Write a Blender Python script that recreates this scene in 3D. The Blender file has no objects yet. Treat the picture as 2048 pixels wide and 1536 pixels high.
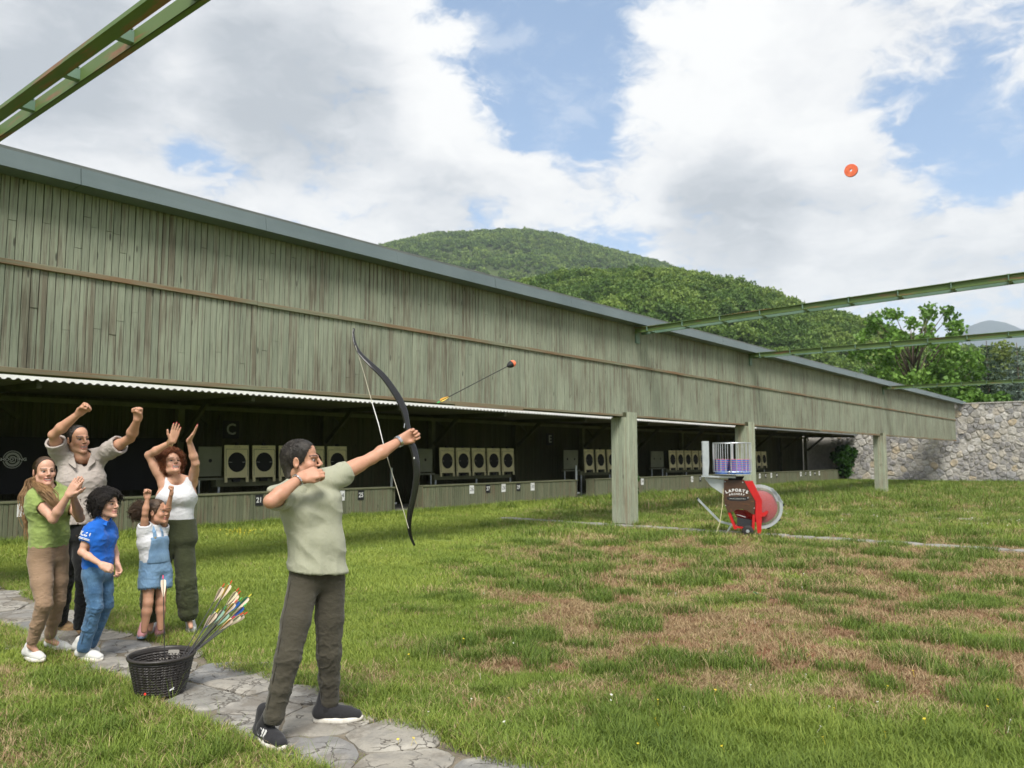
import bpy, bmesh, math, random
import numpy as np
from mathutils import Vector, Matrix, Euler, noise as mnoise
random.seed(7); np.random.seed(7)
scene = bpy.context.scene
R_ = math.radians

# ---------------------------------------------------------------- camera
CAM_H = 1.58; FPX = 1603.0; PITCH = math.atan(145.0 / FPX); AZ = R_(39.4)
cam_d = bpy.data.cameras.new('camera'); cam = bpy.data.objects.new('camera', cam_d)
scene.collection.objects.link(cam)
cam.location = (0, 0, CAM_H)
cam.rotation_euler = (math.pi / 2 + PITCH, 0, AZ - math.pi / 2)
cam_d.sensor_width = 36.0; cam_d.lens = 36.0 * FPX / 2048.0
cam_d.clip_start = 0.1; cam_d.clip_end = 30000.0
cam_d.dof.use_dof = True; cam_d.dof.focus_distance = 4.9; cam_d.dof.aperture_fstop = 4.0
scene.camera = cam
FW = Vector((math.cos(AZ), math.sin(AZ), 0)); RT = Vector((math.sin(AZ), -math.cos(AZ), 0)); UP = Vector((0, 0, 1))
CO = Vector((0, 0, CAM_H))
CF = FW * math.cos(PITCH) + UP * math.sin(PITCH); CU = -FW * math.sin(PITCH) + UP * math.cos(PITCH)
def ray(x, y): return CF + RT * ((x - 1024.0) / FPX) + CU * ((768.0 - y) / FPX)
def pd(x, y, d):            # the point at distance d straight ahead of the camera
    r = ray(x, y); return CO + r * (d / r.dot(FW))
def pz(x, y, z=0.0):        # the point at height z
    r = ray(x, y); return CO + r * ((z - CAM_H) / r.z)
def pY(x, y, Y): r = ray(x, y); return CO + r * (Y / r.y)
def pX(x, y, X): r = ray(x, y); return CO + r * (X / r.x)

# ---------------------------------------------------------------- light
SUN_EL = R_(53.0); SUN_AZ = math.atan2(-.70, -.71)      # where the sun stands: high, behind the camera's left shoulder
sd = bpy.data.lights.new('sun', 'SUN'); sun = bpy.data.objects.new('sun', sd); scene.collection.objects.link(sun)
sd.energy = 2.5; sd.angle = R_(22.0); sd.color = (1.0, 0.955, 0.88)
SUNV = Vector((math.cos(SUN_AZ) * math.cos(SUN_EL), math.sin(SUN_AZ) * math.cos(SUN_EL), math.sin(SUN_EL)))
sun.rotation_euler = (-SUNV).to_track_quat('-Z', 'Y').to_euler()
scene.view_settings.view_transform = 'Standard'; scene.view_settings.look = 'None'
scene.view_settings.exposure = 1.15; scene.view_settings.gamma = 1.0; scene.view_settings.use_curve_mapping = False
scene.render.engine = 'CYCLES'
scene.cycles.use_denoising = True; scene.cycles.use_adaptive_sampling = True; scene.cycles.adaptive_threshold = 0.02

scene.cycles.max_bounces = 5; scene.cycles.diffuse_bounces = 3; scene.cycles.glossy_bounces = 2; scene.cycles.transmission_bounces = 4
scene.cycles.transparent_max_bounces = 8; scene.cycles.volume_bounces = 0
scene.cycles.caustics_reflective = False; scene.cycles.caustics_refractive = False

# ---------------------------------------------------------------- node helpers
class NT:
    def __init__(s, tree): s.t = tree; s.n = tree.nodes; s.l = tree.links
    def new(s, typ, **kw):
        n = s.n.new(typ)
        for k, v in kw.items(): setattr(n, k, v)
        return n
    def put(s, sock, v):
        if hasattr(v, 'is_linked') or isinstance(v, bpy.types.NodeSocket): s.l.new(v, sock)
        elif v is not None: sock.default_value = v
    def math(s, op, a, b=None, c=None, clamp=False):
        n = s.new('ShaderNodeMath', operation=op); n.use_clamp = clamp
        s.put(n.inputs[0], a); s.put(n.inputs[1], b); s.put(n.inputs[2], c); return n.outputs[0]
    def vmath(s, op, a, b=None, scale=None):
        n = s.new('ShaderNodeVectorMath', operation=op); s.put(n.inputs[0], a); s.put(n.inputs[1], b)
        if scale is not None: s.put(n.inputs['Scale'], scale)
        return n.outputs['Value'] if op in ('DOT_PRODUCT', 'LENGTH') else n.outputs[0]
    def noise(s, vec, scale=5.0, detail=4.0, rough=0.5, dist=0.0, col=False, dim='3D'):
        n = s.new('ShaderNodeTexNoise'); n.noise_dimensions = dim
        s.put(n.inputs['Vector'], vec); n.inputs['Scale'].default_value = scale; n.inputs['Detail'].default_value = detail
        n.inputs['Roughness'].default_value = rough; n.inputs['Distortion'].default_value = dist
        return n.outputs['Color'] if col else n.outputs[0]
    def ramp(s, fac, stops, interp='LINEAR'):
        n = s.new('ShaderNodeValToRGB'); n.color_ramp.interpolation = interp
        e = n.color_ramp.elements
        while len(e) < len(stops): e.new(0.5)
        for q, (p, c) in zip(e, stops):
            q.position = p; q.color = (c, c, c, 1) if isinstance(c, (int, float)) else (*c, 1)
        s.put(n.inputs[0], fac); return n.outputs[0]
    def mix(s, f, a, b, mode='MIX'):
        n = s.new('ShaderNodeMix', data_type='RGBA', blend_type=mode)
        s.put(n.inputs[0], f)
        for i, v in ((6, a), (7, b)):
            if isinstance(v, (tuple, list)) and len(v) == 3: v = (*v, 1)
            s.put(n.inputs[i], v)
        return n.outputs[2]
    def mapr(s, v, a, b, c=0.0, d=1.0, smooth=True):
        n = s.new('ShaderNodeMapRange'); n.interpolation_type = 'SMOOTHSTEP' if smooth else 'LINEAR'
        s.put(n.inputs[0], v)
        for i, q in zip((1, 2, 3, 4), (a, b, c, d)): n.inputs[i].default_value = q
        return n.outputs[0]
    def mapping(s, vec, scale=(1, 1, 1), loc=(0, 0, 0), rot=(0, 0, 0)):
        n = s.new('ShaderNodeMapping'); s.put(n.inputs[0], vec)
        n.inputs['Scale'].default_value = scale; n.inputs['Location'].default_value = loc; n.inputs['Rotation'].default_value = rot
        return n.outputs[0]

# ---------------------------------------------------------------- sky
world = bpy.data.worlds.new('World'); scene.world = world; world.use_nodes = True
w = NT(world.node_tree); w.n.clear()
wo = w.new('ShaderNodeOutputWorld'); bg = w.new('ShaderNodeBackground'); w.l.new(bg.outputs[0], wo.inputs[0])
sky = w.new('ShaderNodeTexSky', sky_type='NISHITA'); sky.sun_disc = False
sky.sun_elevation = SUN_EL; sky.sun_rotation = math.pi / 2 - SUN_AZ
sky.altitude = 500.0; sky.air_density = 1.0; sky.dust_density = 0.6; sky.ozone_density = 1.0
tc = w.new('ShaderNodeTexCoord'); dirv = w.vmath('NORMALIZE', tc.outputs['Generated'])
sep = w.new('ShaderNodeSeparateXYZ'); w.l.new(dirv, sep.inputs[0])
dz = w.math('MAXIMUM', sep.outputs[2], 0.0)
inv = w.math('DIVIDE', 1.0, w.math('ADD', dz, 0.22))
cp = w.vmath('SCALE', dirv, scale=inv)
cpw = w.vmath('ADD', cp, w.vmath('SCALE', w.vmath('SUBTRACT', w.noise(cp, 3.2, 4, 0.62, col=True), (0.5, 0.5, 0.5)), scale=0.30))
big = w.noise(cpw, 1.6, 2, 0.5)
fine = w.noise(cpw, 5.2, 7, 0.62)
dens = w.math('ADD', w.math('MULTIPLY', big, 0.75), w.math('SUBTRACT', w.math('MULTIPLY', fine, 1.25), 0.50))
def blob(px_, py_, rad_deg, amp):          # a place in the sky, as a direction, where cloud is thicker (+) or open (-)
    d = ray(px_, py_).normalized()
    dt = w.vmath('DOT_PRODUCT', dirv, tuple(d))
    return w.mapr(dt, math.cos(R_(rad_deg)), 1.0, 0.0, amp)
acc = w.math('ADD', dens, 0.195)
for b in ((1200, 50, 9.5, -.27), (1080, 170, 6.5, -.20), (1135, 250, 4.5, -.14), (950, 60, 4.5, -.12), (1730, 40, 9, -.16), (1990, 150, 10, -.22), (1900, 280, 6, -.12), (1920, 440, 3.5, -.13), (330, 290, 2.5, -.12), (405, 335, 3, -.22),
          (1480, 240, 14, .16), (1890, 60, 4, .13), (870, 230, 7, .12), (560, 160, 13, .14), (150, 130, 14, .14), (1350, 110, 4, .10), (1600, 80, 6, .10)):
    acc = w.math('ADD', acc, blob(*b))
mask = w.mapr(acc, 0.43, 0.70)
thick = w.mapr(acc, 0.56, 0.86)
# cloud body: bright tops, grey flat bases
shade_n = w.noise(w.mapping(cpw, loc=(0.35, -0.2, 0.1)), 2.0, 4, 0.58)
sh = w.math('ADD', w.math('MULTIPLY', shade_n, 0.62), 0.13)
for b in ((610, 150, 9, .31), (330, 170, 12, .14), (1450, 440, 6.5, .33), (1640, 410, 5, .10), (30, 30, 9, .28), (860, 400, 5, .10), (2030, 600, 6, .14), (1300, 200, 9, -.10), (1560, 130, 9, -.10), (900, 170, 6, -.12)):
    sh = w.math('ADD', sh, blob(*b))
sh = w.math('ADD', sh, w.math('MULTIPLY', w.math('SUBTRACT', fine, 0.5), -0.75))
ccol = w.ramp(sh, [(0.30, (0.80, 0.80, 0.795)), (0.46, (0.72, 0.725, 0.735)), (0.64, (0.56, 0.58, 0.61)), (0.84, (0.40, 0.43, 0.47))])
blue = w.vmath('SCALE', sky.outputs[0], scale=0.135)
blue = w.mix(0.28, blue, (0.44, 0.62, 0.86)); blue = w.mix(w.math('MULTIPLY', w.mapr(fine, 0.45, 0.62), 0.30), blue, (0.74, 0.76, 0.79))
final = w.mix(mask, blue, ccol)
horiz = w.mapr(sep.outputs[2], 0.02, 0.30, 0.65, 0.0)
final = w.mix(horiz, final, (0.70, 0.71, 0.725))
below = w.mapr(sep.outputs[2], -0.06, 0.0)
final = w.mix(below, (0.12, 0.13, 0.09), final)
w.l.new(final, bg.inputs[0]); bg.inputs[1].default_value = 0.60
world.cycles.sampling_method = 'MANUAL'; world.cycles.sample_map_resolution = 512

# ---------------------------------------------------------------- mesh helpers
COL = scene.collection
MATS = {}
def link(o, parent=None):
    COL.objects.link(o)
    if parent is not None: o.parent = parent
    return o
def mesh_from(name, verts, faces, mat=None, smooth=False):
    me = bpy.data.meshes.new(name); me.from_pydata([tuple(v) for v in verts], [], [tuple(f) for f in faces])
    if mat is not None:
        for m in (mat if isinstance(mat, (list, tuple)) else [mat]): me.materials.append(MATS[m] if isinstance(m, str) else m)
    if smooth: me.polygons.foreach_set('use_smooth', [True] * len(me.polygons))
    me.update(); return me
def add(name, verts, faces, mat, parent=None, smooth=False):
    o = bpy.data.objects.new(name, mesh_from(name, verts, faces, mat, smooth)); return link(o, parent)
def empty(name, loc=(0, 0, 0), rz=0.0, parent=None):
    o = bpy.data.objects.new(name, None); o.location = loc; o.rotation_euler = (0, 0, rz); o.empty_display_size = 0.1
    return link(o, parent)
def tag(o, label, cat, group=None):
    o['label'] = label; o['category'] = cat
    if group: o['group'] = group
    return o
def struct(o, kind='structure'): o['kind'] = kind; return o
class MB:
    """collects shapes, then builds ONE mesh object"""
    def __init__(s): s.v = []; s.f = []
    def raw(s, v, f):
        b = len(s.v); s.v += [tuple(q) for q in v]; s.f += [tuple(b + i for i in q) for q in f]; return s
    def box(s, c, size, M=None, bev=0.0):
        hx, hy, hz = size[0] / 2, size[1] / 2, size[2] / 2
        if bev <= 0:
            V = [Vector((x, y, z)) for z in (-hz, hz) for y in (-hy, hy) for x in (-hx, hx)]
            F = [(0, 2, 3, 1), (4, 5, 7, 6), (0, 1, 5, 4), (2, 6, 7, 3), (0, 4, 6, 2), (1, 3, 7, 5)]
        else:
            V = []; b = min(bev, hx * .9, hy * .9, hz * .9); idx = {}
            for sx in (-1, 1):
                for sy in (-1, 1):
                    for sz in (-1, 1):
                        for ax in range(3):
                            p = [sx * (hx - b), sy * (hy - b), sz * (hz - b)]; p[ax] = (sx * hx, sy * hy, sz * hz)[ax]
                            idx[(sx, sy, sz, ax)] = len(V); V.append(Vector(p))
            F = []
            g = lambda *k: idx[k]
            for sg in (-1, 1):
                F.append([g(sg, -1, -1, 0), g(sg, 1, -1, 0), g(sg, 1, 1, 0), g(sg, -1, 1, 0)])
                F.append([g(-1, sg, -1, 1), g(1, sg, -1, 1), g(1, sg, 1, 1), g(-1, sg, 1, 1)])
                F.append([g(-1, -1, sg, 2), g(1, -1, sg, 2), g(1, 1, sg, 2), g(-1, 1, sg, 2)])
            for a in (-1, 1):
                for q in (-1, 1):
                    F.append([g(a, q, -1, 0), g(a, q, -1, 1), g(a, q, 1, 1), g(a, q, 1, 0)])
                    F.append([g(a, -1, q, 0), g(a, -1, q, 2), g(a, 1, q, 2), g(a, 1, q, 0)])
                    F.append([g(-1, a, q, 1), g(-1, a, q, 2), g(1, a, q, 2), g(1, a, q, 1)])
                    for e in (-1, 1): F.append([g(a, q, e, 0), g(a, q, e, 1), g(a, q, e, 2)])
        c = Vector(c)
        V = [(M @ v if M is not None else v) + c for v in V]
        return s.raw(V, F)
    def beam(s, a, b, wd, ht, up=(0, 0, 1), bev=0.0):
        a = Vector(a); b = Vector(b); d = b - a; L = d.length; d.normalize(); up = Vector(up)
        x = d.cross(up)
        if x.length < 1e-4: x = d.cross(Vector((1, 0, 0)))
        x.normalize(); z = x.cross(d)
        M = Matrix((d, x, z)).transposed()
        return s.box((a + b) / 2, (L, wd, ht), M, bev)
    def tube(s, pts, rad, n=8, cap=True):
        pts = [Vector(p) for p in pts]; m = len(pts); base = len(s.v)
        rad = rad if isinstance(rad, (list, tuple)) else [rad] * m
        t0 = (pts[1] - pts[0]).normalized(); nx = t0.orthogonal().normalized()
        for i, p in enumerate(pts):
            t = (pts[min(i + 1, m - 1)] - pts[max(i - 1, 0)])
            t = t.normalized() if t.length > 1e-9 else t0
            nx = (nx - t * nx.dot(t))
            nx = nx.normalized() if nx.length > 1e-6 else t.orthogonal().normalized()
            ny = t.cross(nx)
            for k in range(n):
                a = 2 * math.pi * k / n; s.v.append(tuple(p + (nx * math.cos(a) + ny * math.sin(a)) * rad[i]))
        for i in range(m - 1):
            for k in range(n):
                k2 = (k + 1) % n
                s.f.append((base + i * n + k, base + i * n + k2, base + (i + 1) * n + k2, base + (i + 1) * n + k))
        if cap:
            s.f.append(tuple(base + k for k in range(n))[::-1]); s.f.append(tuple(base + (m - 1) * n + k for k in range(n)))
        return s
    def prism(s, poly, ex, M=None, c=(0, 0, 0)):
        """poly: list of (x,z); extruded in y by ex=(y0,y1)"""
        n = len(poly); V = [Vector((p[0], y, p[1])) for y in ex for p in poly]; c = Vector(c)
        V = [(M @ v if M is not None else v) + c for v in V]
        F = [tuple(range(n)), tuple(range(2 * n - 1, n - 1, -1))] + [(i, n + i, n + (i + 1) % n, (i + 1) % n) for i in range(n)]
        return s.raw(V, F)
    def lathe(s, prof, n=24, M=None, c=(0, 0, 0)):
        """prof: list of (r,z) about z"""
        c = Vector(c); V = []; m = len(prof)
        for r, z in prof:
            for k in range(n):
                a = 2 * math.pi * k / n; v = Vector((r * math.cos(a), r * math.sin(a), z)); V.append((M @ v if M is not None else v) + c)
        F = [(i * n + k, i * n + (k + 1) % n, (i + 1) * n + (k + 1) % n, (i + 1) * n + k) for i in range(m - 1) for k in range(n)]
        return s.raw(V, F)
    def build(s, name, mat, parent=None, smooth=False): return add(name, s.v, s.f, mat, parent, smooth)
def recalc(o):
    bm = bmesh.new(); bm.from_mesh(o.data); bmesh.ops.recalc_face_normals(bm, faces=bm.faces[:]); bm.to_mesh(o.data); bm.free(); return o
def text_mesh(txt, size, mat, name='lettering', parent=None, extrude=0.001, bold=0.0, spacing=1.0, sx=1.0):
    cu = bpy.data.curves.new(name, 'FONT'); cu.body = txt; cu.size = size; cu.align_x = 'CENTER'; cu.align_y = 'CENTER'
    cu.extrude = extrude; cu.offset = bold; cu.space_character = spacing; cu.resolution_u = 3
    tmp = bpy.data.objects.new('tmp', cu); COL.objects.link(tmp)
    dg = bpy.context.evaluated_depsgraph_get(); me = bpy.data.meshes.new_from_object(tmp.evaluated_get(dg)); me.name = name
    bpy.data.objects.remove(tmp); bpy.data.curves.remove(cu)
    if sx != 1.0:
        for v in me.vertices: v.co.x *= sx
    me.materials.clear(); me.materials.append(MATS[mat]); o = bpy.data.objects.new(name, me); return link(o, parent)
def frame_m(x, y, z, o=(0, 0, 0)):
    M = Matrix((x, y, z)).transposed().to_4x4(); M.translation = Vector(o); return M

# ---------------------------------------------------------------- materials
def mat(name, base, rough=0.6, metal=0.0, spec=0.5, fn=None, bump=None):
    m = bpy.data.materials.new(name); m.use_nodes = True; t = NT(m.node_tree); b = t.n['Principled BSDF']
    b.inputs['Base Color'].default_value = (*base, 1); b.inputs['Roughness'].default_value = rough
    b.inputs['Metallic'].default_value = metal; b.inputs['Specular IOR Level'].default_value = spec
    if fn: fn(t, b)
    MATS[name] = m; return m
def geo_pos(t): return t.new('ShaderNodeNewGeometry').outputs['Position']
def obj_pos(t): return t.new('ShaderNodeTexCoord').outputs['Object']
def bump_to(t, b, h, strength=0.3, dist=0.01):
    n = t.new('ShaderNodeBump'); n.inputs['Strength'].default_value = strength; n.inputs['Distance'].default_value = dist
    t.l.new(h, n.inputs['Height']); t.l.new(n.outputs[0], b.inputs['Normal'])
def varied(c1, c2, scale=4, detail=5, rough=0.6, stretch=(1, 1, 1), bumps=0.0, bscale=40, bdist=0.004, lo=0.3, hi=0.7, obj=False):
    def fn(t, b):
        p = t.mapping(obj_pos(t) if obj else geo_pos(t), scale=stretch)
        n = t.noise(p, scale, detail, 0.6)
        t.l.new(t.ramp(n, [(lo, c1), (hi, c2)]), b.inputs['Base Color'])
        if bumps: bump_to(t, b, t.noise(p, bscale, 4, 0.6), bumps, bdist)
    return fn
def plank_fn(paint, paint2, wear, dark, wearlim=(0.52, 0.66), axis='x', width=0.088):
    """weathered paint on boards: a tint for every board, grain and streaks along it, worn-through patches, knots"""
    def fn(t, b):
        p = geo_pos(t); sp = t.new('ShaderNodeSeparateXYZ'); t.l.new(p, sp.inputs[0])
        sx, sy, sz = sp.outputs
        al = sx if axis == 'x' else t.math('ADD', sx, sy)
        bid = t.math('FLOOR', t.math('DIVIDE', al, width))
        wn = t.new('ShaderNodeTexWhiteNoise', noise_dimensions='2D'); cx = t.new('ShaderNodeCombineXYZ')
        t.l.new(bid, cx.inputs[0]); t.l.new(t.math('FLOOR', t.math('MULTIPLY', t.math('SUBTRACT', sz, 0.03), 0.27)), cx.inputs[1])
        t.l.new(cx.outputs[0], wn.inputs['Vector']); rnd = wn.outputs['Value']
        off = t.new('ShaderNodeCombineXYZ'); t.l.new(t.math('MULTIPLY', rnd, 40), off.inputs[2]); t.l.new(t.math('MULTIPLY', rnd, 11), off.inputs[1])
        pv = t.vmath('ADD', p, off.outputs[0])
        streak = t.noise(t.mapping(pv, scale=(22, 22, 0.9)), 1.0, 6, 0.62)
        grain = t.noise(t.mapping(pv, scale=(150, 150, 3.0)), 1.0, 4, 0.6)
        patch = t.noise(t.mapping(p, scale=(1.3, 1.3, 0.7)), 1.0, 5, 0.6)
        col = t.mix(t.ramp(streak, [(0.3, 0), (0.72, 1)]), paint, paint2)
        wr = t.math('ADD', t.math('MULTIPLY', streak, 0.62), t.math('ADD', t.math('MULTIPLY', patch, 0.34), t.math('MULTIPLY', rnd, 0.10)))
        col = t.mix(t.mapr(wr, wearlim[0], wearlim[1], 0, 0.8), col, wear)
        col = t.mix(t.math('MULTIPLY', t.mapr(grain, 0.48, 0.72), 0.6), col, dark)
        br = t.math('ADD', t.math('MULTIPLY', rnd, 0.34), 0.80)
        hs = t.new('ShaderNodeHueSaturation'); t.l.new(col, hs.inputs['Color']); t.l.new(br, hs.inputs['Value'])
        vo = t.new('ShaderNodeTexVoronoi'); t.l.new(t.mapping(pv, scale=(7, 7, 1.6)), vo.inputs['Vector']); vo.inputs['Scale'].default_value = 1.0
        knot = t.mapr(vo.outputs['Distance'], 0.05, 0.11, 1, 0)
        t.l.new(t.mix(t.math('MULTIPLY', knot, 0.75), hs.outputs[0], dark), b.inputs['Base Color'])
        bump_to(t, b, t.math('ADD', grain, t.math('MULTIPLY', streak, 0.6)), 0.35, 0.004)
    return fn
mat('board_green', (.3, .35, .25), 0.8, spec=.25, fn=plank_fn((.205, .232, .170), (.345, .382, .292), (.092, .070, .050), (.024, .021, .017), (.475, .67)))
mat('board_column', (.3, .35, .25), 0.8, spec=.25, fn=plank_fn((.29, .33, .24), (.41, .45, .345), (.20, .16, .11), (.05, .045, .035), (.48, .68), axis='xy', width=.074))
mat('board_counter', (.2, .22, .14), 0.85, spec=.2, fn=plank_fn((.13, .145, .09), (.20, .215, .14), (.14, .11, .072), (.045, .042, .03)))
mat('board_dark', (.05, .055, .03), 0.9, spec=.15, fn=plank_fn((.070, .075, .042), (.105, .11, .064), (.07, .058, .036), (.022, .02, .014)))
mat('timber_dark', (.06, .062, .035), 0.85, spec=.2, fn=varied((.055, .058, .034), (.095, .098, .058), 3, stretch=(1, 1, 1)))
mat('timber_green', (.1, .11, .065), 0.85, spec=.2, fn=varied((.11, .118, .07), (.165, .172, .105), 3))
mat('batten', (.2, .17, .11), 0.8, spec=.25, fn=lambda t, b: (t.l.new(t.mix(t.ramp(t.noise(t.mapping(geo_pos(t), scale=(.6, 3, 8)), 1.5, 5, .6), [(.38, 0), (.6, 1)]), t.mix(t.noise(t.mapping(geo_pos(t), scale=(2, 40, 40)), 1, 4), (.13, .13, .085), (.22, .23, .16)), t.mix(t.noise(t.mapping(geo_pos(t), scale=(2, 40, 40)), 1, 4), (.14, .085, .045), (.22, .15, .09))), b.inputs['Base Color']),))
mat('flashing', (.16, .22, .23), 0.45, metal=0.0, spec=.4, fn=varied((.090, .122, .128), (.125, .160, .165), .7, 6, stretch=(1, 1, 1), bumps=.12, bscale=1.2, bdist=.03))
mat('roof_metal', (.18, .2, .2), 0.5, spec=.4, fn=varied((.14, .16, .16), (.22, .235, .23), 1.2))
mat('corrugated', (.8, .81, .8), 0.45, spec=.5, fn=varied((.72, .73, .72), (.85, .86, .85), 2))
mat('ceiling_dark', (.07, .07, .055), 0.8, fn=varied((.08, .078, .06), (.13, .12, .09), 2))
mat('steel_green', (.2, .3, .08), 0.55, spec=.4, fn=lambda t, b: (t.l.new(t.mix(t.mapr(t.noise(t.mapping(geo_pos(t), scale=(6, .55, 6)), 1.6, 6, .65), .54, .66), t.mix(t.noise(geo_pos(t), 3, 4), (.080, .135, .038), (.130, .195, .060)), t.mix(t.noise(geo_pos(t), 14, 4), (.19, .075, .035), (.27, .16, .08))), b.inputs['Base Color']),))
mat('steel_teal', (.13, .22, .17), 0.55, spec=.4, fn=varied((.10, .18, .13), (.17, .26, .2), 2))
mat('concrete', (.4, .39, .36), 0.9, spec=.2, fn=varied((.17, .165, .145), (.32, .31, .285), 3, 8, bumps=.3, bscale=30))
mat('galvanised', (.5, .54, .56), 0.38, metal=.55, fn=varied((.42, .47, .50), (.58, .62, .64), 5, obj=True))
mat('cream', (.55, .5, .3), 0.6, spec=.3, fn=varied((.62, .565, .33), (.70, .64, .40), 3))
mat('black_matte', (.012, .012, .014), 0.75, spec=.3)
mat('black_plate', (.018, .019, .021), 0.6, spec=.3)
mat('white_plate', (.72, .73, .73), 0.5, spec=.3)
mat('white_paint', (.78, .78, .77), 0.5, spec=.3)
mat('print_dark', (.03, .033, .04), 0.6)
mat('grey_print', (.38, .39, .37), 0.7)
mat('board_grey', (.19, .2, .15), 0.75, fn=varied((.135, .145, .10), (.19, .20, .145), 2))
mat('leaf_shrub', (.06, .13, .03), 0.6, spec=.3)
mat('rubber', (.02, .02, .021), 0.7, spec=.3, fn=varied((.014, .014, .015), (.035, .034, .033), 30, obj=True))
def stone_fn(cols, scale=1.0, bump=.6, bdist=.03, crack=0):
    def fn(t, b):
        rnd = t.new('ShaderNodeObjectInfo').outputs['Random']
        p = geo_pos(t)
        c = t.ramp(rnd, [(i / (len(cols) - 1), c) for i, c in enumerate(cols)])
        n = t.noise(p, 5 * scale, 8, .68); n2 = t.noise(p, 1.6 * scale, 4, .6); n3 = t.noise(p, 26 * scale, 5, .65)
        c = t.mix(t.mapr(n, .38, .66, 0, .5), c, (.17, .165, .155))
        c = t.mix(t.mapr(n2, .50, .66, 0, .35), c, (.52, .49, .43))
        c = t.mix(t.mapr(n3, .55, .75, 0, .4), c, (.10, .095, .085))
        if crack:
            vo = t.new('ShaderNodeTexVoronoi', feature='DISTANCE_TO_EDGE'); vo.inputs['Scale'].default_value = crack
            t.l.new(t.vmath('ADD', p, t.vmath('SCALE', t.noise(p, 4, 4, .6, col=True), scale=.35)), vo.inputs['Vector'])
            cr = t.math('MULTIPLY', t.mapr(vo.outputs['Distance'], .004, .035, 1, 0), t.mapr(n2, .42, .55)); c = t.mix(t.math('MULTIPLY', cr, .75), c, (.06, .052, .042))
            c = t.mix(t.mapr(t.noise(p, 2.1, 6, .7), .50, .60, 0, .55), c, (.135, .118, .095)); n = t.math('SUBTRACT', n, t.math('MULTIPLY', cr, .8))
        t.l.new(c, b.inputs['Base Color']); bump_to(t, b, t.math('ADD', n, t.math('MULTIPLY', n3, .4)), bump, bdist)
    return fn
mat('wall_stone', (.4, .39, .36), 0.85, spec=.2, fn=stone_fn([(.36, .345, .32), (.50, .485, .45), (.43, .41, .38), (.56, .55, .53), (.32, .32, .33), (.50, .455, .37), (.46, .445, .42), (.47, .39, .27), (.52, .51, .49), (.22, .22, .235), (.40, .385, .365)]))
mat('wall_mortar', (.22, .21, .19), 0.95, spec=.1, fn=varied((.33, .315, .29), (.48, .46, .425), 5, 8, bumps=.6, bscale=14, bdist=.03))
mat('flag_stone', (.4, .38, .33), 0.85, spec=.25, fn=stone_fn([(.26, .245, .22), (.31, .29, .25), (.21, .205, .195), (.32, .29, .23), (.27, .26, .245), (.175, .18, .185), (.29, .275, .235)], 2.2, .7, .016, 5.0))
mat('path_dirt', (.2, .18, .14), 0.95, spec=.1, fn=varied((.115, .10, .078), (.23, .20, .155), 6, 8, bumps=.7, bscale=40, bdist=.012))
# ================================================================ ground, paths, grass, hills, trees
def fbm(x, y, z=0.0, o=4): return mnoise.fractal((x, y, z), 0.6, 2.1, o)          # about -1..1
def sst(a, b, v):
    t = min(1.0, max(0.0, (v - a) / (b - a))); return t * t * (3 - 2 * t)
def uv_of(x, y): return x * RT.x + y * RT.y, x * FW.x + y * FW.y                  # to the right of / ahead of the camera
def dryness(x, y):
    u, v = uv_of(x, y)
    pri = sst(4.5, 6.4, v + .25 * u * .3) * (1 - .62 * sst(12, 18, v)) * sst(-1.9, 0.9, u - (v - 7) * .06)
    if u < -0.7 and v < 6.2: pri = max(pri, .42)
    n = fbm(x * 0.8, y * 0.8, 3.1, 4) * .46 + fbm(x * 2.6, y * 2.6, 9.0, 4) * .62
    return min(1.0, max(0.0, pri * .69 + .05 + n * (0.35 + .65 * pri) - .02 + .20 * sst(15, 30, v) * sst(0, 8, u)))
def gheight(x, y):
    if x < -40 or x > 90 or abs(y) > 60: return 0.0
    if 2.0 < x < 4.4 and 0 < y < 14 and path_edges(y)[0] + .02 < x < path_edges(y)[1] - .02: return -.03
    return fbm(x * .5, y * .5, 1.0, 3) * .012
def path_edges(y): return 2.38 + .052 * y + fbm(y * 1.1, 2.0, 0, 3) * .10, 3.20 + .052 * y + fbm(y * 1.0, 7.0, 0, 3) * .10
def on_path(x, y):
    a, b = path_edges(y)
    if a < x < b and y < 13.5: return True
    if 15.52 < x < 16.02 + fbm(y * .6, 1, 0, 2) * .12 and -14 < y < 13.2: return True
    return False
xs = [-9000, -3000, -800, -200, -60, -25, -10, -4] + list(np.arange(0, 20, .16)) + list(np.arange(20, 60, .4)) + [62, 70, 85, 110, 200, 600, 2000, 6000, 16000]
ys = [-12000, -4000, -1200, -400, -120, -50, -25, -14] + list(np.arange(-9, 14, .16)) + list(np.arange(14, 22, .5)) + [24, 30, 45, 90, 250, 800, 3000, 9000]
gv = [(x, y, gheight(x, y)) for y in ys for x in xs]; nx_ = len(xs)
gf = [(j * nx_ + i, j * nx_ + i + 1, (j + 1) * nx_ + i + 1, (j + 1) * nx_ + i) for j in range(len(ys) - 1) for i in range(nx_ - 1)]
def ground_fn(t, b):
    at = t.new('ShaderNodeAttribute', attribute_name='dry').outputs['Fac']; p = geo_pos(t)
    n = t.noise(p, 9, 8, .7); n2 = t.noise(p, 45, 5, .7); n3 = t.noise(p, 1.3, 4, .6)
    d = t.math('ADD', at, t.math('MULTIPLY', t.math('SUBTRACT', n, .5), .6), clamp=True)
    green = t.mix(n2, (.10, .145, .03), (.22, .27, .065))
    dryc = t.mix(n2, (.17, .10, .055), (.36, .26, .15)); red = t.mix(n2, (.17, .07, .042), (.29, .15, .09))
    dryc = t.mix(t.mapr(n3, .45, .6), dryc, red)
    t.l.new(t.mix(t.mapr(d, .25, .7), green, dryc), b.inputs['Base Color']); bump_to(t, b, n2, .8, .02)
mat('ground', (.1, .1, .04), .95, spec=.1, fn=ground_fn)
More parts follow.
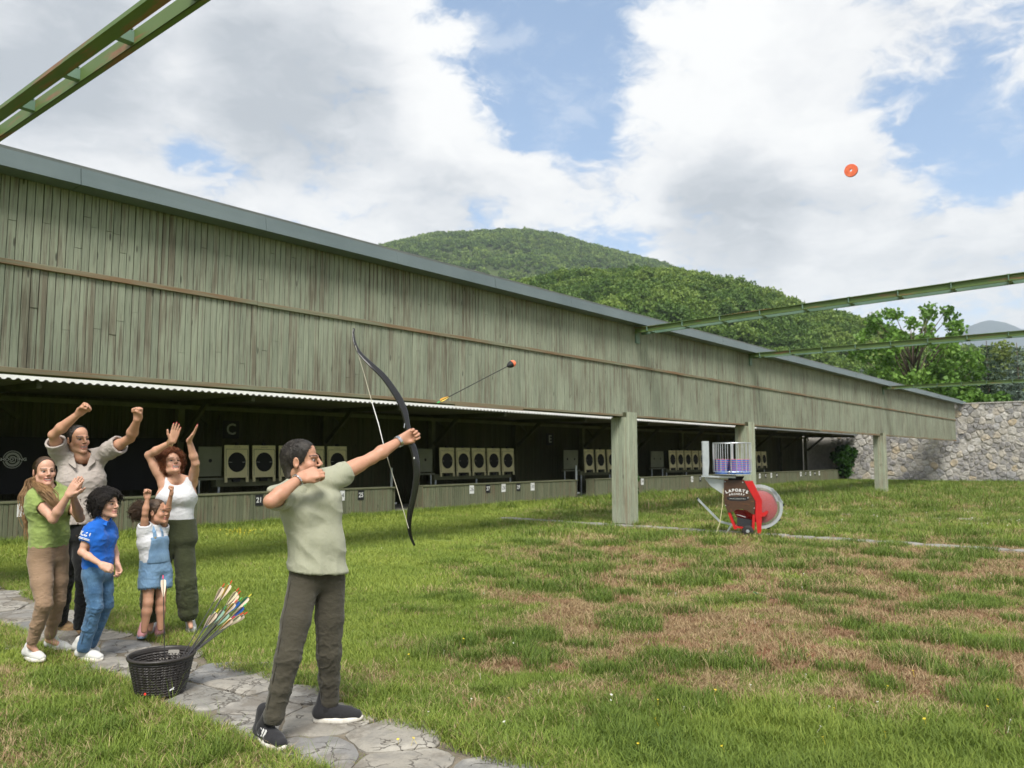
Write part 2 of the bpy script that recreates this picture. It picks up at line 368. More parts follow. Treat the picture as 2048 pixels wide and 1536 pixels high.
ground = struct(add('ground', gv, gf, 'ground', smooth=True))
a_ = ground.data.attributes.new('dry', 'FLOAT', 'POINT')
a_.data.foreach_set('value', [dryness(x, y) if (-4 <= x <= 60 and -14 <= y <= 22) else .3 for x, y, z in gv])

# ---- voronoi stones
def vor_cells(pts, x0, x1, y0, y1):
    out = []; P = np.array(pts)
    for i, p in enumerate(P):
        poly = [(x0, y0), (x1, y0), (x1, y1), (x0, y1)]
        d = ((P - p) ** 2).sum(1); order = np.argsort(d)[1:22]
        for j in order:
            q = P[j]; mx, my = (p + q) / 2; nx, ny = q - p; np_ = []
            for k in range(len(poly)):
                a = poly[k]; b = poly[(k + 1) % len(poly)]
                da = (a[0] - mx) * nx + (a[1] - my) * ny; db = (b[0] - mx) * nx + (b[1] - my) * ny
                if da <= 0: np_.append(a)
                if (da < 0) != (db < 0) and abs(da - db) > 1e-12:
                    tt = da / (da - db); np_.append((a[0] + (b[0] - a[0]) * tt, a[1] + (b[1] - a[1]) * tt))
            poly = np_
            if len(poly) < 3: break
        if len(poly) >= 3: out.append((tuple(p), poly))
    return out
def stone_outline(poly, gap, rnd, rough, soft=2):
    """resample the cell outline, pull it in by the joint, round and roughen it"""
    c = np.mean(poly, axis=0); pts = []
    for k in range(len(poly)):
        a = np.array(poly[k]); b = np.array(poly[(k + 1) % len(poly)]); L = np.linalg.norm(b - a)
        m = max(1, int(L / rnd))
        for q in range(m): pts.append(a + (b - a) * (q / m))
    pts = np.array(pts)
    for _ in range(soft): pts = (np.roll(pts, 1, 0) + 2 * pts + np.roll(pts, -1, 0)) / 4
    out = []
    for p in pts:
        d = p - c; L = np.linalg.norm(d) + 1e-9
        f = max(.2, (L - gap) / L) * (1 + rough * fbm(p[0] * 7, p[1] * 7, c[0] * 3, 2))
        out.append(c + d * f)
    return out, c
def stone_mesh(name, outline, c, depth, rise, matn, to3, jitter):
    n = len(outline); V = []; F = []
    rings = ((1.0, -depth), (1.0, rise * .45), (.90, rise * .92), (.55, rise))
    for s, h in rings:
        for p in outline:
            q = c + (p - c) * s; hh = h + (fbm(q[0] * 5, q[1] * 5, c[0], 3) * jitter if h > 0 else 0)
            V.append(to3(q[0], q[1], hh))
    V.append(to3(c[0], c[1], rise))
    for r in range(3):
        for k in range(n):
            k2 = (k + 1) % n; F.append((r * n + k, r * n + k2, (r + 1) * n + k2, (r + 1) * n + k))
    for k in range(n): F.append((3 * n + k, 3 * n + (k + 1) % n, 4 * n))
    return mesh_from(name, V, F, matn, smooth=False)
# ---- the flagstone path beside the group
bedV = []; bedF = []
yy = list(np.arange(0.2, 13.9, .25))
for y in yy:
    a, b = path_edges(y); bedV += [(a - .12, y, -.004), ((a + b) / 2, y, .006), (b + .12, y, -.004)]
for j in range(len(yy) - 1):
    for i in range(2): k = j * 3 + i; bedF.append((k, k + 1, k + 4, k + 3))
path = struct(add('path', bedV, bedF, 'path_dirt', smooth=True))
rs = random.Random(11); pts = []
for _ in range(4000):
    p = (rs.uniform(2.36, 4.05), rs.uniform(.3, 13.8))
    if all((p[0] - q[0]) ** 2 + ((p[1] - q[1]) * .8) ** 2 > (.20 + .26 * ((int(q[1] * 7) * 37 % 10) / 10)) ** 2 for q in pts): pts.append(p)
for c, poly in vor_cells(pts, 2.36, 4.05, .3, 13.8):
    ol, cc = stone_outline(poly, .007, .07, .09, 1)
    bx = [p[0] for p in poly]
    if cc[0] < path_edges(cc[1])[0] + .03 or cc[0] > path_edges(cc[1])[1] - .03: continue
    rise = .010 + rs.random() * .016
    tx, ty = rs.uniform(-.012, .012), rs.uniform(-.012, .012)
    o = bpy.data.objects.new('flagstone', stone_mesh('flagstone', ol, cc, .03, rise, 'flag_stone', lambda x, y, h, cc=cc, tx=tx, ty=ty: (x, y, .004 + h + (x - cc[0]) * tx + (y - cc[1]) * ty), .007))
    link(o, path)
# ---- the narrow paving strip across the field
def strip(name, x0, x1, y0, y1, seed, step=.55):
    base = struct(MB().box(((x0 + x1) / 2, (y0 + y1) / 2, .002), (x1 - x0 + .1, y1 - y0, .03)).build(name, 'path_dirt'))
    r = random.Random(seed); y = y0
    while y < y1:
        L = step * r.uniform(.6, 1.5); w0 = x0 + r.uniform(-.04, .05); w1 = x1 + r.uniform(-.06, .05)
        V = [(w0, y + .012), (w1, y + .012 + r.uniform(-.04, .04)), (w1 + r.uniform(-.03, .03), y + L - .012), (w0, y + L - .012)]
        ol, cc = stone_outline(V, .01, .12, .04)
        o = bpy.data.objects.new('paving_slab', stone_mesh('paving_slab', ol, cc, .02, .012, 'concrete', lambda x, yy_, h: (x, yy_, .022 + h), .006)); link(o, base)
        y += L
    return base
strip('paving', 15.55, 16.05, -13.0, 13.0, 5)
strip('paving', 22.6, 22.95, 2.5, 9.0, 6)

# ---- grass
def blade_mesh(name, n, rad, h0, h1, wd, lean, seed):
    r = random.Random(seed); V = []; F = []; B = []
    for i in range(n):
        a = r.random() * 6.283; q = rad * math.sqrt(r.random()); x0, y0 = q * math.cos(a), q * math.sin(a)
        h = r.uniform(h0, h1); d = r.random() * 6.283; ln = lean * r.uniform(.25, 1.2); cw, sw = math.cos(d + 1.57), math.sin(d + 1.57)
        bv = r.random(); base = len(V); w0 = wd * r.uniform(.7, 1.3)
        for k, (tz, tl, ww) in enumerate(((0, 0, 1), (.45, .22, .85), (.8, .62, .55), (.97, 1.0, 0))):
            cx = x0 + math.cos(d) * ln * h * tl; cy = y0 + math.sin(d) * ln * h * tl; zz = h * tz * (1 - .25 * ln * tl)
            if ww > 0:
                V += [(cx - cw * w0 * ww, cy - sw * w0 * ww, zz - .006), (cx + cw * w0 * ww, cy + sw * w0 * ww, zz - .006)]; B += [bv, bv]
            else: V.append((cx, cy, zz)); B.append(bv)
        F += [(base, base + 1, base + 3, base + 2), (base + 2, base + 3, base + 5, base + 4), (base + 4, base + 5, base + 6)]
    me = mesh_from(name, V, F, 'grass'); at = me.attributes.new('bv', 'FLOAT', 'POINT'); at.data.foreach_set('value', B)
    return me
def grass_fn(t, b):
    dry = t.new('ShaderNodeAttribute', attribute_name='dry', attribute_type='INSTANCER').outputs['Fac']
    tone = t.new('ShaderNodeAttribute', attribute_name='tone', attribute_type='INSTANCER').outputs['Fac']
    bv = t.new('ShaderNodeAttribute', attribute_name='bv').outputs['Fac']
    p = geo_pos(t); n3 = t.noise(p, 1.9, 5, .65)
    g = t.ramp(t.math('ADD', t.math('MULTIPLY', tone, .65), t.math('MULTIPLY', bv, .35)), [(0, (.068, .124, .023)), (.5, (.200, .276, .047)), (1, (.37, .425, .085))])
    dc = t.mix(bv, (.23, .15, .078), (.50, .39, .22)); rd = t.mix(bv, (.18, .088, .052), (.37, .225, .135))
    dc = t.mix(t.mapr(n3, .48, .66, 0, .8), dc, rd)
    sel = t.math('GREATER_THAN', t.math('ADD', t.math('MULTIPLY', bv, .55), dry), .72)
    c = t.mix(sel, g, dc)
    t.l.new(c, b.inputs['Base Color'])
    tr = t.new('ShaderNodeBsdfTranslucent'); t.l.new(c, tr.inputs[0])
    ms = t.new('ShaderNodeMixShader'); ms.inputs[0].default_value = .30
    t.l.new(b.outputs[0], ms.inputs[1]); t.l.new(tr.outputs[0], ms.inputs[2])
    t.l.new(ms.outputs[0], t.n['Material Output'].inputs[0])
mat('grass', (.1, .16, .03), .55, spec=.25, fn=grass_fn)
def src_col(name, meshes):
    c = bpy.data.collections.new(name)
    for i, me in enumerate(meshes):
        o = bpy.data.objects.new('%s_%02d' % (name, i), me); c.objects.link(o)
    return c
def scatter(name, pts, attrs, coll, mat_name=None):
    """one object: points carrying instances of the meshes in coll. attrs: rot (vec), scale (vec), idx (int) and floats"""
    me = bpy.data.meshes.new(name); me.vertices.add(len(pts)); me.vertices.foreach_set('co', np.array(pts, dtype=np.float32).ravel())
    for k, v in attrs.items():
        if k in ('rot', 'scl'):
            a = me.attributes.new(k, 'FLOAT_VECTOR', 'POINT'); a.data.foreach_set('vector', np.array(v, dtype=np.float32).ravel())
        elif k == 'idx':
            a = me.attributes.new(k, 'INT', 'POINT'); a.data.foreach_set('value', np.array(v, dtype=np.int32))
        else:
            a = me.attributes.new(k, 'FLOAT', 'POINT'); a.data.foreach_set('value', np.array(v, dtype=np.float32))
    o = link(bpy.data.objects.new(name, me)); struct(o, 'stuff')
    g = bpy.data.node_groups.new(name, 'GeometryNodeTree')
    g.interface.new_socket('Geometry', in_out='INPUT', socket_type='NodeSocketGeometry'); g.interface.new_socket('Geometry', in_out='OUTPUT', socket_type='NodeSocketGeometry')
    n = g.nodes; L = g.links
    gi = n.new('NodeGroupInput'); go = n.new('NodeGroupOutput'); ip = n.new('GeometryNodeInstanceOnPoints'); ci = n.new('GeometryNodeCollectionInfo')
    ci.inputs[0].default_value = coll; ci.inputs[1].default_value = True; ci.inputs[2].default_value = True
    def na(nm, dt):
        q = n.new('GeometryNodeInputNamedAttribute'); q.data_type = dt; q.inputs[0].default_value = nm
        return [s for s in q.outputs if s.enabled and s.name == 'Attribute'][0]
    L.new(gi.outputs[0], ip.inputs['Points']); L.new(ci.outputs[0], ip.inputs['Instance'])
    ip.inputs['Pick Instance'].default_value = True
    L.new(na('idx', 'INT'), ip.inputs['Instance Index']); L.new(na('rot', 'FLOAT_VECTOR'), ip.inputs['Rotation']); L.new(na('scl', 'FLOAT_VECTOR'), ip.inputs['Scale'])
    L.new(ip.outputs[0], go.inputs[0])
    m = o.modifiers.new('scatter', 'NODES'); m.node_group = g
    return o
gcol = src_col('grass_source',
    [blade_mesh('grass_short', 32, .10, .016, .044, .0022, 1.0, s) for s in (1, 2, 3)] +
    [blade_mesh('grass_tall', 36, .10, .045, .115, .0025, .95, s) for s in (4, 5, 6)] +
    [blade_mesh('grass_dry', 34, .11, .018, .05, .0024, 1.3, s) for s in (7, 8, 9)] +
    [blade_mesh('grass_wisp', 7, .05, .16, .34, .0014, .6, s) for s in (10, 11)])
GP, GA = [], dict(rot=[], scl=[], idx=[], dry=[], tone=[])
rg = random.Random(21)
def put_grass(x, y, kind, s, hs, dry, tone):
    GP.append((x, y, max(0.0, gheight(x, y)))); GA['rot'].append((rg.uniform(-.12, .12), rg.uniform(-.12, .12), rg.random() * 6.283))
    GA['scl'].append((s, s, s * hs)); GA['idx'].append(kind); GA['dry'].append(dry); GA['tone'].append(tone)
def inview(u, v): return abs(u) < .74 * v + 1.2
bands = ((3.0, 6.0, 330, 1.0), (6.0, 9.5, 210, 1.15), (9.5, 15.0, 95, 1.6), (15.0, 24.0, 40, 2.3), (24.0, 47.0, 11, 3.8))
for v0, v1, den, sc in bands:
    um = .74 * v1 + 1.2
    N = int(den * (v1 - v0) * 2 * um)
    for _ in range(N):
        u = rg.uniform(-um, um); v = rg.uniform(v0, v1)
        if not inview(u, v): continue
        x = RT.x * u + FW.x * v; y = RT.y * u + FW.y * v
        if y > 16.55 or x > 54.2: continue
        if 15.9 < x < 16.5 and 9.7 < y < 10.2: continue
        dr = dryness(x, y)
        if on_path(x, y): continue
        lush = sst(.0, 3, -u + .12 * (v - 8)) if v > 6 else 0
        tn = min(1, max(0, .50 + .30 * fbm(x * .9, y * .9, 5, 3) + rg.uniform(-.16, .16) + .16 * lush + .12 * sst(8, 16, v)))
        tuft = fbm(x * 1.35, y * 1.35, 14.0, 3)
        shadez = sst(14.6, 16.2, y)
        if dr > .5:
            if tuft > .20: put_grass(x, y, 3 + rg.randrange(3), sc * .95, .95, max(0., dr - .6), tn * .22)
            elif rg.random() < .66: put_grass(x, y, 6 + rg.randrange(3), sc * 1.05, 1.0, dr, tn)
            else: put_grass(x, y, rg.randrange(3), sc, .8, dr * .8, tn)
        elif dr > .26:
            if tuft > .24: put_grass(x, y, 3 + rg.randrange(3), sc * .9, .85, .05, tn * .35)
            elif rg.random() < .5: put_grass(x, y, 6 + rg.randrange(3), sc * 1.05, 1.2, dr, tn)
            else: put_grass(x, y, rg.randrange(3), sc, 1.0, dr, tn)
        else:
            near = v < 5.6
            if near and rg.random() < .55: put_grass(x, y, 3 + rg.randrange(3), sc * .95, .75 + .3 * max(0, tuft), dr, tn * .9)
            else: put_grass(x, y, rg.randrange(3), sc * 1.05, 1.0 + .5 * shadez, dr, tn)
        if v < 9 and rg.random() < .012: put_grass(x, y, 9 + rg.randrange(2), 1.0, 1.0, .1 + .4 * dr, tn)
# longer growth along the path's edges and against the counters
for _ in range(2600):
    y = rg.uniform(1.2, 12.5); a, b = path_edges(y); side = rg.random() < .5
    x = (a - abs(rg.gauss(0, .10)) + .035) if side else (b + abs(rg.gauss(0, .13)) - .035)
    put_grass(x, y, 3 + rg.randrange(3), rg.uniform(.7, 1.0), rg.uniform(.45, .95), rg.uniform(.05, .42), rg.uniform(.3, .9))
for _ in range(620):
    y = rg.uniform(1.6, 12.5); a, b = path_edges(y); x = rg.uniform(a, b)
    if fbm(x * 2, y * 2, 30, 3) > .20: put_grass(x, y, rg.randrange(3), rg.uniform(.45, .8), .8, rg.uniform(.1, .6), rg.uniform(.3, .8))
for _ in range(2400):
    x = rg.uniform(3.0, 54.0); y = 16.5 - abs(rg.gauss(0, .35))
    put_grass(x, y, 3 + rg.randrange(3), rg.uniform(1.2, 1.8), rg.uniform(.8, 1.3), .04, rg.uniform(.15, .5))
for _ in range(500):
    put_grass(54.15 - abs(rg.gauss(0, .25)), rg.uniform(2, 16.4), 3 + rg.randrange(3), 2.0, 1.0, .05, rg.uniform(.1, .45))
grass = scatter('grass', GP, GA, gcol)
grass['label'] = 'patchy lawn of green grass with dried reddish brown patches'
# ---- small flowers and weeds in the lawn
mat('petal_yellow', (.75, .58, .03), .6); mat('petal_white', (.75, .74, .66), .6); mat('weed_green', (.09, .17, .06), .6)
def flower_mesh(name, m):
    mb = MB()
    for k in range(6):
        a = k * 1.047; mb.raw([(0, 0, .055), (.010 * math.cos(a - .4), .010 * math.sin(a - .4), .058), (.013 * math.cos(a), .013 * math.sin(a), .060), (.010 * math.cos(a + .4), .010 * math.sin(a + .4), .058)], [(0, 1, 2, 3)])
    mb.tube([(0, 0, 0), (0, 0, .055)], .0012, 3)
    return mesh_from(name, mb.v, mb.f, m)
fcol = src_col('flower_source', [flower_mesh('flower_yellow', 'petal_yellow'), flower_mesh('flower_white', 'petal_white')])
FP, FA = [], dict(rot=[], scl=[], idx=[])
def put_fl(p, k, s): FP.append((p[0], p[1], .03)); FA['rot'].append((rg.uniform(-.5, .5), rg.uniform(-.5, .5), rg.random() * 6)); FA['scl'].append((s, s, s)); FA['idx'].append(k)
for _ in range(34): put_fl(pz(rg.gauss(485, 28), rg.gauss(1070, 3)), 0, rg.uniform(.9, 1.6))
for _ in range(16): put_fl(pz(rg.gauss(1130, 60), rg.gauss(1012, 4)), 0, rg.uniform(1.0, 1.8))
for _ in range(120): put_fl(pz(rg.uniform(1560, 2040), rg.uniform(975, 1060)), 1, rg.uniform(1.0, 1.8))
for _ in range(70): put_fl(pz(rg.uniform(760, 2040), rg.uniform(1090, 1520)), rg.randrange(2), rg.uniform(.5, .8))
fl = scatter('flowers', FP, FA, fcol); fl['label'] = 'tiny yellow and white flowers dotted over the lawn'

# ---- leaves, built as many small faces
def leaf_faces(P, size, rng, droop=.3, two=True, aspect=.42):
    """numpy: a small folded quad for every point of P"""
    n = len(P); d = rng.normal(size=(n, 3)); d[:, 2] -= droop; d /= np.linalg.norm(d, axis=1)[:, None]
    s = np.cross(d, rng.normal(size=(n, 3))); s /= np.linalg.norm(s, axis=1)[:, None] + 1e-9
    L = (size * rng.uniform(.6, 1.35, n))[:, None]
    V = np.stack([P, P + d * L * .5 + s * L * aspect, P + d * L, P + d * L * .5 - s * L * aspect], 1).reshape(-1, 3)
    F = np.arange(4 * n).reshape(n, 4)
    return V, F
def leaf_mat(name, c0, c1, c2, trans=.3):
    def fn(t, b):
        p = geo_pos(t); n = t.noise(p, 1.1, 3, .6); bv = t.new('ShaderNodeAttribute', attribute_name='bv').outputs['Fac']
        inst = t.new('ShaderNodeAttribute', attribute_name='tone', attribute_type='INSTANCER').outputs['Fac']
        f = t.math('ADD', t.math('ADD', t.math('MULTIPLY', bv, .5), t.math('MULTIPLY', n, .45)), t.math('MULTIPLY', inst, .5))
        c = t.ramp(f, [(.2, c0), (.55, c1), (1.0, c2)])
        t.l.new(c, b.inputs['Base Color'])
        tr = t.new('ShaderNodeBsdfTranslucent'); t.l.new(c, tr.inputs[0]); ms = t.new('ShaderNodeMixShader'); ms.inputs[0].default_value = trans
        t.l.new(b.outputs[0], ms.inputs[1]); t.l.new(tr.outputs[0], ms.inputs[2]); t.l.new(ms.outputs[0], t.n['Material Output'].inputs[0])
    return mat(name, c1, .55, spec=.25, fn=fn)
leaf_mat('leaf_forest', (.022, .052, .011), (.082, .155, .027), (.20, .28, .055))
leaf_mat('leaf_tree', (.050, .115, .018), (.13, .25, .042), (.25, .37, .08))
leaf_mat('leaf_olive', (.09, .13, .035), (.18, .235, .062), (.29, .34, .11))
leaf_mat('leaf_conifer', (.030, .055, .033), (.060, .10, .060), (.11, .155, .095), .1)
leaf_mat('leaf_bluish', (.08, .12, .095), (.13, .18, .145), (.19, .24, .19), .1)
leaf_mat('leaf_bush', (.018, .055, .010), (.035, .095, .016), (.06, .13, .025))
mat('bark', (.12, .095, .07), .9, spec=.1, fn=varied((.07, .055, .04), (.16, .13, .10), 6, stretch=(1, 1, .25), bumps=.5, bscale=18, bdist=.03))
def np_mesh(name, V, F, matn, bv=None):
    me = bpy.data.meshes.new(name); me.vertices.add(len(V)); me.vertices.foreach_set('co', V.astype(np.float32).ravel())
    k = F.shape[1]; me.loops.add(F.size); me.loops.foreach_set('vertex_index', F.astype(np.int32).ravel())
    me.polygons.add(len(F)); me.polygons.foreach_set('loop_start', np.arange(0, F.size, k, dtype=np.int32))
    if isinstance(matn, str): matn = [matn]
    for m in matn: me.materials.append(MATS[m])
    me.update(calc_edges=True)
    if bv is not None: a = me.attributes.new('bv', 'FLOAT', 'POINT'); a.data.foreach_set('value', bv.astype(np.float32))
    return me
def crown_points(centres, radii, n, rng, shell=.55):
    """leaf positions in a set of uneven clumps: dense near each clump's skin"""
    C = np.array(centres); Rr = np.array(radii); w_ = Rr ** 2; k = rng.choice(len(C), n, p=w_ / w_.sum())
    d = rng.normal(size=(n, 3)); d /= np.linalg.norm(d, axis=1)[:, None]
    r = Rr[k] * (shell + (1.08 - shell) * rng.random(n) ** .6)
    return C[k] + d * r[:, None] * np.array([1, 1, .82]), k
def tree(name, base, label, h, rx, matn, seed, nclump=26, nleaf=9000, leaf=.22, group=None, trunk_r=.16, low=.25, narrow=1.0, airy=False):
    rng = np.random.default_rng(seed); r = random.Random(seed); base = Vector(base)
    t = empty(name, base); tag(t, label, 'tree', group)
    mb = MB(); tips = []; cen = []; rad = []
    top = Vector((r.uniform(-.3, .3), r.uniform(-.3, .3), h * .72))
    trunk = [Vector((0, 0, 0)).lerp(top, q) + Vector((fbm(q * 3, seed, 0, 2) * .25, fbm(q * 3, seed + 9, 0, 2) * .25, 0)) * min(1, q * 4) for q in np.linspace(0, 1, 7)]
    mb.tube(trunk, [trunk_r * (1 - .75 * q) for q in np.linspace(0, 1, 7)], 8)
    for i in range(nclump):
        q = (i + .5) / nclump; zz = h * (low + (1 - low) * .93 * q); prof = math.sin(math.pi * (.12 + (.58 if airy else .80) * q)) ** .75
        a = i * 2.4 + r.random(); rr = rx * prof * (math.sqrt(r.random()) * .78 + .1) * narrow
        c = Vector((math.cos(a) * rr, math.sin(a) * rr, zz + r.uniform(-.3, .3)))
        cen.append(tuple(c)); rad.append(rx * r.uniform(.24, .42) * (1.0 if q < .8 else .75) * ((.62 if q < .5 else .36) if airy else 1))
        st = trunk[min(6, max(1, int(q * 5 + .5)))]
        mid = st.lerp(c, .55) + Vector((0, 0, .25)); mb.tube([st, mid, c], [trunk_r * .32, trunk_r * .2, trunk_r * .06], 5)
    mb.build('trunk', 'bark', t, smooth=True)
    P, k = crown_points(cen, rad, nleaf, rng); V, F = leaf_faces(P, leaf, rng, .5)
    bvc = rng.random(len(cen))[k] * .6 + rng.random(nleaf) * .4
    cr = bpy.data.objects.new('crown', np_mesh('crown', V, F, matn, np.repeat(bvc, 4))); link(cr, t)
    return t
def conifer(name, base, label, h, rx, matn, seed, group=None, layers=16, nleaf=9000):
    rng = np.random.default_rng(seed); r = random.Random(seed)
    t = empty(name, base); tag(t, label, 'tree', group)
    MB().tube([(0, 0, 0), (0, 0, h * .98)], [h * .02, .02], 7).build('trunk', 'bark', t, smooth=True)
    Ps = []
    for i in range(layers):
        q = i / layers; z = h * (.06 + .92 * q); R0 = rx * (1 - q) ** .85 + .08; nb = int(7 + 8 * (1 - q))
        for b in range(nb):
            a = b * 6.283 / nb + r.random() * .5; L = R0 * r.uniform(.72, 1.1); m = max(10, int(nleaf * (1 - q) / (layers * 6.5)))
            s = rng.random(m) ** .6; off = rng.normal(size=(m, 3)) * np.array([.10, .10, .07]) * (1 + R0 * .45)
            Ps.append(np.stack([np.cos(a) * L * s, np.sin(a) * L * s, z - L * .22 * s + .12 * L * s * s], 1) + off)
    P = np.concatenate(Ps); V, F = leaf_faces(P, .26, rng, .2, aspect=.16)
    link(bpy.data.objects.new('crown', np_mesh('crown', V, F, matn, np.repeat(rng.random(len(P)), 4))), t)
    return t
def at(x, dist, z=0.0):          # where column x of the photograph meets the distance dist
    p = pd(x, 913, dist); return (p.x, p.y, z)
tree('feathery_tree', at(1835, 56, 1.0), 'tall feathery tree rising above the end of the shed roof', 11.6, 4.6, 'leaf_tree', 3, 84, 15000, .30, trunk_r=.2, low=.2, airy=True)
tree('low_tree', at(1710, 60, .5), 'low yellowish green tree just over the shed roof, left of the feathery tree', 6.9, 3.0, 'leaf_olive', 5, 22, 7000, .28)
tree('low_tree', at(1955, 53, 1.2), 'small leafy tree overhanging the left end of the stone wall', 4.6, 2.1, 'leaf_tree', 8, 18, 5000, .26, low=.45)
tree('low_tree', at(1625, 75, 0.5), 'pale green shrub-like tree above the shed roof between the second and third beams', 7.2, 3.4, 'leaf_olive', 15, 22, 6000, .32)
conifer('conifer', at(1985, 58, 1.0), 'dark spreading conifer behind the stone wall', 9.2, 3.6, 'leaf_conifer', 6, nleaf=16000)
conifer('conifer', at(2046, 55, 1.2), 'blue grey conifer at the right edge behind the stone wall', 8.4, 2.6, 'leaf_bluish', 7, nleaf=12000)
tree('leafy_tree', at(2035, 72, .5), 'round olive green tree behind the conifers at the right edge', 11.2, 4.2, 'leaf_olive', 9, 28, 11000, .34)
tree('leafy_tree', at(1930, 80, .5), 'grey green tree between the feathery tree and the conifers', 10.6, 4.0, 'leaf_forest', 19, 24, 9000, .36)
for i in range(9):
    x = 1548 + i * 26
    conifer('young_spruce', at(x, 120 + (i % 3) * 3, 9.4 + .15 * i), 'young pale spruce, %s from the left in the row beyond the shed' % ('first second third fourth fifth sixth seventh eighth ninth'.split()[i]), 4.4 + .5 * (i % 3), 1.5, 'leaf_bluish', 40 + i, group='row of young spruces below the wooded hill', layers=9, nleaf=1500)

# ---- wooded hills
def crown_mesh(name, seed, leaf, n):
    rng = np.random.default_rng(seed); r = random.Random(seed); cen = [(0, 0, .55)]; rad = [.62]
    for i in range(9):
        a = r.random() * 6.28; q = r.uniform(.25, .62); cen.append((math.cos(a) * q, math.sin(a) * q, r.uniform(.25, 1.0))); rad.append(r.uniform(.26, .42))
    P, k = crown_points(cen, rad, n, rng, .75); V, F = leaf_faces(P, leaf, rng, .2, aspect=.5)
    bvc = (rng.random(len(cen))[k] * .5 + np.clip(P[:, 2], 0, 1.2) * .3 + rng.random(n) * .25)  # leaf colour lightens with height: sunlit crown tops put into the tint
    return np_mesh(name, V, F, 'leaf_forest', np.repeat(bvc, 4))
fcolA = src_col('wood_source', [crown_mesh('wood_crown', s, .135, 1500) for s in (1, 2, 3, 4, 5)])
fcolB = src_col('far_wood_source', [crown_mesh('far_wood_crown', s, .30, 260) for s in (11, 12, 13)])
mat('hill_soil', (.05, .07, .025), .95, spec=.1, fn=varied((.030, .048, .014), (.065, .09, .028), .05, 6))
def hill(name, prof, r0, r1, r2, zoff, crown_h):
    """a ridge at distance r1 whose skyline follows prof; climbs from r0 and falls away to r2"""
    pxs = np.linspace(prof[0][0], prof[-1][0], 70); V = []; F = []; H = []
    X0 = np.array([p[0] for p in prof]); Y0 = np.array([p[1] for p in prof])
    rad = list(np.linspace(r0, r1, 26)) + list(np.linspace(r1, r2, 8))[1:]
    for q in pxs:
        yk = np.interp(q, X0, Y0); top = pd(q, yk, r1).z - crown_h
        for rr in rad:
            f = sst(-.15, 1, (rr - r0) / (r1 - r0)) if rr <= r1 else 1 - .75 * sst(0, 1, (rr - r1) / (r2 - r1))
            p = pd(q, 913, rr); n = fbm(p.x * .012, p.y * .012, zoff, 4)
            V.append((p.x, p.y, zoff + (top - zoff) * f + n * (top * .05) * (1 - abs(2 * f - 1)) * (rr < r1 * .98)))
    m = len(rad)
    for i in range(len(pxs) - 1):
        for j in range(m - 1): F.append((i * m + j, (i + 1) * m + j, (i + 1) * m + j + 1, i * m + j + 1))
    o = struct(add(name, V, F, 'hill_soil', smooth=True))
    return o, np.array(V).reshape(len(pxs), m, 3), pxs, rad
def plant(name, hl, n, coll, ncoll, s0, s1, label, seed, rmin, rmax):
    o, G, pxs, rad = hl; rr = random.Random(seed); P = []; A = dict(rot=[], scl=[], idx=[], tone=[])
    ni, nj = G.shape[:2]; wts = np.array(rad); jmax = sum(1 for q in rad if q <= rmax); jmin = sum(1 for q in rad if q < rmin)
    for _ in range(n):
        fi = rr.random() * (ni - 1.001); qv = rmin + (rmax - rmin) * math.sqrt(rr.random()); fj = float(np.interp(qv, wts, np.arange(nj)))
        i, j = int(fi), min(int(fj), nj - 2); a, b = fi - i, fj - j
        p = (G[i, j] * (1 - a) + G[i + 1, j] * a) * (1 - b) + (G[i, j + 1] * (1 - a) + G[i + 1, j + 1] * a) * b
        s = rr.uniform(s0, s1); P.append((p[0], p[1], p[2] - s * .15)); A['rot'].append((0, 0, rr.random() * 6.28)); A['scl'].append((s, s, s * rr.uniform(.9, 1.25)))
        A['idx'].append(rr.randrange(ncoll)); A['tone'].append(min(1, max(0, .32 + .55 * fbm(p[0] * .02, p[1] * .02, 3, 3) + rr.uniform(-.42, .42))))
    w_ = scatter(name, P, A, coll); w_['label'] = label
    return w_
near_prof = [(100, 700), (500, 640), (900, 590), (1050, 572), (1110, 556), (1220, 552), (1330, 549), (1430, 562), (1500, 580), (1570, 603), (1640, 628), (1720, 640), (1800, 672), (1950, 700), (2150, 715), (2600, 720)]
far_prof = [(-100, 640), (400, 580), (600, 535), (700, 508), (770, 488), (860, 468), (950, 466), (1040, 462), (1110, 470), (1170, 486), (1230, 500), (1330, 524), (1420, 556), (1500, 578), (1600, 612), (1700, 645), (1850, 690), (2100, 730)]
hA = hill('hill', near_prof, 105, 330, 520, -1.0, 7.5)
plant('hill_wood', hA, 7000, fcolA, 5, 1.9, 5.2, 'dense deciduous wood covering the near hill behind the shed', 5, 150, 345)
hB = hill('mountain', far_prof, 430, 1150, 1700, -2.0, 19.0)
plant('mountain_wood', hB, 17000, fcolB, 3, 3.2, 5.6, 'hazy forest covering the mountain behind the near hill', 6, 600, 1180)
hC = hill('far_mountain', [(1500, 760), (1700, 735), (1850, 700), (1950, 655), (1990, 642), (2030, 648), (2060, 662), (2150, 650), (2300, 640), (2600, 670)], 2400, 3400, 4300, -5.0, 0)
mat('far_slope', (.06, .085, .10), .95, spec=.1, fn=varied((.05, .075, .09), (.085, .11, .125), .004, 6))  # the blue of distance haze is put into the slope's colour
hC[0].data.materials.clear(); hC[0].data.materials.append(MATS['far_slope'])

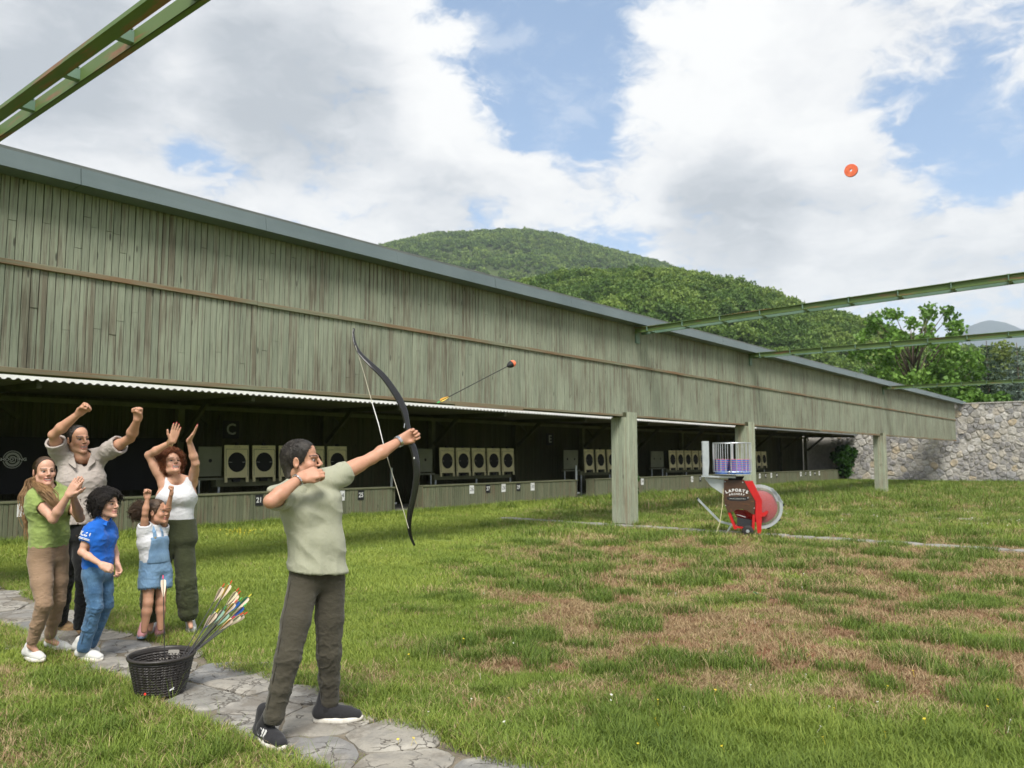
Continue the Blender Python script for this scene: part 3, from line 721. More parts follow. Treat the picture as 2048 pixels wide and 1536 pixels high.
# ---- rubble stone wall closing the field
WX = 54.4; WY0, WY1, WH = -12.0, 24.0, 4.72
swall = empty('stone_wall', (0, 0, 0)); tag(swall, 'tall grey rubble stone wall closing off the end of the field', 'wall')
MB().box((WX + .45, (WY0 + WY1) / 2, WH / 2), (.86, WY1 - WY0, WH)).build('mortar', 'wall_mortar', swall)
rs = random.Random(31); pts = []; big = []
for _ in range(11000):
    y = rs.uniform(3.6, 17.2); z = rs.uniform(.0, WH); m = rs.choice((.20, .27, .35, .47, .72)) * 1.0
    if all((y - q[0]) ** 2 + ((z - q[1]) * 1.25) ** 2 > ((m + q[2]) / 2) ** 2 for q in pts): pts.append((y, z, m))
cells = vor_cells([(p[0], p[1]) for p in pts], 3.4, 17.4, 0.0, WH)
cells.sort(key=lambda c: -abs(sum(c[1][k][0] * c[1][(k + 1) % len(c[1])][1] - c[1][(k + 1) % len(c[1])][0] * c[1][k][1] for k in range(len(c[1])))))
rest = MB()
for i, (c, poly) in enumerate(cells):
    ol, cc = stone_outline(poly, .014, .10, .12, 1); off = rs.uniform(-.03, .04)
    me = stone_mesh('stone', ol, cc, .12, .028 + rs.random() * .03, 'wall_stone', lambda y, z, h, off=off: (WX + .02 - off - h, y, min(z, WH + .02)), .03)
    if i < 298: link(bpy.data.objects.new('stone', me), swall)
    else: rest.raw([v.co for v in me.vertices], [p.vertices for p in me.polygons])
if rest.v: struct(rest.build('stones', 'wall_stone', swall), 'stuff')
MB().box((WX + .42, (WY0 + WY1) / 2, WH + .03), (.98, WY1 - WY0, .06)).build('coping', 'wall_mortar', swall)
# ---- shrub against the wall, by the end of the counters
def shrub(name, loc, label, h, r, n, seed, leaf=.16, group=None):
    rng = np.random.default_rng(seed); rr = random.Random(seed); t = empty(name, loc); tag(t, label, 'shrub', group)
    mb = MB(); cen = []; rad = []
    for i in range(12):
        a = rr.random() * 6.28; q = rr.random() * r * .6; c = (math.cos(a) * q, math.sin(a) * q, h * rr.uniform(.15, .9)); cen.append(c); rad.append(r * rr.uniform(.3, .48))
        mb.tube([(0, 0, 0), (c[0] * .5, c[1] * .5, c[2] * .6), c], [.02, .014, .005], 5)
    mb.build('stems', 'bark', t)
    P, k = crown_points(cen, rad, n, rng, .5); P[:, 2] = np.maximum(P[:, 2], .03); V, F = leaf_faces(P, leaf, rng, .3)
    link(bpy.data.objects.new('foliage', np_mesh('foliage', V, F, 'leaf_bush', np.repeat(rng.random(n), 4))), t)
    return t
p = pX(1690, 960, 53.4); shrub('shrub', (p.x, p.y, 0), 'dark green shrub growing against the stone wall at the end of the counters', 2.3, .9, 2600, 4, .22)
p = pY(1268, 985, 16.2); shrub('weed', (p.x, p.y, 0), 'leafy weed against the counter just behind the first column', .95, .28, 500, 5, .12)
# ================================================================ the long timber shed
WYP = 9.85; ZB, ZM, ZT = 2.52, 3.72, 4.80; BW = .088; SX0, SX1 = -6.0, 53.4
shed = empty('shooting_shed', (0, 0, 0)); tag(shed, 'long weathered green timber shed with an open front facing the lawn', 'shed')
rb = random.Random(3)
plank_me = [mesh_from('board', *(lambda m: (m.v, m.f))(MB().box((0, 0, 0), (BW - .005, .022, 1.0), None, .003)), 'board_green') for _ in range(1)][0]
def cladding(name, z0, z1, y, xa, xb, n_parts, matn, plate_mat, parent, me, first=None, joints=.16, jit=.004):
    """a backing sheet with one board after another nailed on; the first n_parts are objects, the rest one run"""
    back = MB().box(((xa + xb) / 2, y + .035, (z0 + z1) / 2), (xb - xa, .02, z1 - z0)).build(name, plate_mat, parent)
    run = MB(); n = int((xb - xa) / BW); first = xa if first is None else first; made = 0
    for i in range(n):
        x = (math.floor(xa / BW) + i + .5) * BW
        if x < xa or x > xb: continue
        cuts = [z0, z1]
        if rb.random() < joints: cuts = [z0, z0 + (z1 - z0) * rb.uniform(.2, .8), z1]
        for a, b in zip(cuts[:-1], cuts[1:]):
            g = .0015 if len(cuts) > 2 else 0
            zc, hh = (a + b) / 2, (b - a) - g * 2; yo = y + rb.uniform(-jit, jit); rz = rb.gauss(0, .012); ry = rb.gauss(0, .0012); wx = rb.uniform(.94, 1.0)
            if x >= first and made < n_parts:
                o = bpy.data.objects.new('board', me); o.location = (x, yo, zc); o.scale = (wx, 1, hh); o.rotation_euler = (0, ry, rz); link(o, back); made += 1
            else:
                run.box((x, yo, zc), ((BW - .005) * wx, .022, hh), Euler((0, ry, rz)).to_matrix())
    if run.v: struct(run.build('board_run', matn, back), 'stuff')
    return back
cladding('lower_cladding', ZB, ZM, WYP, SX0, SX1, 165, 'board_green', 'timber_dark', shed, plank_me, first=2.6)
cladding('upper_cladding', ZM, ZT, WYP, SX0, SX1, 165, 'board_green', 'timber_dark', shed, plank_me, first=2.6)
# horizontal battens
x = SX0
while x < SX1:
    L = min(rb.uniform(3.4, 4.6), SX1 - x)
    o = MB().box((x + L / 2, WYP - .028, ZM + rb.uniform(-.006, .006)), (L - .004, .034, .062), Euler((0, rb.gauss(0, .0012), 0)).to_matrix(), .004).build('batten', 'batten', shed); x += L
for a, b, h, dz in ((-6.0, 2.2, .055, 0), (2.2, 6.8, .06, 0), (6.8, 10.35, .055, 0), (10.35, 12.3, .085, -.012), (12.3, 15.98, .045, 0), (16.45, 22.9, .045, 0), (23.35, 29.5, .045, 0), (29.5, 37.2, .07, -.01), (37.8, 53.3, .07, -.01)):
    MB().box(((a + b) / 2, WYP - .024, ZB + .01 + dz), (b - a - .004, .03, h), None, .004).build('bottom_trim', 'batten', shed)
# sheet metal edge of the roof, in lengths
x = SX0
while x < SX1 + .3:
    L = 2.45; e = rb.uniform(-.004, .004)
    V = []
    for xx in (x, x + L - .006):
        V += [(xx, 9.57 + e, 4.90), (xx, 9.54 + e, 4.70), (xx, 9.80, 4.685), (xx, 9.80, 4.90 + .06), (xx, 9.556 + e, 4.80 + e)]
    F = [(0, 5, 9, 4), (4, 9, 6, 1), (1, 6, 7, 2), (0, 3, 8, 5), (0, 4, 1, 2, 3), (5, 8, 7, 6, 9)]
    recalc(add('roof_edge', V, F, 'flashing', shed)); x += L
# ---- behind the baffle wall: its back, and the low shelter over the targets
MB().box(((SX0 + SX1) / 2, 10.27, (ZB + ZT) / 2), (SX1 - SX0, .05, ZT - ZB)).build('rear_cladding', 'timber_green', shed)
MB().box(((SX0 + SX1) / 2, 10.06, ZB + .03), (SX1 - SX0, .36, .05)).build('soffit', 'timber_dark', shed)
MB().prism([(9.62, 4.87), (10.62, 4.82), (10.62, 4.88), (9.60, 4.945)], (SX0, SX1 + .1), Matrix(((0, 1, 0), (1, 0, 0), (0, 0, 1)))).build('cap', 'roof_metal', shed)
RY0, RY1 = 15.7, 19.6; RZ0, RZ1 = 1.58 + (2.490 - 1.58) * RY0 / WYP, 2.98
def corrug(a, b):
    n = int((b - a) / .019); V = []; F = []
    for i in range(n + 1):
        xx = a + (b - a) * i / n; s_ = math.tanh(2.2 * math.sin(xx / .152 * 2 * math.pi))
        V += [(xx, RY0, RZ0 - .085 + .016 * s_), (xx, RY0 + .006, RZ0 + .016 * s_ + .005), (xx, RY1, RZ1 + .016 * s_ + .04)]
    for i in range(n):
        for k in range(2): F.append((3 * i + k, 3 * i + 3 + k, 3 * i + 4 + k, 3 * i + 1 + k))
    return V, F
x = SX0
while x < SX1 - 16:
    V, F = corrug(x, min(x + 4.4, SX1)); add('corrugated_sheet', V, F, 'corrugated', shed); x += 4.4
V, F = corrug(x, SX1 + .8); add('corrugated_sheet', V, F, 'roof_metal', shed)
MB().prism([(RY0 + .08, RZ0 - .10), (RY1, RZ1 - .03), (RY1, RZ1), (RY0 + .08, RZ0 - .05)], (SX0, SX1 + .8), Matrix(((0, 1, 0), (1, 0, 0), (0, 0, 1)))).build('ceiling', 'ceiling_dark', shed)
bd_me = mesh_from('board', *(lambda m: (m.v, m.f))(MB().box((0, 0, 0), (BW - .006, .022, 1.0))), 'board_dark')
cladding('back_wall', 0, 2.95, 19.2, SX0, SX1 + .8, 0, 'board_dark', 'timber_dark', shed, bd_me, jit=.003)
MB().box((SX0 - .05, 17.5, 1.45), (.1, 3.6, 2.9)).build('end_wall', 'timber_dark', shed)  # left end out of view, added to block light from the shelter
struct(MB().box((24.0, 18.1, .03), (60, 2.4, .08)).build('floor_slab', 'concrete'))
for k in range(13):
    X = 1.35 + 4.39 * k
    MB().box((X, 18.98, 1.45), (.17, .17, 2.9), None, .006).build('post', 'timber_dark' if k % 2 else 'timber_green', shed)
    MB().beam((X, 18.85, 1.98), (X, 17.75, 2.86), .08, .12).build('brace', 'timber_dark', shed)
    MB().beam((X + .14, 18.9, 2.86), (X + .75, 18.9, 2.40), .06, .09).build('strut', 'timber_dark', shed)
    MB().beam((X, RY0 + .1, RZ0 - .16), (X, 19.0, 2.90), .09, .12).build('rafter', 'timber_dark', shed)
MB().beam((SX0, 18.86, 2.80), (SX1, 18.86, 2.80), .07, .10).build('wall_plate', 'timber_green', shed)
# ---- boxed columns under the front wall
def column(cx, cy, sz, ztop, label):
    col = MB().box((cx, cy, ztop / 2), (sz - .05, sz - .05, ztop - .03)).build('column', 'timber_dark', shed)
    n = 6; bw = sz / n
    for side in range(4):
        M = Euler((0, 0, side * math.pi / 2)).to_matrix()
        for i in range(n):
            lx = (i + .5) * bw - sz / 2; zt = ztop - (.005 + .012 * rb.random()); zb = .01 + rb.random() * .035
            if side in (1, 2, 3): zt = min(zt, ZB - .03)
            cut = [zb, zt] if rb.random() < .6 else [zb, rb.uniform(.5, 1.9), zt]
            for a, b in zip(cut[:-1], cut[1:]):
                c = M @ Vector((lx, -sz / 2 + .012 + rb.uniform(-.003, .003), 0))
                MB().box((cx + c.x, cy + c.y, (a + b) / 2), (bw - .004, .024, b - a - .003), M, .003).build('board', 'board_column', col)
    return col
for cx, nm in ((16.24, 1), (23.15, 2), (37.55, 3)): column(cx, 9.71 + .22, .44, 2.62, '')
# ---- steel beams spanning the field
def span_beam(X, y0, z0, y1, z1, label, hgt=.12, sep=.125, flat=False):
    t = empty('steel_beam', (X, y0, z0)); tag(t, label, 'beam', 'twin steel beams spanning the field')
    L = y0 - y1; sl = (z1 - z0) / L
    for sgn in (-1, 1):
        mb = MB(); xo = sgn * sep / 2
        for a, b, c, d in ((xo, 0, .010, hgt), (xo + sgn * .022, -hgt / 2 + .005, .05, .010), (xo + sgn * .022, hgt / 2 - .005, .05, .010)):
            mb.beam((a, 0, b + hgt / 2), (a, -L, b + hgt / 2 + sl * L), c, d)
        if flat and sgn < 0: mb = MB().beam((xo - .02, 0, .02), (xo - .02, -L, .02 + sl * L), .105, .035)
        mb.build('channel', 'steel_green' if sgn < 0 or sep < .2 else 'steel_teal', t)
    y = -.35; k = 0
    while y > -L:
        zc = hgt / 2 - y * sl
        mb = MB().box((0, y, zc), (sep - .012, .07, hgt - .03)); mb.box((0, y, zc + hgt / 2 + .004), (sep + (.074 if not flat else -.02), .06, .008))
        for g in ((-1, 1) if not flat else (1,)): mb.box((g * (sep / 2 + .032), y, zc), (.05, .012, hgt - .03))
        mb.build('spacer', 'steel_teal', t); y -= .92
    mb = MB().box((0, .02, -.06), (.16, .04, .34), None, .004); mb.build('bracket', 'steel_teal', t)
    return t
span_beam(2.53, 9.80, 4.60, -9.0, 4.60, 'near green steel beam crossing the top left corner of the sky', .115, .15, True)
span_beam(16.72, 9.80, 4.52, -9.0, 4.97, 'green and rusty steel beam meeting the shed above the first column', .125, .30)
span_beam(23.45, 9.80, 4.58, -9.0, 4.57, 'green and rusty steel beam meeting the shed above the second column', .125, .30)
span_beam(38.05, 9.80, 4.56, -9.0, 4.56, 'farthest green steel beam, meeting the shed above the third column', .125, .30)
# ---- low boarded counters
cb_me = mesh_from('board', *(lambda m: (m.v, m.f))(MB().box((0, 0, 0), (BW - .005, .022, 1.0), None, .003)), 'board_counter')
CY, CH = 16.62, .74
def counter(xa, xb, label, nparts, first):
    t = empty('counter', (0, 0, 0)); tag(t, label, 'counter', 'low boarded counters')
    cladding('front', 0, CH - .03, CY, xa, xb, nparts, 'board_counter', 'timber_dark', t, cb_me, first=first, joints=.02)
    MB().box(((xa + xb) / 2, CY + .20, CH - .01), (xb - xa + .04, .46, .035), None, .004).build('top', 'timber_green', t)
    for xx in (xa, xb):
        e = MB().box((xx, CY + .20, (CH - .03) / 2), (.022, .36, CH - .03)).build('end', 'board_counter', t)
        for i in range(4): MB().box((xx + (-.016 if xx == xa else .016), CY + .065 + i * .09, (CH - .03) / 2), (.016, .084, CH - .035)).build('board', 'board_counter', e)
    MB().box(((xa + xb) / 2, CY + .38, (CH - .03) / 2), (xb - xa - .05, .02, CH - .04)).build('rear', 'timber_dark', t)
    return t
counter(-4.0, 15.15, 'long green boarded counter behind the cheering group, ending left of the bow', 150, 4.2)
counter(16.23, 23.93, 'green boarded counter carrying plates 26 to 30, between the bow and the first column', 90, 16.2)
counter(25.07, 54.0, 'far green boarded counter running behind the first column to the stone wall', 0, 99)
# ---- number plates
WORDS = {str(k): v for k, v in zip((18, 21, 24, 25, 26, 27, 28, 29, 30, 34, 36, 37, 41, 42, 43, 44, 46, 47, 48, 49, 50), 'eighteen;twenty-one;twenty-four;twenty-five;twenty-six;twenty-seven;twenty-eight;twenty-nine;thirty;thirty-four;thirty-six;thirty-seven;forty-one;forty-two;forty-three;forty-four;forty-six;forty-seven;forty-eight;forty-nine;fifty'.split(';'))}
def plate(num, X, z=.585, dark=False, w=.20, h=.255, ts=.17, label=None, y=CY - .016, group='number plates on the counters', spacing=1.0):
    t = MB().box((0, 0, 0), (w, .006, h), None, .001).build('number_plate', 'black_plate' if dark else 'white_plate')
    t.location = (X, y, z); tag(t, '%s number plate reading %s on the counter' % ('black' if dark else 'white', WORDS.get(num, num)), 'sign', group)
    if num:
        o = text_mesh(num, ts, 'white_plate' if dark else 'print_dark', 'numeral', t, .0006, .003 if dark else .0, spacing, .92); o.rotation_euler = (math.pi / 2, 0, 0); o.location = (0, -.0042, 0)
    return t
plate('18', 5.92, .60, False, .30, .27, .19, spacing=1.25)
plate('21', 10.88, .56, True); plate('24', 13.30, .575, False); plate('25', 13.94, .565, True)
for i, n in enumerate((26, 27, 28, 29, 30)): plate(str(n), 18.28 + .755 * i, .58, n % 2 == 1)
plate('34', 28.5, .57, False)
plate('36', 32.85, .58, False); plate('37', 33.65, .58, True)
for i, n in enumerate((41, 42, 43, 44)): plate(str(n), 40.45 + .77 * i, .58, n % 2 == 0)
for i, n in enumerate((46, 47, 48, 49, 50)): plate(str(n), 46.4 + .78 * i, .58, n % 2 == 1)
# ---- targets
disc_me = mesh_from('black_disc', *(lambda m: (m.v, m.f))(MB().lathe([(.001, .008), (.236, .008), (.242, .004), (.242, 0)], 40, Euler((math.pi / 2, 0, 0)).to_matrix())), 'black_matte')
TW, TH = .66, .80
def target_proto():
    t = empty('target', (0, 0, 0))
    MB().box((0, 0, 0), (TW, .035, TH), None, .006).build('panel', 'cream', t)
    fr = MB()
    for sx in (-1, 1): fr.box((sx * (TW / 2 - .035), -.020, -.03), (.010, .006, TH - .14))
    fr.box((0, -.020, TH / 2 - .10), (TW - .06, .006, .010)); fr.build('border', 'board_grey', t)
    o = bpy.data.objects.new('black_disc', disc_me); o.location = (0, -.018, -.02); link(o, t)
    for sx in (-1, 1): MB().box((sx * .19, -.0285, -.02), (.10, .003, .010)).build('sight_mark', 'grey_print', t)
    for sx in (-1, 1): MB().box((sx * (TW / 2 - .04), -.004, -TH / 2 - .05), (.07, .03, .12), None, .003).build('foot', 'cream', t)
    MB().box((0, 0, TH / 2 + .03), (.09, .08, .07), None, .01).build('lamp', 'black_plate', t)
    MB().box((0, .02, -TH / 2 - .06), (.20, .08, .07), None, .01).build('hinge', 'black_plate', t)
    o = text_mesh('SIUS ASCOR', .035, 'print_dark', 'maker_print', t, .0004); o.rotation_euler = (math.pi / 2, 0, 0); o.location = (0, -.0185, TH / 2 - .05)
    return t
def copy_tree(o, parent=None):
    c = o.copy(); link(c, parent)
    for ch in list(o.children): copy_tree(ch, c)
    return c
tp = target_proto(); used = False
ORD = 'leftmost second middle fourth rightmost'.split()
groups = ((11.0, 5, 'behind the counter left of the archer', .77), (18.42, 5, 'behind plates 26 to 30', .755), (26.45, 5, 'just left of the first column', .83), (33.3, 5, 'left of the throwing machine', .765), (40.9, 5, 'behind the second column', .78))
for gi_, (X0, n, where, sp_) in enumerate(groups):
    for i in range(n):
        if gi_ == 2 and i > 2: continue
        if gi_ == 4 and i < 3: continue
        t = tp if not used else copy_tree(tp); used = True
        t.location = (X0 + i * sp_, 17.8, 1.46); t.rotation_euler = (R_(-3), 0, 0)
        od = ORD[i] if gi_ != 4 else ('fourth' if i == 3 else 'last')
        if gi_ == 2: od = ('left', 'middle', 'right')[i]
        tag(t, 'cream target with black disc, %s of its row %s' % (od, where), 'target', 'shooting targets in rows')
    rk = empty('target_rack', (X0, 17.95, 0)); tag(rk, 'dark green shelf on steel legs under the targets %s' % where, 'rack', 'racks under the targets')
    Lr = sp_ * (n - 1) + .6
    MB().box((Lr / 2 - .42, .02, .93), (Lr + .15, .22, .17), None, .006).build('shelf', 'timber_green', rk)
    for lx in (-.40, Lr / 2 - .3, Lr - .35): MB().tube([(lx, -.05, .0), (lx, -.05, .86)], .028, 8).build('leg', 'galvanised', rk)
for X, w_, nh, where in ((10.35, .62, 1, 'left of the archer'), (17.55, .62, 1, 'behind the bow'), (25.35, .95, 2, 'left of the first column'), (32.05, 1.15, 2, 'right of the first column')):
    t = empty('backstop_board', (X, 17.9, 0)); tag(t, 'plain grey green board on a stand, %s' % where, 'board', 'plain boards beside the target rows')
    MB().box((0, 0, 1.46), (w_, .03, .72), None, .01).build('sheet', 'board_grey', t)
    for k in range(nh):
        mb = MB(); mb.lathe([(.001, .003), (.035, .003), (.045, 0)], 14, Euler((math.pi / 2, 0, 0)).to_matrix(), ((k - (nh - 1) / 2) * w_ * .5, -.0165, 1.48)); mb.build('shot_hole', 'black_matte', t)
    MB().box((0, 0, 1.04), (w_ + .15, .10, .05)).build('rail', 'board_grey', t)
    for sx in (-1, 1): MB().tube([(sx * w_ * .42, 0, .02), (sx * w_ * .42, 0, 1.05)], .022, 8).build('leg', 'galvanised', t)
# trolley wheel by the gap in the counters
t = empty('trolley', (24.55, 17.1, .0)); tag(t, 'steel trolley post on a castor in the gap between two counters', 'trolley')
MB().tube([(0, 0, .22), (0, 0, 1.25)], .035, 8).build('post', 'galvanised', t); MB().beam((-.25, 0, .24), (.2, 0, .24), .06, .05).build('base', 'galvanised', t)
MB().lathe([(.05, -.02), (.11, -.022), (.125, 0), (.11, .022), (.05, .02)], 18, Euler((math.pi / 2, 0, .5)).to_matrix(), (0, 0, .145)).build('castor', 'rubber', t)
t2 = copy_tree(t); t2.location = (15.72, 17.4, 0); tag(t2, 'steel trolley post on a castor in the gap behind the lower bow limb', 'trolley')
# ---- letters on the back wall
for ch, X, z, w_ in (('C', 11.42, 2.27, .46), ('E', 25.2, 2.25, .46)):
    t = MB().box((X, 18.78, z), (w_, .01, .46)).build('letter_sign', 'black_plate'); tag(t, 'dark square sign with pale letter %s on the back wall' % ch, 'sign', 'bay letter signs')
    o = text_mesh(ch, .40, 'grey_print', 'letter', t, .001, .006); o.rotation_euler = (math.pi / 2, 0, 0); o.location = (X, 18.772, z)
# ---- black banner
t = empty('banner', (5.6, 18.4, 0)); tag(t, 'black hanging banner with a round shooting emblem, at the far left', 'banner')
V = []; F = []; nb = 40
for i in range(nb + 1):
    for k in range(9):
        X = -1.2 + i * .13; z = .82 + (2.02 - .82) * k / 8; V.append((X, .025 * math.sin(X * 5) + .02 * math.sin(X * 11 + z * 2), z - .04 * math.sin(math.pi * (i / nb)) * (k / 8)))
for i in range(nb):
    for k in range(8): F.append((i * 9 + k, i * 9 + 9 + k, i * 9 + 10 + k, i * 9 + k + 1))
add('cloth', V, F, 'black_matte', t, True)
lp = pY(25, 919, 18.34) - Vector((5.6, 18.4, 0))
for r0, r1 in ((.165, .182), (.10, .145), (.045, .075)):
    MB().lathe([(r0, 0), (r1, 0), (r1, .004), (r0, .004)], 30, Euler((math.pi / 2, 0, 0)).to_matrix(), lp).build('emblem_ring', 'grey_print', t)
MB().box(lp + Vector((0, -.006, 0)), (.56, .004, .07)).build('emblem_bar', 'black_matte', t)
o = text_mesh('SHOOTING', .085, 'white_plate', 'lettering', t, .001, .001, 1.05, 1.15); o.rotation_euler = (math.pi / 2, 0, 0); o.location = lp + Vector((0, -.010, 0))
# ================================================================ people: bodies and clothes as smooth blended volumes
class SDF:
    def __init__(s, lo, hi, h):
        s.h = h; s.lo = np.array(lo, dtype=np.float64); s.n = np.maximum(3, np.ceil((np.array(hi) - s.lo) / h).astype(int) + 1)
        s.D = np.full(s.n, 1.0, dtype=np.float32)
    def win(s, lo, hi):
        a = np.clip(np.floor((np.array(lo) - s.lo) / s.h).astype(int), 0, s.n); b = np.clip(np.ceil((np.array(hi) - s.lo) / s.h).astype(int) + 1, 0, s.n)
        if (b <= a).any(): return None, None
        sl = tuple(slice(i, j) for i, j in zip(a, b))
        g = [(s.lo[k] + s.h * np.arange(a[k], b[k])).astype(np.float32).reshape([-1 if q == k else 1 for q in range(3)]) for k in range(3)]
        return sl, g
    def blend(s, sl, d, k):
        c = s.D[sl]
        if k <= 1e-5: s.D[sl] = np.minimum(c, d); return
        hh = np.clip(.5 + .5 * (c - d) / k, 0, 1); s.D[sl] = c * (1 - hh) + d * hh - k * hh * (1 - hh)
    def rc(s, a, b, ra, rb, k=.02, flat=None):
        a = np.array(a, dtype=float); b = np.array(b, dtype=float); m = max(ra, rb) + k + .02
        sl, g = s.win(np.minimum(a, b) - m, np.maximum(a, b) + m)
        if sl is None: return
        ab = b - a; L2 = float(ab @ ab) + 1e-12
        px_, py_, pz_ = g[0] - a[0], g[1] - a[1], g[2] - a[2]
        t = np.clip((px_ * ab[0] + py_ * ab[1] + pz_ * ab[2]) / L2, 0, 1)
        d = np.sqrt((px_ - t * ab[0]) ** 2 + (py_ - t * ab[1]) ** 2 + (pz_ - t * ab[2]) ** 2) - (ra + (rb - ra) * t)
        if flat is not None:
            n = ab / math.sqrt(L2); d = np.maximum(d, (g[0] - b[0]) * n[0] + (g[1] - b[1]) * n[1] + (g[2] - b[2]) * n[2])
        s.blend(sl, d.astype(np.float32), k)
    def ell(s, c, ax, r, k=.02, carve=False):
        c = np.array(c, dtype=float); m = max(r) + k + .02
        sl, g = s.win(c - m, c + m)
        if sl is None: return
        q = 0; mn = min(r); p = [g[i] - c[i] for i in range(3)]; q2 = 0
        for A, rr in zip(ax, r):
            v = p[0] * A[0] + p[1] * A[1] + p[2] * A[2]; q = q + (v / rr) ** 2; q2 = q2 + (v / (rr * rr)) ** 2
        k0 = np.sqrt(q); k1 = np.sqrt(q2) + 1e-9; d = (k0 * (k0 - 1) / k1).astype(np.float32)
        if carve:
            cur = s.D[sl]; hh = np.clip(.5 - .5 * (cur + d) / max(k, 1e-4), 0, 1); s.D[sl] = cur * (1 - hh) - d * hh + k * hh * (1 - hh)
        else: s.blend(sl, d, k)
    def cut(s, p, n, lo=None, hi=None, k=0.0):
        n = Vector(n).normalized(); sl, g = s.win(s.lo if lo is None else lo, s.lo + s.h * s.n if hi is None else hi)
        if sl is None: return
        s.D[sl] = np.maximum(s.D[sl], ((g[0] - p[0]) * n[0] + (g[1] - p[1]) * n[1] + (g[2] - p[2]) * n[2]).astype(np.float32))
    def mesh(s):
        D = s.D; S = D < 0
        if not S.any(): return np.zeros((0, 3)), np.zeros((0, 4), int)
        c = [S[i:S.shape[0] - 1 + i, j:S.shape[1] - 1 + j, k:S.shape[2] - 1 + k] for i in (0, 1) for j in (0, 1) for k in (0, 1)]
        an = c[0].copy(); al = c[0].copy()
        for q in c[1:]: an |= q; al &= q
        act = an & ~al; idx = np.argwhere(act); N = len(idx)
        ids = np.full(act.shape, -1, dtype=np.int32); ids[act] = np.arange(N)
        off = np.array([(i, j, k) for i in (0, 1) for j in (0, 1) for k in (0, 1)])
        val = np.stack([D[idx[:, 0] + o[0], idx[:, 1] + o[1], idx[:, 2] + o[2]] for o in off], 1)
        acc = np.zeros((N, 3)); cnt = np.zeros(N)
        for a in range(8):
            for b in range(a + 1, 8):
                if np.abs(off[a] - off[b]).sum() != 1: continue
                va, vb = val[:, a], val[:, b]; m = (va < 0) != (vb < 0)
                t = np.where(m, va / np.where(m, va - vb, 1), 0)
                acc += np.where(m[:, None], off[a] + (off[b] - off[a]) * t[:, None], 0); cnt += m
        V = s.lo + s.h * (idx + acc / cnt[:, None])
        F = []
        for ax in range(3):
            u, v = [(1, 2), (2, 0), (0, 1)][ax]
            a = [slice(None)] * 3; b = [slice(None)] * 3
            a[ax] = slice(0, -1); b[ax] = slice(1, None)
            e = S[tuple(a)] != S[tuple(b)]; P = np.argwhere(e)
            P = P[(P[:, u] > 0) & (P[:, v] > 0) & (P[:, u] < act.shape[u]) & (P[:, v] < act.shape[v])]
            if not len(P): continue
            st = S[P[:, 0], P[:, 1], P[:, 2]]
            def cell(du, dv):
                q = P.copy(); q[:, u] -= du; q[:, v] -= dv; return ids[q[:, 0], q[:, 1], q[:, 2]]
            Q = np.stack([cell(1, 1), cell(0, 1), cell(0, 0), cell(1, 0)], 1)
            Q[~st] = Q[~st][:, ::-1]; F.append(Q[(Q >= 0).all(1)])
        return V, np.concatenate(F)
def sdf_obj(name, S, matn, parent, colfn=None, fold=None, relax=1):
    V, F = S.mesh()
    if relax and len(V):
        for _ in range(relax):
            A = np.zeros_like(V); C = np.zeros(len(V))
            for i in range(4):
                for j in (F[:, (i + 1) % 4], F[:, (i + 3) % 4]): np.add.at(A, F[:, i], V[j]); np.add.at(C, F[:, i], 1)
            V = V * .5 + A / np.maximum(C, 1)[:, None] * .5
    me = np_mesh(name, V, F, matn); me.polygons.foreach_set('use_smooth', np.ones(len(F), dtype=bool)); me.update()
    if fold is not None:
        nr = np.zeros(len(V) * 3, dtype=np.float32); me.vertex_normals.foreach_get('vector', nr); nr = nr.reshape(-1, 3)
        V = V + nr * np.array([fold(*p) for p in V])[:, None]; me.vertices.foreach_set('co', V.astype(np.float32).ravel()); me.update()
    if colfn is not None:
        c = colfn(V); a = me.attributes.new('col', 'FLOAT_COLOR', 'POINT'); a.data.foreach_set('color', np.concatenate([c, np.ones((len(c), 1))], 1).astype(np.float32).ravel())
    return link(bpy.data.objects.new(name, me), parent)
npv = lambda v: np.array(v, dtype=float)
# ---- materials
def skin_fn(t, b):
    c = t.new('ShaderNodeAttribute', attribute_name='col').outputs['Color']; p = geo_pos(t)
    n = t.noise(p, 30, 5, .6); n2 = t.noise(p, 260, 3, .6)
    c = t.mix(t.math('MULTIPLY', t.mapr(n, .4, .65), .22), c, (.42, .16, .10))
    t.l.new(c, b.inputs['Base Color']); bump_to(t, b, t.math('ADD', n2, t.math('MULTIPLY', t.noise(p, 70, 4, .6), 1.2)), .22, .004)
    b.inputs['Subsurface Weight'].default_value = .06; b.inputs['Subsurface Radius'].default_value = (.012, .005, .003); b.inputs['Subsurface Scale'].default_value = .6
mat('skin', (.5, .27, .18), .48, spec=.4, fn=skin_fn)
def cloth_mat(name, c1, c2, scale=60, rough=.85, weave=.25, blotch=5, crease=(1, 1, 1)):
    def fn(t, b):
        p = geo_pos(t); n = t.noise(p, blotch, 5, .6); w2 = t.noise(t.mapping(p, scale=(1, 1, 1)), 420, 2, .5); f = t.noise(t.mapping(p, scale=crease), 16, 4, .55, .8)
        t.l.new(t.mix(t.ramp(t.math('ADD', t.math('MULTIPLY', n, .6), t.math('MULTIPLY', w2, .4)), [(.3, 0), (.7, 1)]), c1, c2), b.inputs['Base Color'])
        f2 = t.noise(t.mapping(p, scale=(crease[0], crease[1], crease[2] * .6), rot=(.3, .5, .2)), 34, 3, .5, 1.2); bump_to(t, b, t.math('ADD', t.math('MULTIPLY', w2, .12), t.math('ADD', f, t.math('MULTIPLY', f2, .5))), weave * 1.5, .012)
        b.inputs['Sheen Weight'].default_value = .15
    return mat(name, c1, rough, spec=.2, fn=fn)
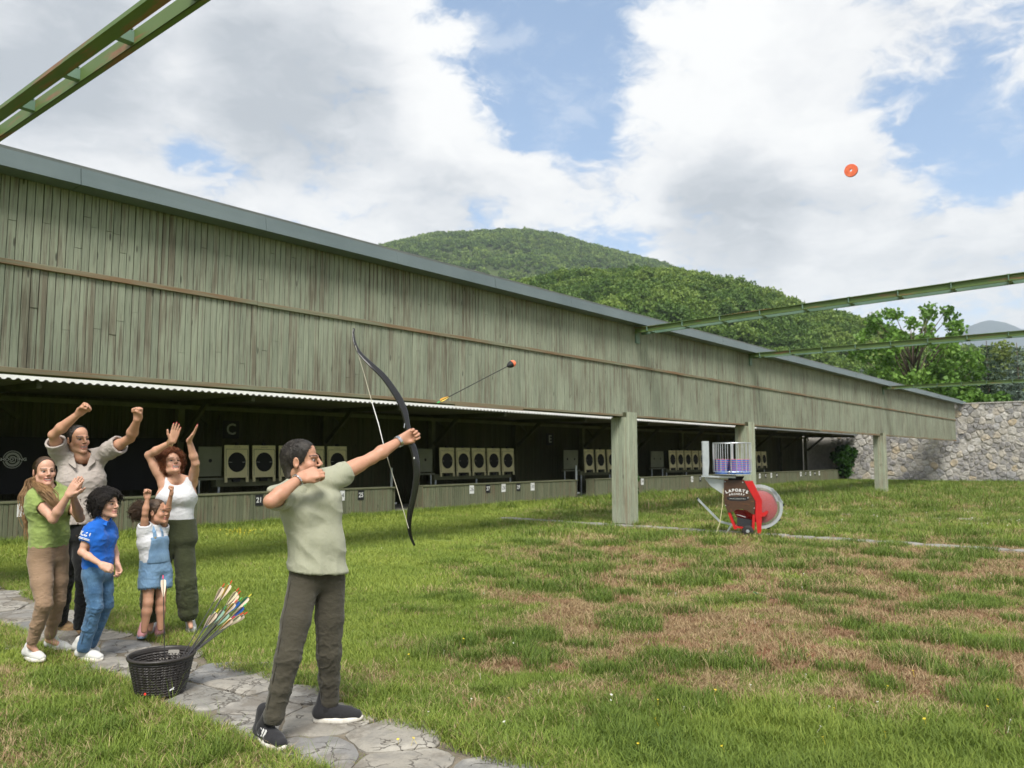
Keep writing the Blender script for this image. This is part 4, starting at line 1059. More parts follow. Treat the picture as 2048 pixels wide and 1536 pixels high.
cloth_mat('cloth_sage', (.285, .29, .215), (.35, .355, .27)); cloth_mat('cloth_khaki', (.046, .041, .029), (.070, .063, .046), crease=(1, 1, 2.2)); mat('seam_dark', (.035, .031, .022), .9); mat('stitch', (.055, .10, .17), .9); mat('lace_grey', (.36, .37, .39), .8)
cloth_mat('cloth_linen', (.32, .28, .255), (.42, .375, .345)); cloth_mat('cloth_black', (.010, .010, .011), (.02, .02, .022))
cloth_mat('cloth_green', (.215, .285, .08), (.265, .34, .108)); cloth_mat('cloth_tan', (.235, .155, .098), (.30, .205, .135), crease=(.6, .6, 2.6))
cloth_mat('cloth_blue', (.008, .095, .44), (.015, .135, .56)); cloth_mat('cloth_denim', (.030, .080, .165), (.10, .20, .33), blotch=11)
cloth_mat('cloth_white', (.56, .57, .60), (.64, .645, .67)); cloth_mat('cloth_olive', (.030, .036, .016), (.055, .062, .030), crease=(1, 1, 2))
cloth_mat('cloth_denim_light', (.10, .19, .32), (.2, .32, .46), blotch=12)
cloth_mat('shoe_white', (.50, .50, .48), (.62, .62, .60), weave=.25); cloth_mat('shoe_black', (.014, .014, .016), (.03, .03, .033)); cloth_mat('shoe_tan', (.25, .16, .08), (.34, .23, .13)); cloth_mat('shoe_pink', (.62, .26, .28), (.72, .37, .38))
mat('sole_white', (.70, .67, .60), .7, fn=varied((.55, .51, .43), (.74, .72, .67), 30)); mat('sole_tan', (.28, .18, .09), .8); mat('sole_blue', (.25, .34, .45), .7)
def hair_fn(c0, c1, c2):
    def fn(t, b):
        p = geo_pos(t); n = t.noise(p, 22, 4, .6); n2 = t.noise(t.mapping(p, scale=(1, 1, .35)), 320, 3, .6)
        t.l.new(t.ramp(t.math('ADD', t.math('MULTIPLY', n, .55), t.math('MULTIPLY', n2, .5)), [(.3, c0), (.52, c1), (.74, c2)]), b.inputs['Base Color']); bump_to(t, b, n2, .5, .004)
    return fn
mat('hair_dark', (.02, .016, .013), .55, spec=.35, fn=hair_fn((.010, .009, .008), (.026, .022, .019), (.085, .075, .066)))
mat('hair_black', (.012, .010, .009), .5, spec=.4, fn=hair_fn((.006, .005, .005), (.014, .011, .010), (.045, .034, .027)))
mat('hair_brown', (.06, .035, .02), .5, spec=.4, fn=hair_fn((.024, .014, .009), (.055, .032, .019), (.12, .075, .042)))
mat('hair_blonde', (.22, .12, .05), .5, spec=.4, fn=hair_fn((.11, .060, .028), (.24, .138, .062), (.42, .27, .13)))
mat('hair_red', (.2, .06, .02), .5, spec=.4, fn=hair_fn((.055, .017, .008), (.17, .050, .017), (.34, .125, .045)))
mat('eye_white', (.30, .26, .24), .6); mat('eye_iris', (.02, .012, .008), .4); mat('nail_red', (.55, .02, .05), .3); mat('steel', (.62, .62, .62), .25, metal=1.0); mat('gold', (.8, .58, .25), .3, metal=1.0)

# ---- pieces
def torso(S, J, w, inf=0.0, k=.045, bust=0.0, hipw=1.0, waistw=1.0, top=True):
    """w scales a man's build; inf grows it for clothes"""
    pe, wa, ch, nb = [npv(J[q]) for q in ('pelvis', 'waist', 'chest', 'neck')]; sR, sL = npv(J['shR']), npv(J['shL'])
    ax = sL - sR; ax /= np.linalg.norm(ax); hx = npv(J['hipL']) - npv(J['hipR']); hx /= np.linalg.norm(hx); mx = ax + hx; mx /= np.linalg.norm(mx)
    for sg in (-1, 1):
        S.rc(pe + hx * sg * .075 * w * hipw, wa + mx * sg * .068 * w * waistw, .112 * w * hipw + inf, .100 * w * waistw + inf, k)
        S.rc(wa + mx * sg * .068 * w * waistw, ch + ax * sg * .085 * w, .100 * w * waistw + inf, .112 * w + inf, k)
        sh = sL if sg > 0 else sR
        S.rc(ch + ax * sg * .085 * w, ch * .35 + sh * .65, .112 * w + inf, .070 * w + inf, k)
        S.rc(nb + ax * sg * .02, sh, .058 * w + inf * .8, .055 * w + inf, k)
    if bust:
        fr = npv(J['front'])
        for sg in (-1, 1): S.ell(ch + ax * sg * .072 * w + fr * (.075 * w + inf) - npv((0, 0, .02)), np.eye(3), [bust + inf] * 3, .04)
def arm(S, J, sd, w, k=.018, m=1.0):
    sh, el, wr = [npv(J[q + sd]) for q in ('sh', 'el', 'wr')]
    S.rc(sh, el, .054 * w, .040 * w, k * 1.5); S.rc(sh * .6 + el * .4, sh * .35 + el * .65, .050 * w * m, .046 * w * m, k)
    fm = el * .68 + wr * .32; S.rc(el, fm, .038 * w, .043 * w * m, k); S.rc(fm, wr, .043 * w * m, .027 * w, k)
def hand(S, wr, d, n, pose, w=1.0, left=False, curl=None):
    """wr wrist, d finger direction, n the way the palm faces. Returns fingertip points"""
    wr = Vector(wr); d = Vector(d).normalized(); n = Vector(n); n = (n - d * n.dot(d)).normalized(); t = d.cross(n) * (1 if left else -1)     # thumb side
    tips = []; offs = (.031, .011, -.010, -.029); base = (.088, .092, .087, .078); lens = (.070, .078, .072, .056)
    for i in range(4):
        kn = wr + (d * base[i] + t * offs[i]) * w
        S.rc(npv(wr + t * offs[i] * .55 * w), npv(kn), .0175 * w, .0125 * w, .012 * w)
        a = {'fist': (1.45, 1.65, 1.2), 'flat': (.06, .08, .05), 'grip': (1.0, 1.2, .7), 'draw': (.35, 1.25, .9), 'soft': (.8, .9, .5)}[pose]
        if pose == 'draw' and i == 3: a = (.8, 1.3, .8)
        ang = 0; p = kn; sp = (.05 * (1.5 - i)) if pose == 'flat' else 0
        for q, f in enumerate((.42, .32, .26)):
            ang += a[q]; dr = d * math.cos(ang) + n * math.sin(ang) + t * sp; p2 = p + dr.normalized() * lens[i] * f * w
            S.rc(npv(p), npv(p2), (.0102 - .001 * q) * w, (.0094 - .001 * q) * w, .003); p = p2
        tips.append(p)
    tb = wr + (d * .022 + t * .026) * w
    if pose == 'flat': q1 = tb + (d * .032 + t * .030) * w; q2 = q1 + (d * .036 + t * .014) * w
    elif pose in ('fist', 'grip'): q1 = tb + (d * .038 + t * .012 + n * .022) * w; q2 = q1 + (d * .018 - t * .026 + n * .020) * w
    else: q1 = tb + (d * .036 + t * .014 + n * .012) * w; q2 = q1 + (d * .030 - t * .006 + n * .016) * w
    S.rc(npv(wr + t * .012 * w), npv(tb), .018 * w, .0165 * w, .010); S.rc(npv(tb), npv(q1), .0155 * w, .0118 * w, .006); S.rc(npv(q1), npv(q2), .0112 * w, .0092 * w, .004); tips.append(q2)
    return tips
class Head:
    def __init__(s, o, f, up, sc):
        s.o = Vector(o); s.f = Vector(f).normalized(); up = Vector(up); s.u = (up - s.f * up.dot(s.f)).normalized(); s.r = s.f.cross(s.u); s.s = sc
        s.ax = [npv(s.r), npv(s.f), npv(s.u)]
    def p(s, r, f, u): return npv(s.o + (s.r * r + s.f * f + s.u * u) * s.s)
    def loc(s, V): d = (V - npv(s.o)) / s.s; return d @ s.ax[0], d @ s.ax[1], d @ s.ax[2]
    def skull(s, S, inf=0.0, k=.02):
        q = s.s; S.ell(s.p(0, -.014, .034), s.ax, [(.073 * q + inf), .095 * q + inf, .086 * q + inf], k)
        S.ell(s.p(0, .004, .055), s.ax, [.062 * q + inf, .074 * q + inf, .060 * q + inf], k)
    def build(s, S, fem=0.0, smile=.5, open_=0.0, chin=1.0, neck=None, nr=.056):
        q = s.s; s.skull(S)
        S.ell(s.p(0, .028, -.030), s.ax, [.058 * q, .060 * q, .082 * q], .02)
        for g in (-1, 1):
            S.rc(s.p(g * .054, -.004, -.040), s.p(g * .046, .012, -.070), .016 * q, .016 * q, .018); S.rc(s.p(g * .046, .012, -.070), s.p(g * .012, .076, -.102 * chin), .017 * q, .015 * q, .018)
            S.ell(s.p(g * .041, .058, -.024), s.ax, [.021 * q, .020 * q, .020 * q], .02)
            S.rc(s.p(g * .010, .088, .024), s.p(g * .046, .070, .022), .0095 * q * (1 - .3 * fem), .008 * q, .010)
            S.ell(s.p(g * .030, .093, .004), s.ax, [.016 * q, .010 * q, .010 * q], .010, carve=True)
            S.ell(s.p(g * .010, .098, -.028), s.ax, [.009 * q, .010 * q, .0075 * q], .005)
            # ear
            S.ell(s.p(g * .079, -.012, -.006), [npv(s.r + s.f * -.35 * g), npv(s.f), npv(s.u)], [.009 * q, .019 * q, .032 * q], .006)
            S.ell(s.p(g * .086, -.008, -.004), s.ax, [.006 * q, .010 * q, .018 * q], .004, carve=True)
        S.ell(s.p(0, .084, -.103 * chin), s.ax, [.017 * q, .013 * q, .013 * q], .014)
        S.rc(s.p(0, .090, .014), s.p(0, .110 - .004 * fem, -.020), .0085 * q, .0108 * q, .008)
        yl = -.062 - .006 * open_
        S.rc(s.p(-.018, .088, yl + .008 + .004 * smile), s.p(.018, .088, yl + .008 + .004 * smile), .0065 * q, .0065 * q, .006)
        S.rc(s.p(-.016, .086, yl - .008 - .012 * open_), s.p(.016, .086, yl - .008 - .012 * open_), .0070 * q, .0070 * q, .006)
        if smile > .3 or open_ > 0: S.ell(s.p(0, .0965, yl - .003 * open_), s.ax, [.021 * q, .008 * q, (.0045 + .010 * open_) * q], .003, carve=True)
        if neck is not None: S.rc(s.p(0, -.020, -.055), npv(neck), nr * .98, nr, .022)
    def colour(s, V, C, fem=0, smile=.5, open_=0.0, brow=(.03, .02, .015), lip=(.42, .14, .12), stubble=0.0):
        r, f, u = s.loc(V); near = (np.abs(r) < .1) & (np.abs(u) < .14) & (np.abs(f) < .14); ar = np.abs(r); face = near & (f > .045)
        def put(m, c, a=1.0):
            a = np.clip(m, 0, 1)[:, None] * a; C[:] = C * (1 - a) + np.array(c) * a
        ss = lambda a, b, x: np.clip((x - a) / (b - a), 0, 1)
        if stubble: put((near & (f > .0)) * ss(-.035, -.055, u), C.mean(0) * np.array([.42, .46, .52]), stubble)
        put(face * np.exp(-((ar - .045) ** 2 + (u + .03) ** 2) / .0004), (.55, .20, .15), .30)
        bu = .0265 + .10 * ar - 1.7 * ar ** 2
        put(face * (ar > .011) * (ar < .052) * ss(.0065 - .0015 * fem, .0035, np.abs(u - bu)), brow, .92)
        put(face * ss(.020, .014, np.abs(ar - .031)) * ss(.009, .006, np.abs(u - .003)), (.10, .06, .05), .55)
        yl = -.062 - .006 * open_; uc = yl + 7.5 * smile * r ** 2; hw = .024 + .006 * smile
        put((face & (f > .06)) * ss(hw + .004, hw, ar) * ss(.0125 + .012 * open_, .010 + .012 * open_, np.abs(u - uc)), lip, .85)
        if smile > .3 or open_ > 0:
            mw = hw - .003
            put((face & (f > .06)) * ss(mw + .002, mw - .002, ar) * ss(.0062 + .012 * open_, .0045 + .012 * open_, np.abs(u - uc)), (.10, .02, .02), .9)
            put((face & (f > .06)) * ss(mw, mw - .004, ar) * ss(.0050 + .003 * open_, .0035 + .003 * open_, np.abs(u - uc - .006 * open_)), (.60, .57, .53), .9)
        put(near * ((ar - .010) ** 2 + (u + .034) ** 2 < .00003) * (f > .085), (.12, .04, .03), .8)
        return C
    def eyes(s, parent):
        for g in (-1, 1):
            o = s.p(g * .0305, .0725, .0030); mb = MB(); v = []
            mb.lathe([(.0001, 1), (.42, .907), (.5, .866), (.75, .66), (1, 0), (.75, -.66), (.0001, -1)], 14)
            M = Matrix([s.r, s.u, s.f]).transposed()
            mb.v = [tuple(Vector(o) + M @ (Vector(q) * 0.0108 * s.s)) for q in mb.v]
            e = mb.build('eye', ['eye_white', 'eye_iris'], parent, True)
            for i, pgn in enumerate(e.data.polygons):
                if i < 42: pgn.material_index = 1
def limb_cloth(So, Si, pts, rad, th, k=.03, flat_end=True, ext=.05):
    for i in range(len(pts) - 1):
        last = i == len(pts) - 2; a, b = npv(pts[i]), npv(pts[i + 1])
        So.rc(a, b, rad[i], rad[i + 1], k, flat=True if (last and flat_end) else None)
        if Si is not None:
            e = b + (b - a) / np.linalg.norm(b - a) * ext if last else b
            Si.rc(a, e, rad[i] - th, rad[i + 1] - th, k)
def shell(So, Si): So.D = np.maximum(So.D, -Si.D); return So
def bounds(pts, m):
    A = np.array([list(p) for p in pts]); return A.min(0) - m, A.max(0) + m
def wrinkle(seed, sx, sy, sz, amp, zc=None, zs=.1):
    def f(x, y, z):
        n = mnoise.fractal((x * sx + seed, y * sy, z * sz), .7, 2.0, 3); v = 1.25 * (1 - min(1, abs(n) * 1.6)) ** 1.7
        a = amp * .75 if zc is None else amp * .85 * (.35 + sum(math.exp(-((z - c) / zs) ** 2) for c in zc))
        return a * (v - .45)
    return f
def shoe(parent, heel, toe, matu, mats, w=1.0, high=0.0, ank=None, fold=None, name='shoe', sole_h=.026):
    heel = Vector(heel); toe = Vector(toe); heel.z = toe.z = 0.02; d = (toe - heel); L = d.length; d.normalize(); sd = Vector((-d.y, d.x, 0)); h = .0042
    lo, hi = bounds([heel - d * .05, toe + d * .06], .10); lo[2] = .0; hi[2] = .24 * w + high
    S = SDF(lo, hi, h); z = lambda q: Vector((0, 0, q))
    P = lambda t, s_, zz: npv(heel + d * L * t + sd * s_ * w + z(zz * w))
    S.rc(P(.06, 0, .040), P(.34, 0, .044), .036 * w, .039 * w, .02); S.rc(P(.34, 0, .042), P(.72, 0, .028), .040 * w, .038 * w, .02)
    for g in (-1, 1): S.rc(P(.60, g * .012, .022), P(.92, g * .010, .018), .034 * w, .024 * w, .02)
    S.rc(P(.10, 0, .05), P(.20, 0, .095 + high / w), .036 * w, .037 * w, .02); S.rc(P(.30, 0, .07), P(.24, 0, .108 + high / w), .034 * w, .020 * w, .02)
    S.cut((0, 0, .02), (0, 0, -1))
    sh = sdf_obj(name, S, matu, parent, fold=fold)
    # sole
    mb = MB(); n = 26; out = []
    for i in range(n):
        a = 2 * math.pi * i / n; cx = math.cos(a); t = .5 + .56 * cx; wd = (.040 + .010 * math.sin(math.pi * (t - .2)) - .004 * (t < .3)) * w
        out.append(heel + d * L * t + sd * math.sin(a) * wd * (1.05 if t > .5 else .95))
    for s_, zz in ((.94, .004), (1.0, .010), (1.0, sole_h), (.93, sole_h + .008)):
        c = heel + d * L * .5
        for p in out:
            q = c + (p - c) * s_; tt = (q - heel).dot(d) / L; mb.v.append((q.x, q.y, zz + .012 * max(0, tt - .75) * (zz > .002)))
    for r in range(3):
        for i in range(n): mb.f.append((r * n + i, r * n + (i + 1) % n, (r + 1) * n + (i + 1) % n, (r + 1) * n + i))
    mb.f.append(tuple(range(n))[::-1]); mb.f.append(tuple(3 * n + i for i in range(n)))
    mb.build('sole', mats, sh, True)
    # laces
    lc = MB()
    for i in range(4):
        t = .36 + .085 * i; zz = .084 - .012 * i
        lc.tube([P(t, -.024, zz - .006), P(t + .01, 0, zz + .006 - .002 * i), P(t + .02, .024, zz - .006)], .0028 * w, 5)
    sh['_P'] = 0; del sh['_P']
    return sh, lc, P
def strands(parent, roots, guide, rad, matn, n_seg=9, name='hair', base=None, taper=.5, sides=3):
    """many thin locks as one mesh. guide(i, root, normal, t) -> point"""
    mb = MB()
    for i, (p, nrm) in enumerate(roots):
        pts = [guide(i, Vector(p), Vector(nrm), q / (n_seg - 1)) for q in range(n_seg)]
        mb.tube(pts, [rad * (1 - (1 - taper) * q / (n_seg - 1)) for q in range(n_seg)], sides, cap=False)
    return mb
def scalp(H, n, seed, fb, inf=.0, low=-.09):
    """points on the skull behind the hair line fb(u)"""
    r = random.Random(seed); out = []
    while len(out) < n:
        v = Vector((r.gauss(0, 1), r.gauss(0, 1), r.gauss(0, 1))).normalized(); p = Vector((v.x * (.073 + inf), -.014 + v.y * (.095 + inf), .034 + v.z * (.086 + inf)))
        if p.z < low or p.y > fb(p.z): continue
        out.append((H.o + (H.r * p.x + H.f * p.y + H.u * p.z) * H.s, H.r * v.x + H.f * v.y + H.u * v.z))
    return out
HL = lambda u: float(np.interp(u, [-.09, -.035, -.028, -.015, .0, .045, .075, .11], [-.058, -.030, -.022, .012, .024, .048, .062, .075]))
def hair_cap(H, S, inf, hl=HL, low=-.095, k=.012, neck=None):
    H.skull(S, inf, k)
    if neck is not None: S.rc(H.p(0, -.060, -.01), H.p(0, -.050, -.075), .050 * H.s + inf * .5, .040 * H.s + inf * .4, .02)
    sl, g = S.win(S.lo, S.lo + S.h * S.n)
    d = [g[i] - H.o[i] for i in range(3)]
    f = (d[0] * H.f[0] + d[1] * H.f[1] + d[2] * H.f[2]) / H.s; u = (d[0] * H.u[0] + d[1] * H.u[1] + d[2] * H.u[2]) / H.s
    us = np.linspace(-.12, .16, 200); tb = np.array([hl(q) for q in us]); fb = np.interp(u.ravel(), us, tb).reshape(u.shape)
    S.D = np.maximum(S.D, np.maximum((f - fb) * H.s * .8, (low - u) * H.s).astype(np.float32))
def curl_guide(H, length, amp, freq, drop, seed, back=0.0):
    rr = random.Random(seed); par = {}
    def g(i, p, n, t):
        if i not in par: par[i] = (rr.uniform(.55, 1.25), rr.random() * 6.28, rr.uniform(.7, 1.3), Vector((rr.gauss(0, .35), rr.gauss(0, .35), rr.gauss(0, .35))))
        L, ph, fm, jit = par[i]
        dr = (n + jit + H.f * -back).normalized(); a = dr.orthogonal().normalized(); b = dr.cross(a); s = length * L * t
        th = ph + freq * fm * t * 6.28; am = amp * min(1, t * 4)
        return p + dr * s * (1 - .35 * t * drop) + Vector((0, 0, -1)) * drop * length * t * t * L + (a * math.cos(th) + b * math.sin(th)) * am
    return g
def skin_col(base, V): return np.tile(np.array(base), (len(V), 1)).astype(float)
def J_of(**kw): return {k: (pd(*v) if isinstance(v, tuple) and len(v) == 3 and not k.startswith('_') else v) for k, v in kw.items()}
def person(label, J, root_px):
    p = pz(*root_px); t = empty('person', (p.x, p.y, 0)); tag(t, label, 'person'); bpy.context.view_layer.update(); return t
def rel(o, t):           # the child keeps the world place its mesh was built in
    o.parent = t; o.matrix_parent_inverse = Matrix.Translation(-Vector(t.location)); return o
def person_parts(t, objs):
    for o in objs: rel(o, t)

def slick(H, n, seed, hl, inf, length=.16, rad=.0011):
    """combed-back strands lying on the skull"""
    rr = random.Random(seed); mb = MB()
    for p, nv in scalp(H, n, seed, hl, inf, -.03):
        pts = []; q = Vector(p); L = rr.uniform(.4, 1.0) * length
        for k in range(7):
            l = q - H.o; a = Vector((l.dot(H.r), l.dot(H.f), l.dot(H.u))) / H.s; c = Vector((0, -.014, .034)); v = a - c
            m = math.sqrt((v.x / (.073 + inf)) ** 2 + (v.y / (.095 + inf)) ** 2 + (v.z / (.086 + inf)) ** 2) or 1; a = c + v / m
            q = H.o + (H.r * a.x + H.f * a.y + H.u * a.z) * H.s; nn = Vector((a.x - c.x, a.y - c.y, a.z - c.z)).normalized(); nn = H.r * nn.x + H.f * nn.y + H.u * nn.z
            pts.append(q + nn * rr.uniform(.0, .002)); d = -H.f - UP * .35; d = (d - nn * d.dot(nn)).normalized(); q = q + d * L / 6
        mb.tube(pts, rad, 3, cap=False)
    return mb
# ================================================================ the target throwing machine
mat('red_paint', (.5, .013, .013), .38, spec=.5, fn=varied((.42, .009, .011), (.54, .015, .015), 6, obj=True))
mat('foam_blue', (.06, .17, .58), .7, fn=varied((.045, .14, .50), (.075, .20, .62), 12, obj=True)); mat('foam_orange', (.80, .16, .07), .7, fn=varied((.70, .12, .05), (.85, .20, .09), 12, obj=True))
def wood_fn(t, b):
    p = t.mapping(obj_pos(t), scale=(1.4, 1.4, 4.0)); n = t.noise(p, 2.0, 4, .6, 3.0)
    t.l.new(t.ramp(n, [(.30, (.022, .015, .011)), (.46, (.075, .036, .018)), (.56, (.05, .026, .015)), (.70, (.19, .075, .024))]), b.inputs['Base Color'])
mat('wood_print', (.08, .04, .02), .4, spec=.5, fn=wood_fn)
def acr_fn(t, b):
    b.inputs['Transmission Weight'].default_value = .55; b.inputs['Alpha'].default_value = .40; b.inputs['IOR'].default_value = 1.2
mat('clear_plastic', (.50, .47, .48), .22, spec=.5, fn=acr_fn)
mat('battery', (.02, .022, .026), .5)
def machine():
    o = pz(1462, 1072); lx = (RT * math.cos(R_(16)) - FW * math.sin(R_(16))).normalized(); ly = (FW * math.cos(R_(16)) + RT * math.sin(R_(16))).normalized()
    t = empty('throwing_machine', (o.x, o.y, 0), math.atan2(lx.y, lx.x)); tag(t, 'red target throwing machine with a brown side panel and a cage of foam discs', 'machine')
    q = lambda zx, zy: ((zx - 615.0) / 650.0, (1428.0 - zy) / 668.0)           # read off the photograph into metres on its side
    pan = [q(*p) for p in ((540, 690), (795, 690), (925, 960), (915, 1135), (880, 1130), (830, 1092), (760, 1070), (690, 1080), (640, 1112), (585, 1118), (540, 1000))]
    P = MB().prism(pan, (-.012, .0)).build('side_panel', 'wood_print', t); recalc(P)
    far = MB().prism(pan, (.40, .412)).build('side_panel', 'red_paint', t); recalc(far)
    for pz_ in ((556, 708), (778, 716), (838, 918), (556, 1026), (912, 1056)):
        a = q(*pz_); MB().lathe([(.0001, .006), (.010, .005), (.012, 0)], 10, Euler((math.pi / 2, 0, 0)).to_matrix(), (a[0], -.013, a[1])).build('bolt', 'galvanised', P)
    # lettering on its arched lines
    def arch(txt, size, cx, cz, rad, bold, m='white_plate'):
        adv = size * .86; n = len(txt)
        for i, ch in enumerate(txt):
            if ch == ' ': continue
            a = (i - (n - 1) / 2) * adv / rad; l = text_mesh(ch, size, m, 'letter', P, .0008, bold, 1, 1.05)
            l.data.transform(Matrix.Translation((cx + math.sin(a) * rad, -.0145, cz + (math.cos(a) - 1) * rad)) @ Matrix.Rotation(a, 4, 'Y') @ Matrix.Rotation(math.pi / 2, 4, 'X'))
    c = q(700, 822); arch('LAPORTE', .078, c[0], c[1], .55, .0028); c = q(700, 872); arch('ARCHERY', .052, c[0], c[1], .60, .0010)
    bar = [q(*p) for p in ((575, 912), (835, 905), (850, 945), (800, 962), (620, 962), (578, 945))]; recalc(MB().prism(bar, (-.0145, -.0125)).build('name_bar', 'black_plate', P))
    c = q(708, 935); tx = text_mesh('WWW.LAPORTE.BIZ', .030, 'grey_print', 'lettering', P, .0006, .0006, 1.15); tx.rotation_euler = (math.pi / 2, 0, 0); tx.location = (c[0], -.0152, c[1])
    # red frame
    def strip_(pts, y0, y1, nm='frame', m='red_paint'): return recalc(MB().prism([q(*p) for p in pts], (y0, y1)).build(nm, m, t))
    strip_(((800, 700), (905, 700), (1012, 955), (932, 965)), -.02, .42); strip_(((932, 965), (1012, 955), (1005, 1150), (990, 1385), (945, 1385), (925, 1140)), -.018, .10); strip_(((940, 1140), (1080, 1088), (1085, 1110), (1040, 1160), (945, 1172)), .0, .09, 'guide')
    for y in (.0, .40):
        strip_(((580, 1116), (612, 1116), (690, 1335), (655, 1340)), y, y + .03, 'leg'); strip_(((890, 1135), (925, 1140), (908, 1345), (876, 1335)), y, y + .03, 'leg')
    strip_(((672, 1295), (890, 1325), (890, 1345), (672, 1318)), -.0, .43, 'base_tray'); strip_(((640, 1080), (900, 1100), (900, 1230), (690, 1190)), .22, .24, 'inner_plate')
    recalc(MB().prism([q(*p) for p in ((698, 1185), (882, 1215), (876, 1310), (694, 1290))], (.06, .24)).build('battery', 'battery', t))
    cab = MB(); cab.tube([(*q(690, 1150)[:1], .1, q(690, 1150)[1]), (q(740, 1160)[0], .08, q(740, 1160)[1]), (q(800, 1180)[0], .09, q(800, 1180)[1])], .007, 6); cab.build('cable', 'white_plate', t)
    # launch wheel housing: clear cover in a metal hoop
    c = q(985, 1040); R0 = .415; dome = MB(); ring = MB(); n = 30; A0, A1 = R_(112), R_(-98)
    rim = []
    V = []; F = []; m = 8
    for i in range(n + 1):
        a = A0 + (A1 - A0) * i / n
        for j in range(m + 1):
            r = R0 * (1 - j / m); bulge = .11 * math.sqrt(max(0, 1 - (r / R0) ** 2 * .98)); V.append((c[0] + math.cos(a) * r, .16 - bulge, c[1] + math.sin(a) * r))
    for i in range(n):
        for j in range(m): F.append((i * (m + 1) + j, (i + 1) * (m + 1) + j, (i + 1) * (m + 1) + j + 1, i * (m + 1) + j + 1))
    add('clear_cover', V, F, 'clear_plastic', t, True)
    V2 = [(v[0], .36 - v[1] + .0, v[2]) for v in V]; add('rear_cover', V2, F, 'clear_plastic', t, True)
    V = []; F = []
    for i in range(n + 1):
        a = A0 + (A1 - A0) * i / n
        for rr, yy in ((R0 - .035, .12), (R0 + .022, .12), (R0 + .022, .24), (R0 - .035, .24)): V.append((c[0] + math.cos(a) * rr, yy, c[1] + math.sin(a) * rr))
    for i in range(n):
        for k in range(4): F.append((i * 4 + k, i * 4 + (k + 1) % 4, i * 4 + 4 + (k + 1) % 4, i * 4 + 4 + k))
    add('hoop', V, F, 'galvanised', t)
    for aa in (5, -35, -70): MB().box((c[0] + math.cos(R_(aa)) * (R0 + .035), .18, c[1] + math.sin(R_(aa)) * (R0 + .035)), (.03, .06, .05), Euler((0, -R_(aa), 0)).to_matrix(), .006).build('clip', 'black_plate', t)
    MB().lathe([(.02, -.03), (.31, -.03), (.33, -.015), (.33, .015), (.31, .03), (.02, .03)], 28, Euler((math.pi / 2, 0, 0)).to_matrix(), (c[0] + .01, .19, c[1])).build('drive_wheel', 'red_paint', t, True)
    strip_(((1150, 790), (1275, 975), (1255, 985), (1190, 960), (1130, 800)), .12, .14, 'hoop_plate', 'galvanised')
    # hopper: chute, platform, post, cage
    strip_(((290, 662), (540, 690), (540, 890), (372, 768)), .05, .07, 'chute', 'galvanised'); strip_(((290, 662), (540, 690), (540, 890), (372, 768)), .34, .36, 'chute', 'galvanised')
    strip_(((255, 632), (690, 636), (690, 660), (258, 648)), -.06, .46, 'platform', 'galvanised'); strip_(((268, 165), (360, 165), (362, 470), (348, 630), (272, 630)), -.03, -.015, 'post', 'galvanised'); strip_(((268, 165), (280, 165), (284, 630), (272, 630)), -.03, .12, 'post', 'galvanised')
    cx, cz = q(650, 0)[0], 0; zt = q(0, 190)[1]; zb = q(0, 578)[1]; Rc = .375; yc = .20
    for zz in (zt, zb):
        MB().tube([(cx + Rc * math.cos(a), yc + Rc * math.sin(a), zz) for a in np.linspace(0, 6.283, 37)], .009, 5).build('cage_ring', 'galvanised', t)
    for k in range(22):
        a = k * 6.283 / 22 + .1; MB().tube([(cx + Rc * math.cos(a), yc + Rc * math.sin(a), zb), (cx + Rc * math.cos(a), yc + Rc * math.sin(a), zt)], .008, 5).build('cage_rod', 'galvanised', t)
    MB().tube([(cx, yc, zb - .12), (cx, yc, zt)], .02, 8).build('spindle', 'galvanised', t)
    MB().lathe([(.001, 0), (Rc, 0), (Rc, .012), (.001, .012)], 30, None, (cx, yc, zb - .055)).build('turntable', 'galvanised', t)
    strip_(((585, 640), (800, 640), (770, 692), (600, 692)), .08, .34, 'neck', 'black_plate')
    # wheels, handle, stand
    for zx, y in ((825, -.10), (830, .50)):
        w_ = q(zx, 1366); wh = MB().lathe([(.035, -.03), (.09, -.034), (.108, -.02), (.113, 0), (.108, .02), (.09, .034), (.035, .03)], 24, Euler((math.pi / 2, 0, 0)).to_matrix(), (w_[0], y, .113)).build('wheel', 'rubber', t, True)
        MB().lathe([(.001, -.036), (.03, -.034), (.036, -.01)], 12, Euler((-math.pi / 2, 0, 0)).to_matrix(), (w_[0], y, .113)).build('hub', 'galvanised', wh)
    w_ = q(825, 1366); MB().tube([(w_[0], -.1, .113), (w_[0], .5, .113)], .012, 6).build('axle', 'galvanised', t)
    a, b, d, e = q(195, 950), q(475, 1250), q(640, 1290), q(545, 1392)
    mb = MB(); mb.beam((a[0], .2, a[1]), (b[0], .2, b[1]), .04, .04); mb.beam((b[0], .2, b[1]), (d[0], .2, d[1]), .04, .04); mb.build('draw_bar', 'galvanised', t)
    MB().tube([(a[0], .06, a[1] + .01), (a[0], .34, a[1] + .01)], .016, 8).build('handle', 'black_plate', t)
    MB().beam((d[0] - .03, .2, d[1]), (e[0], .2, .005), .045, .03).build('stand', 'galvanised', t)
    MB().tube([(q(530, 800)[0], -.02, q(530, 800)[1]), (q(520, 1010)[0], -.05, q(520, 1010)[1]), (q(480, 1250)[0], -.12, q(480, 1250)[1]), (q(420, 1370)[0], -.2, .01)], .006, 5).build('rope', 'cream', t)
    bpy.context.view_layer.update()
    # foam discs in stacks: things of their own
    th = .042; k = 0
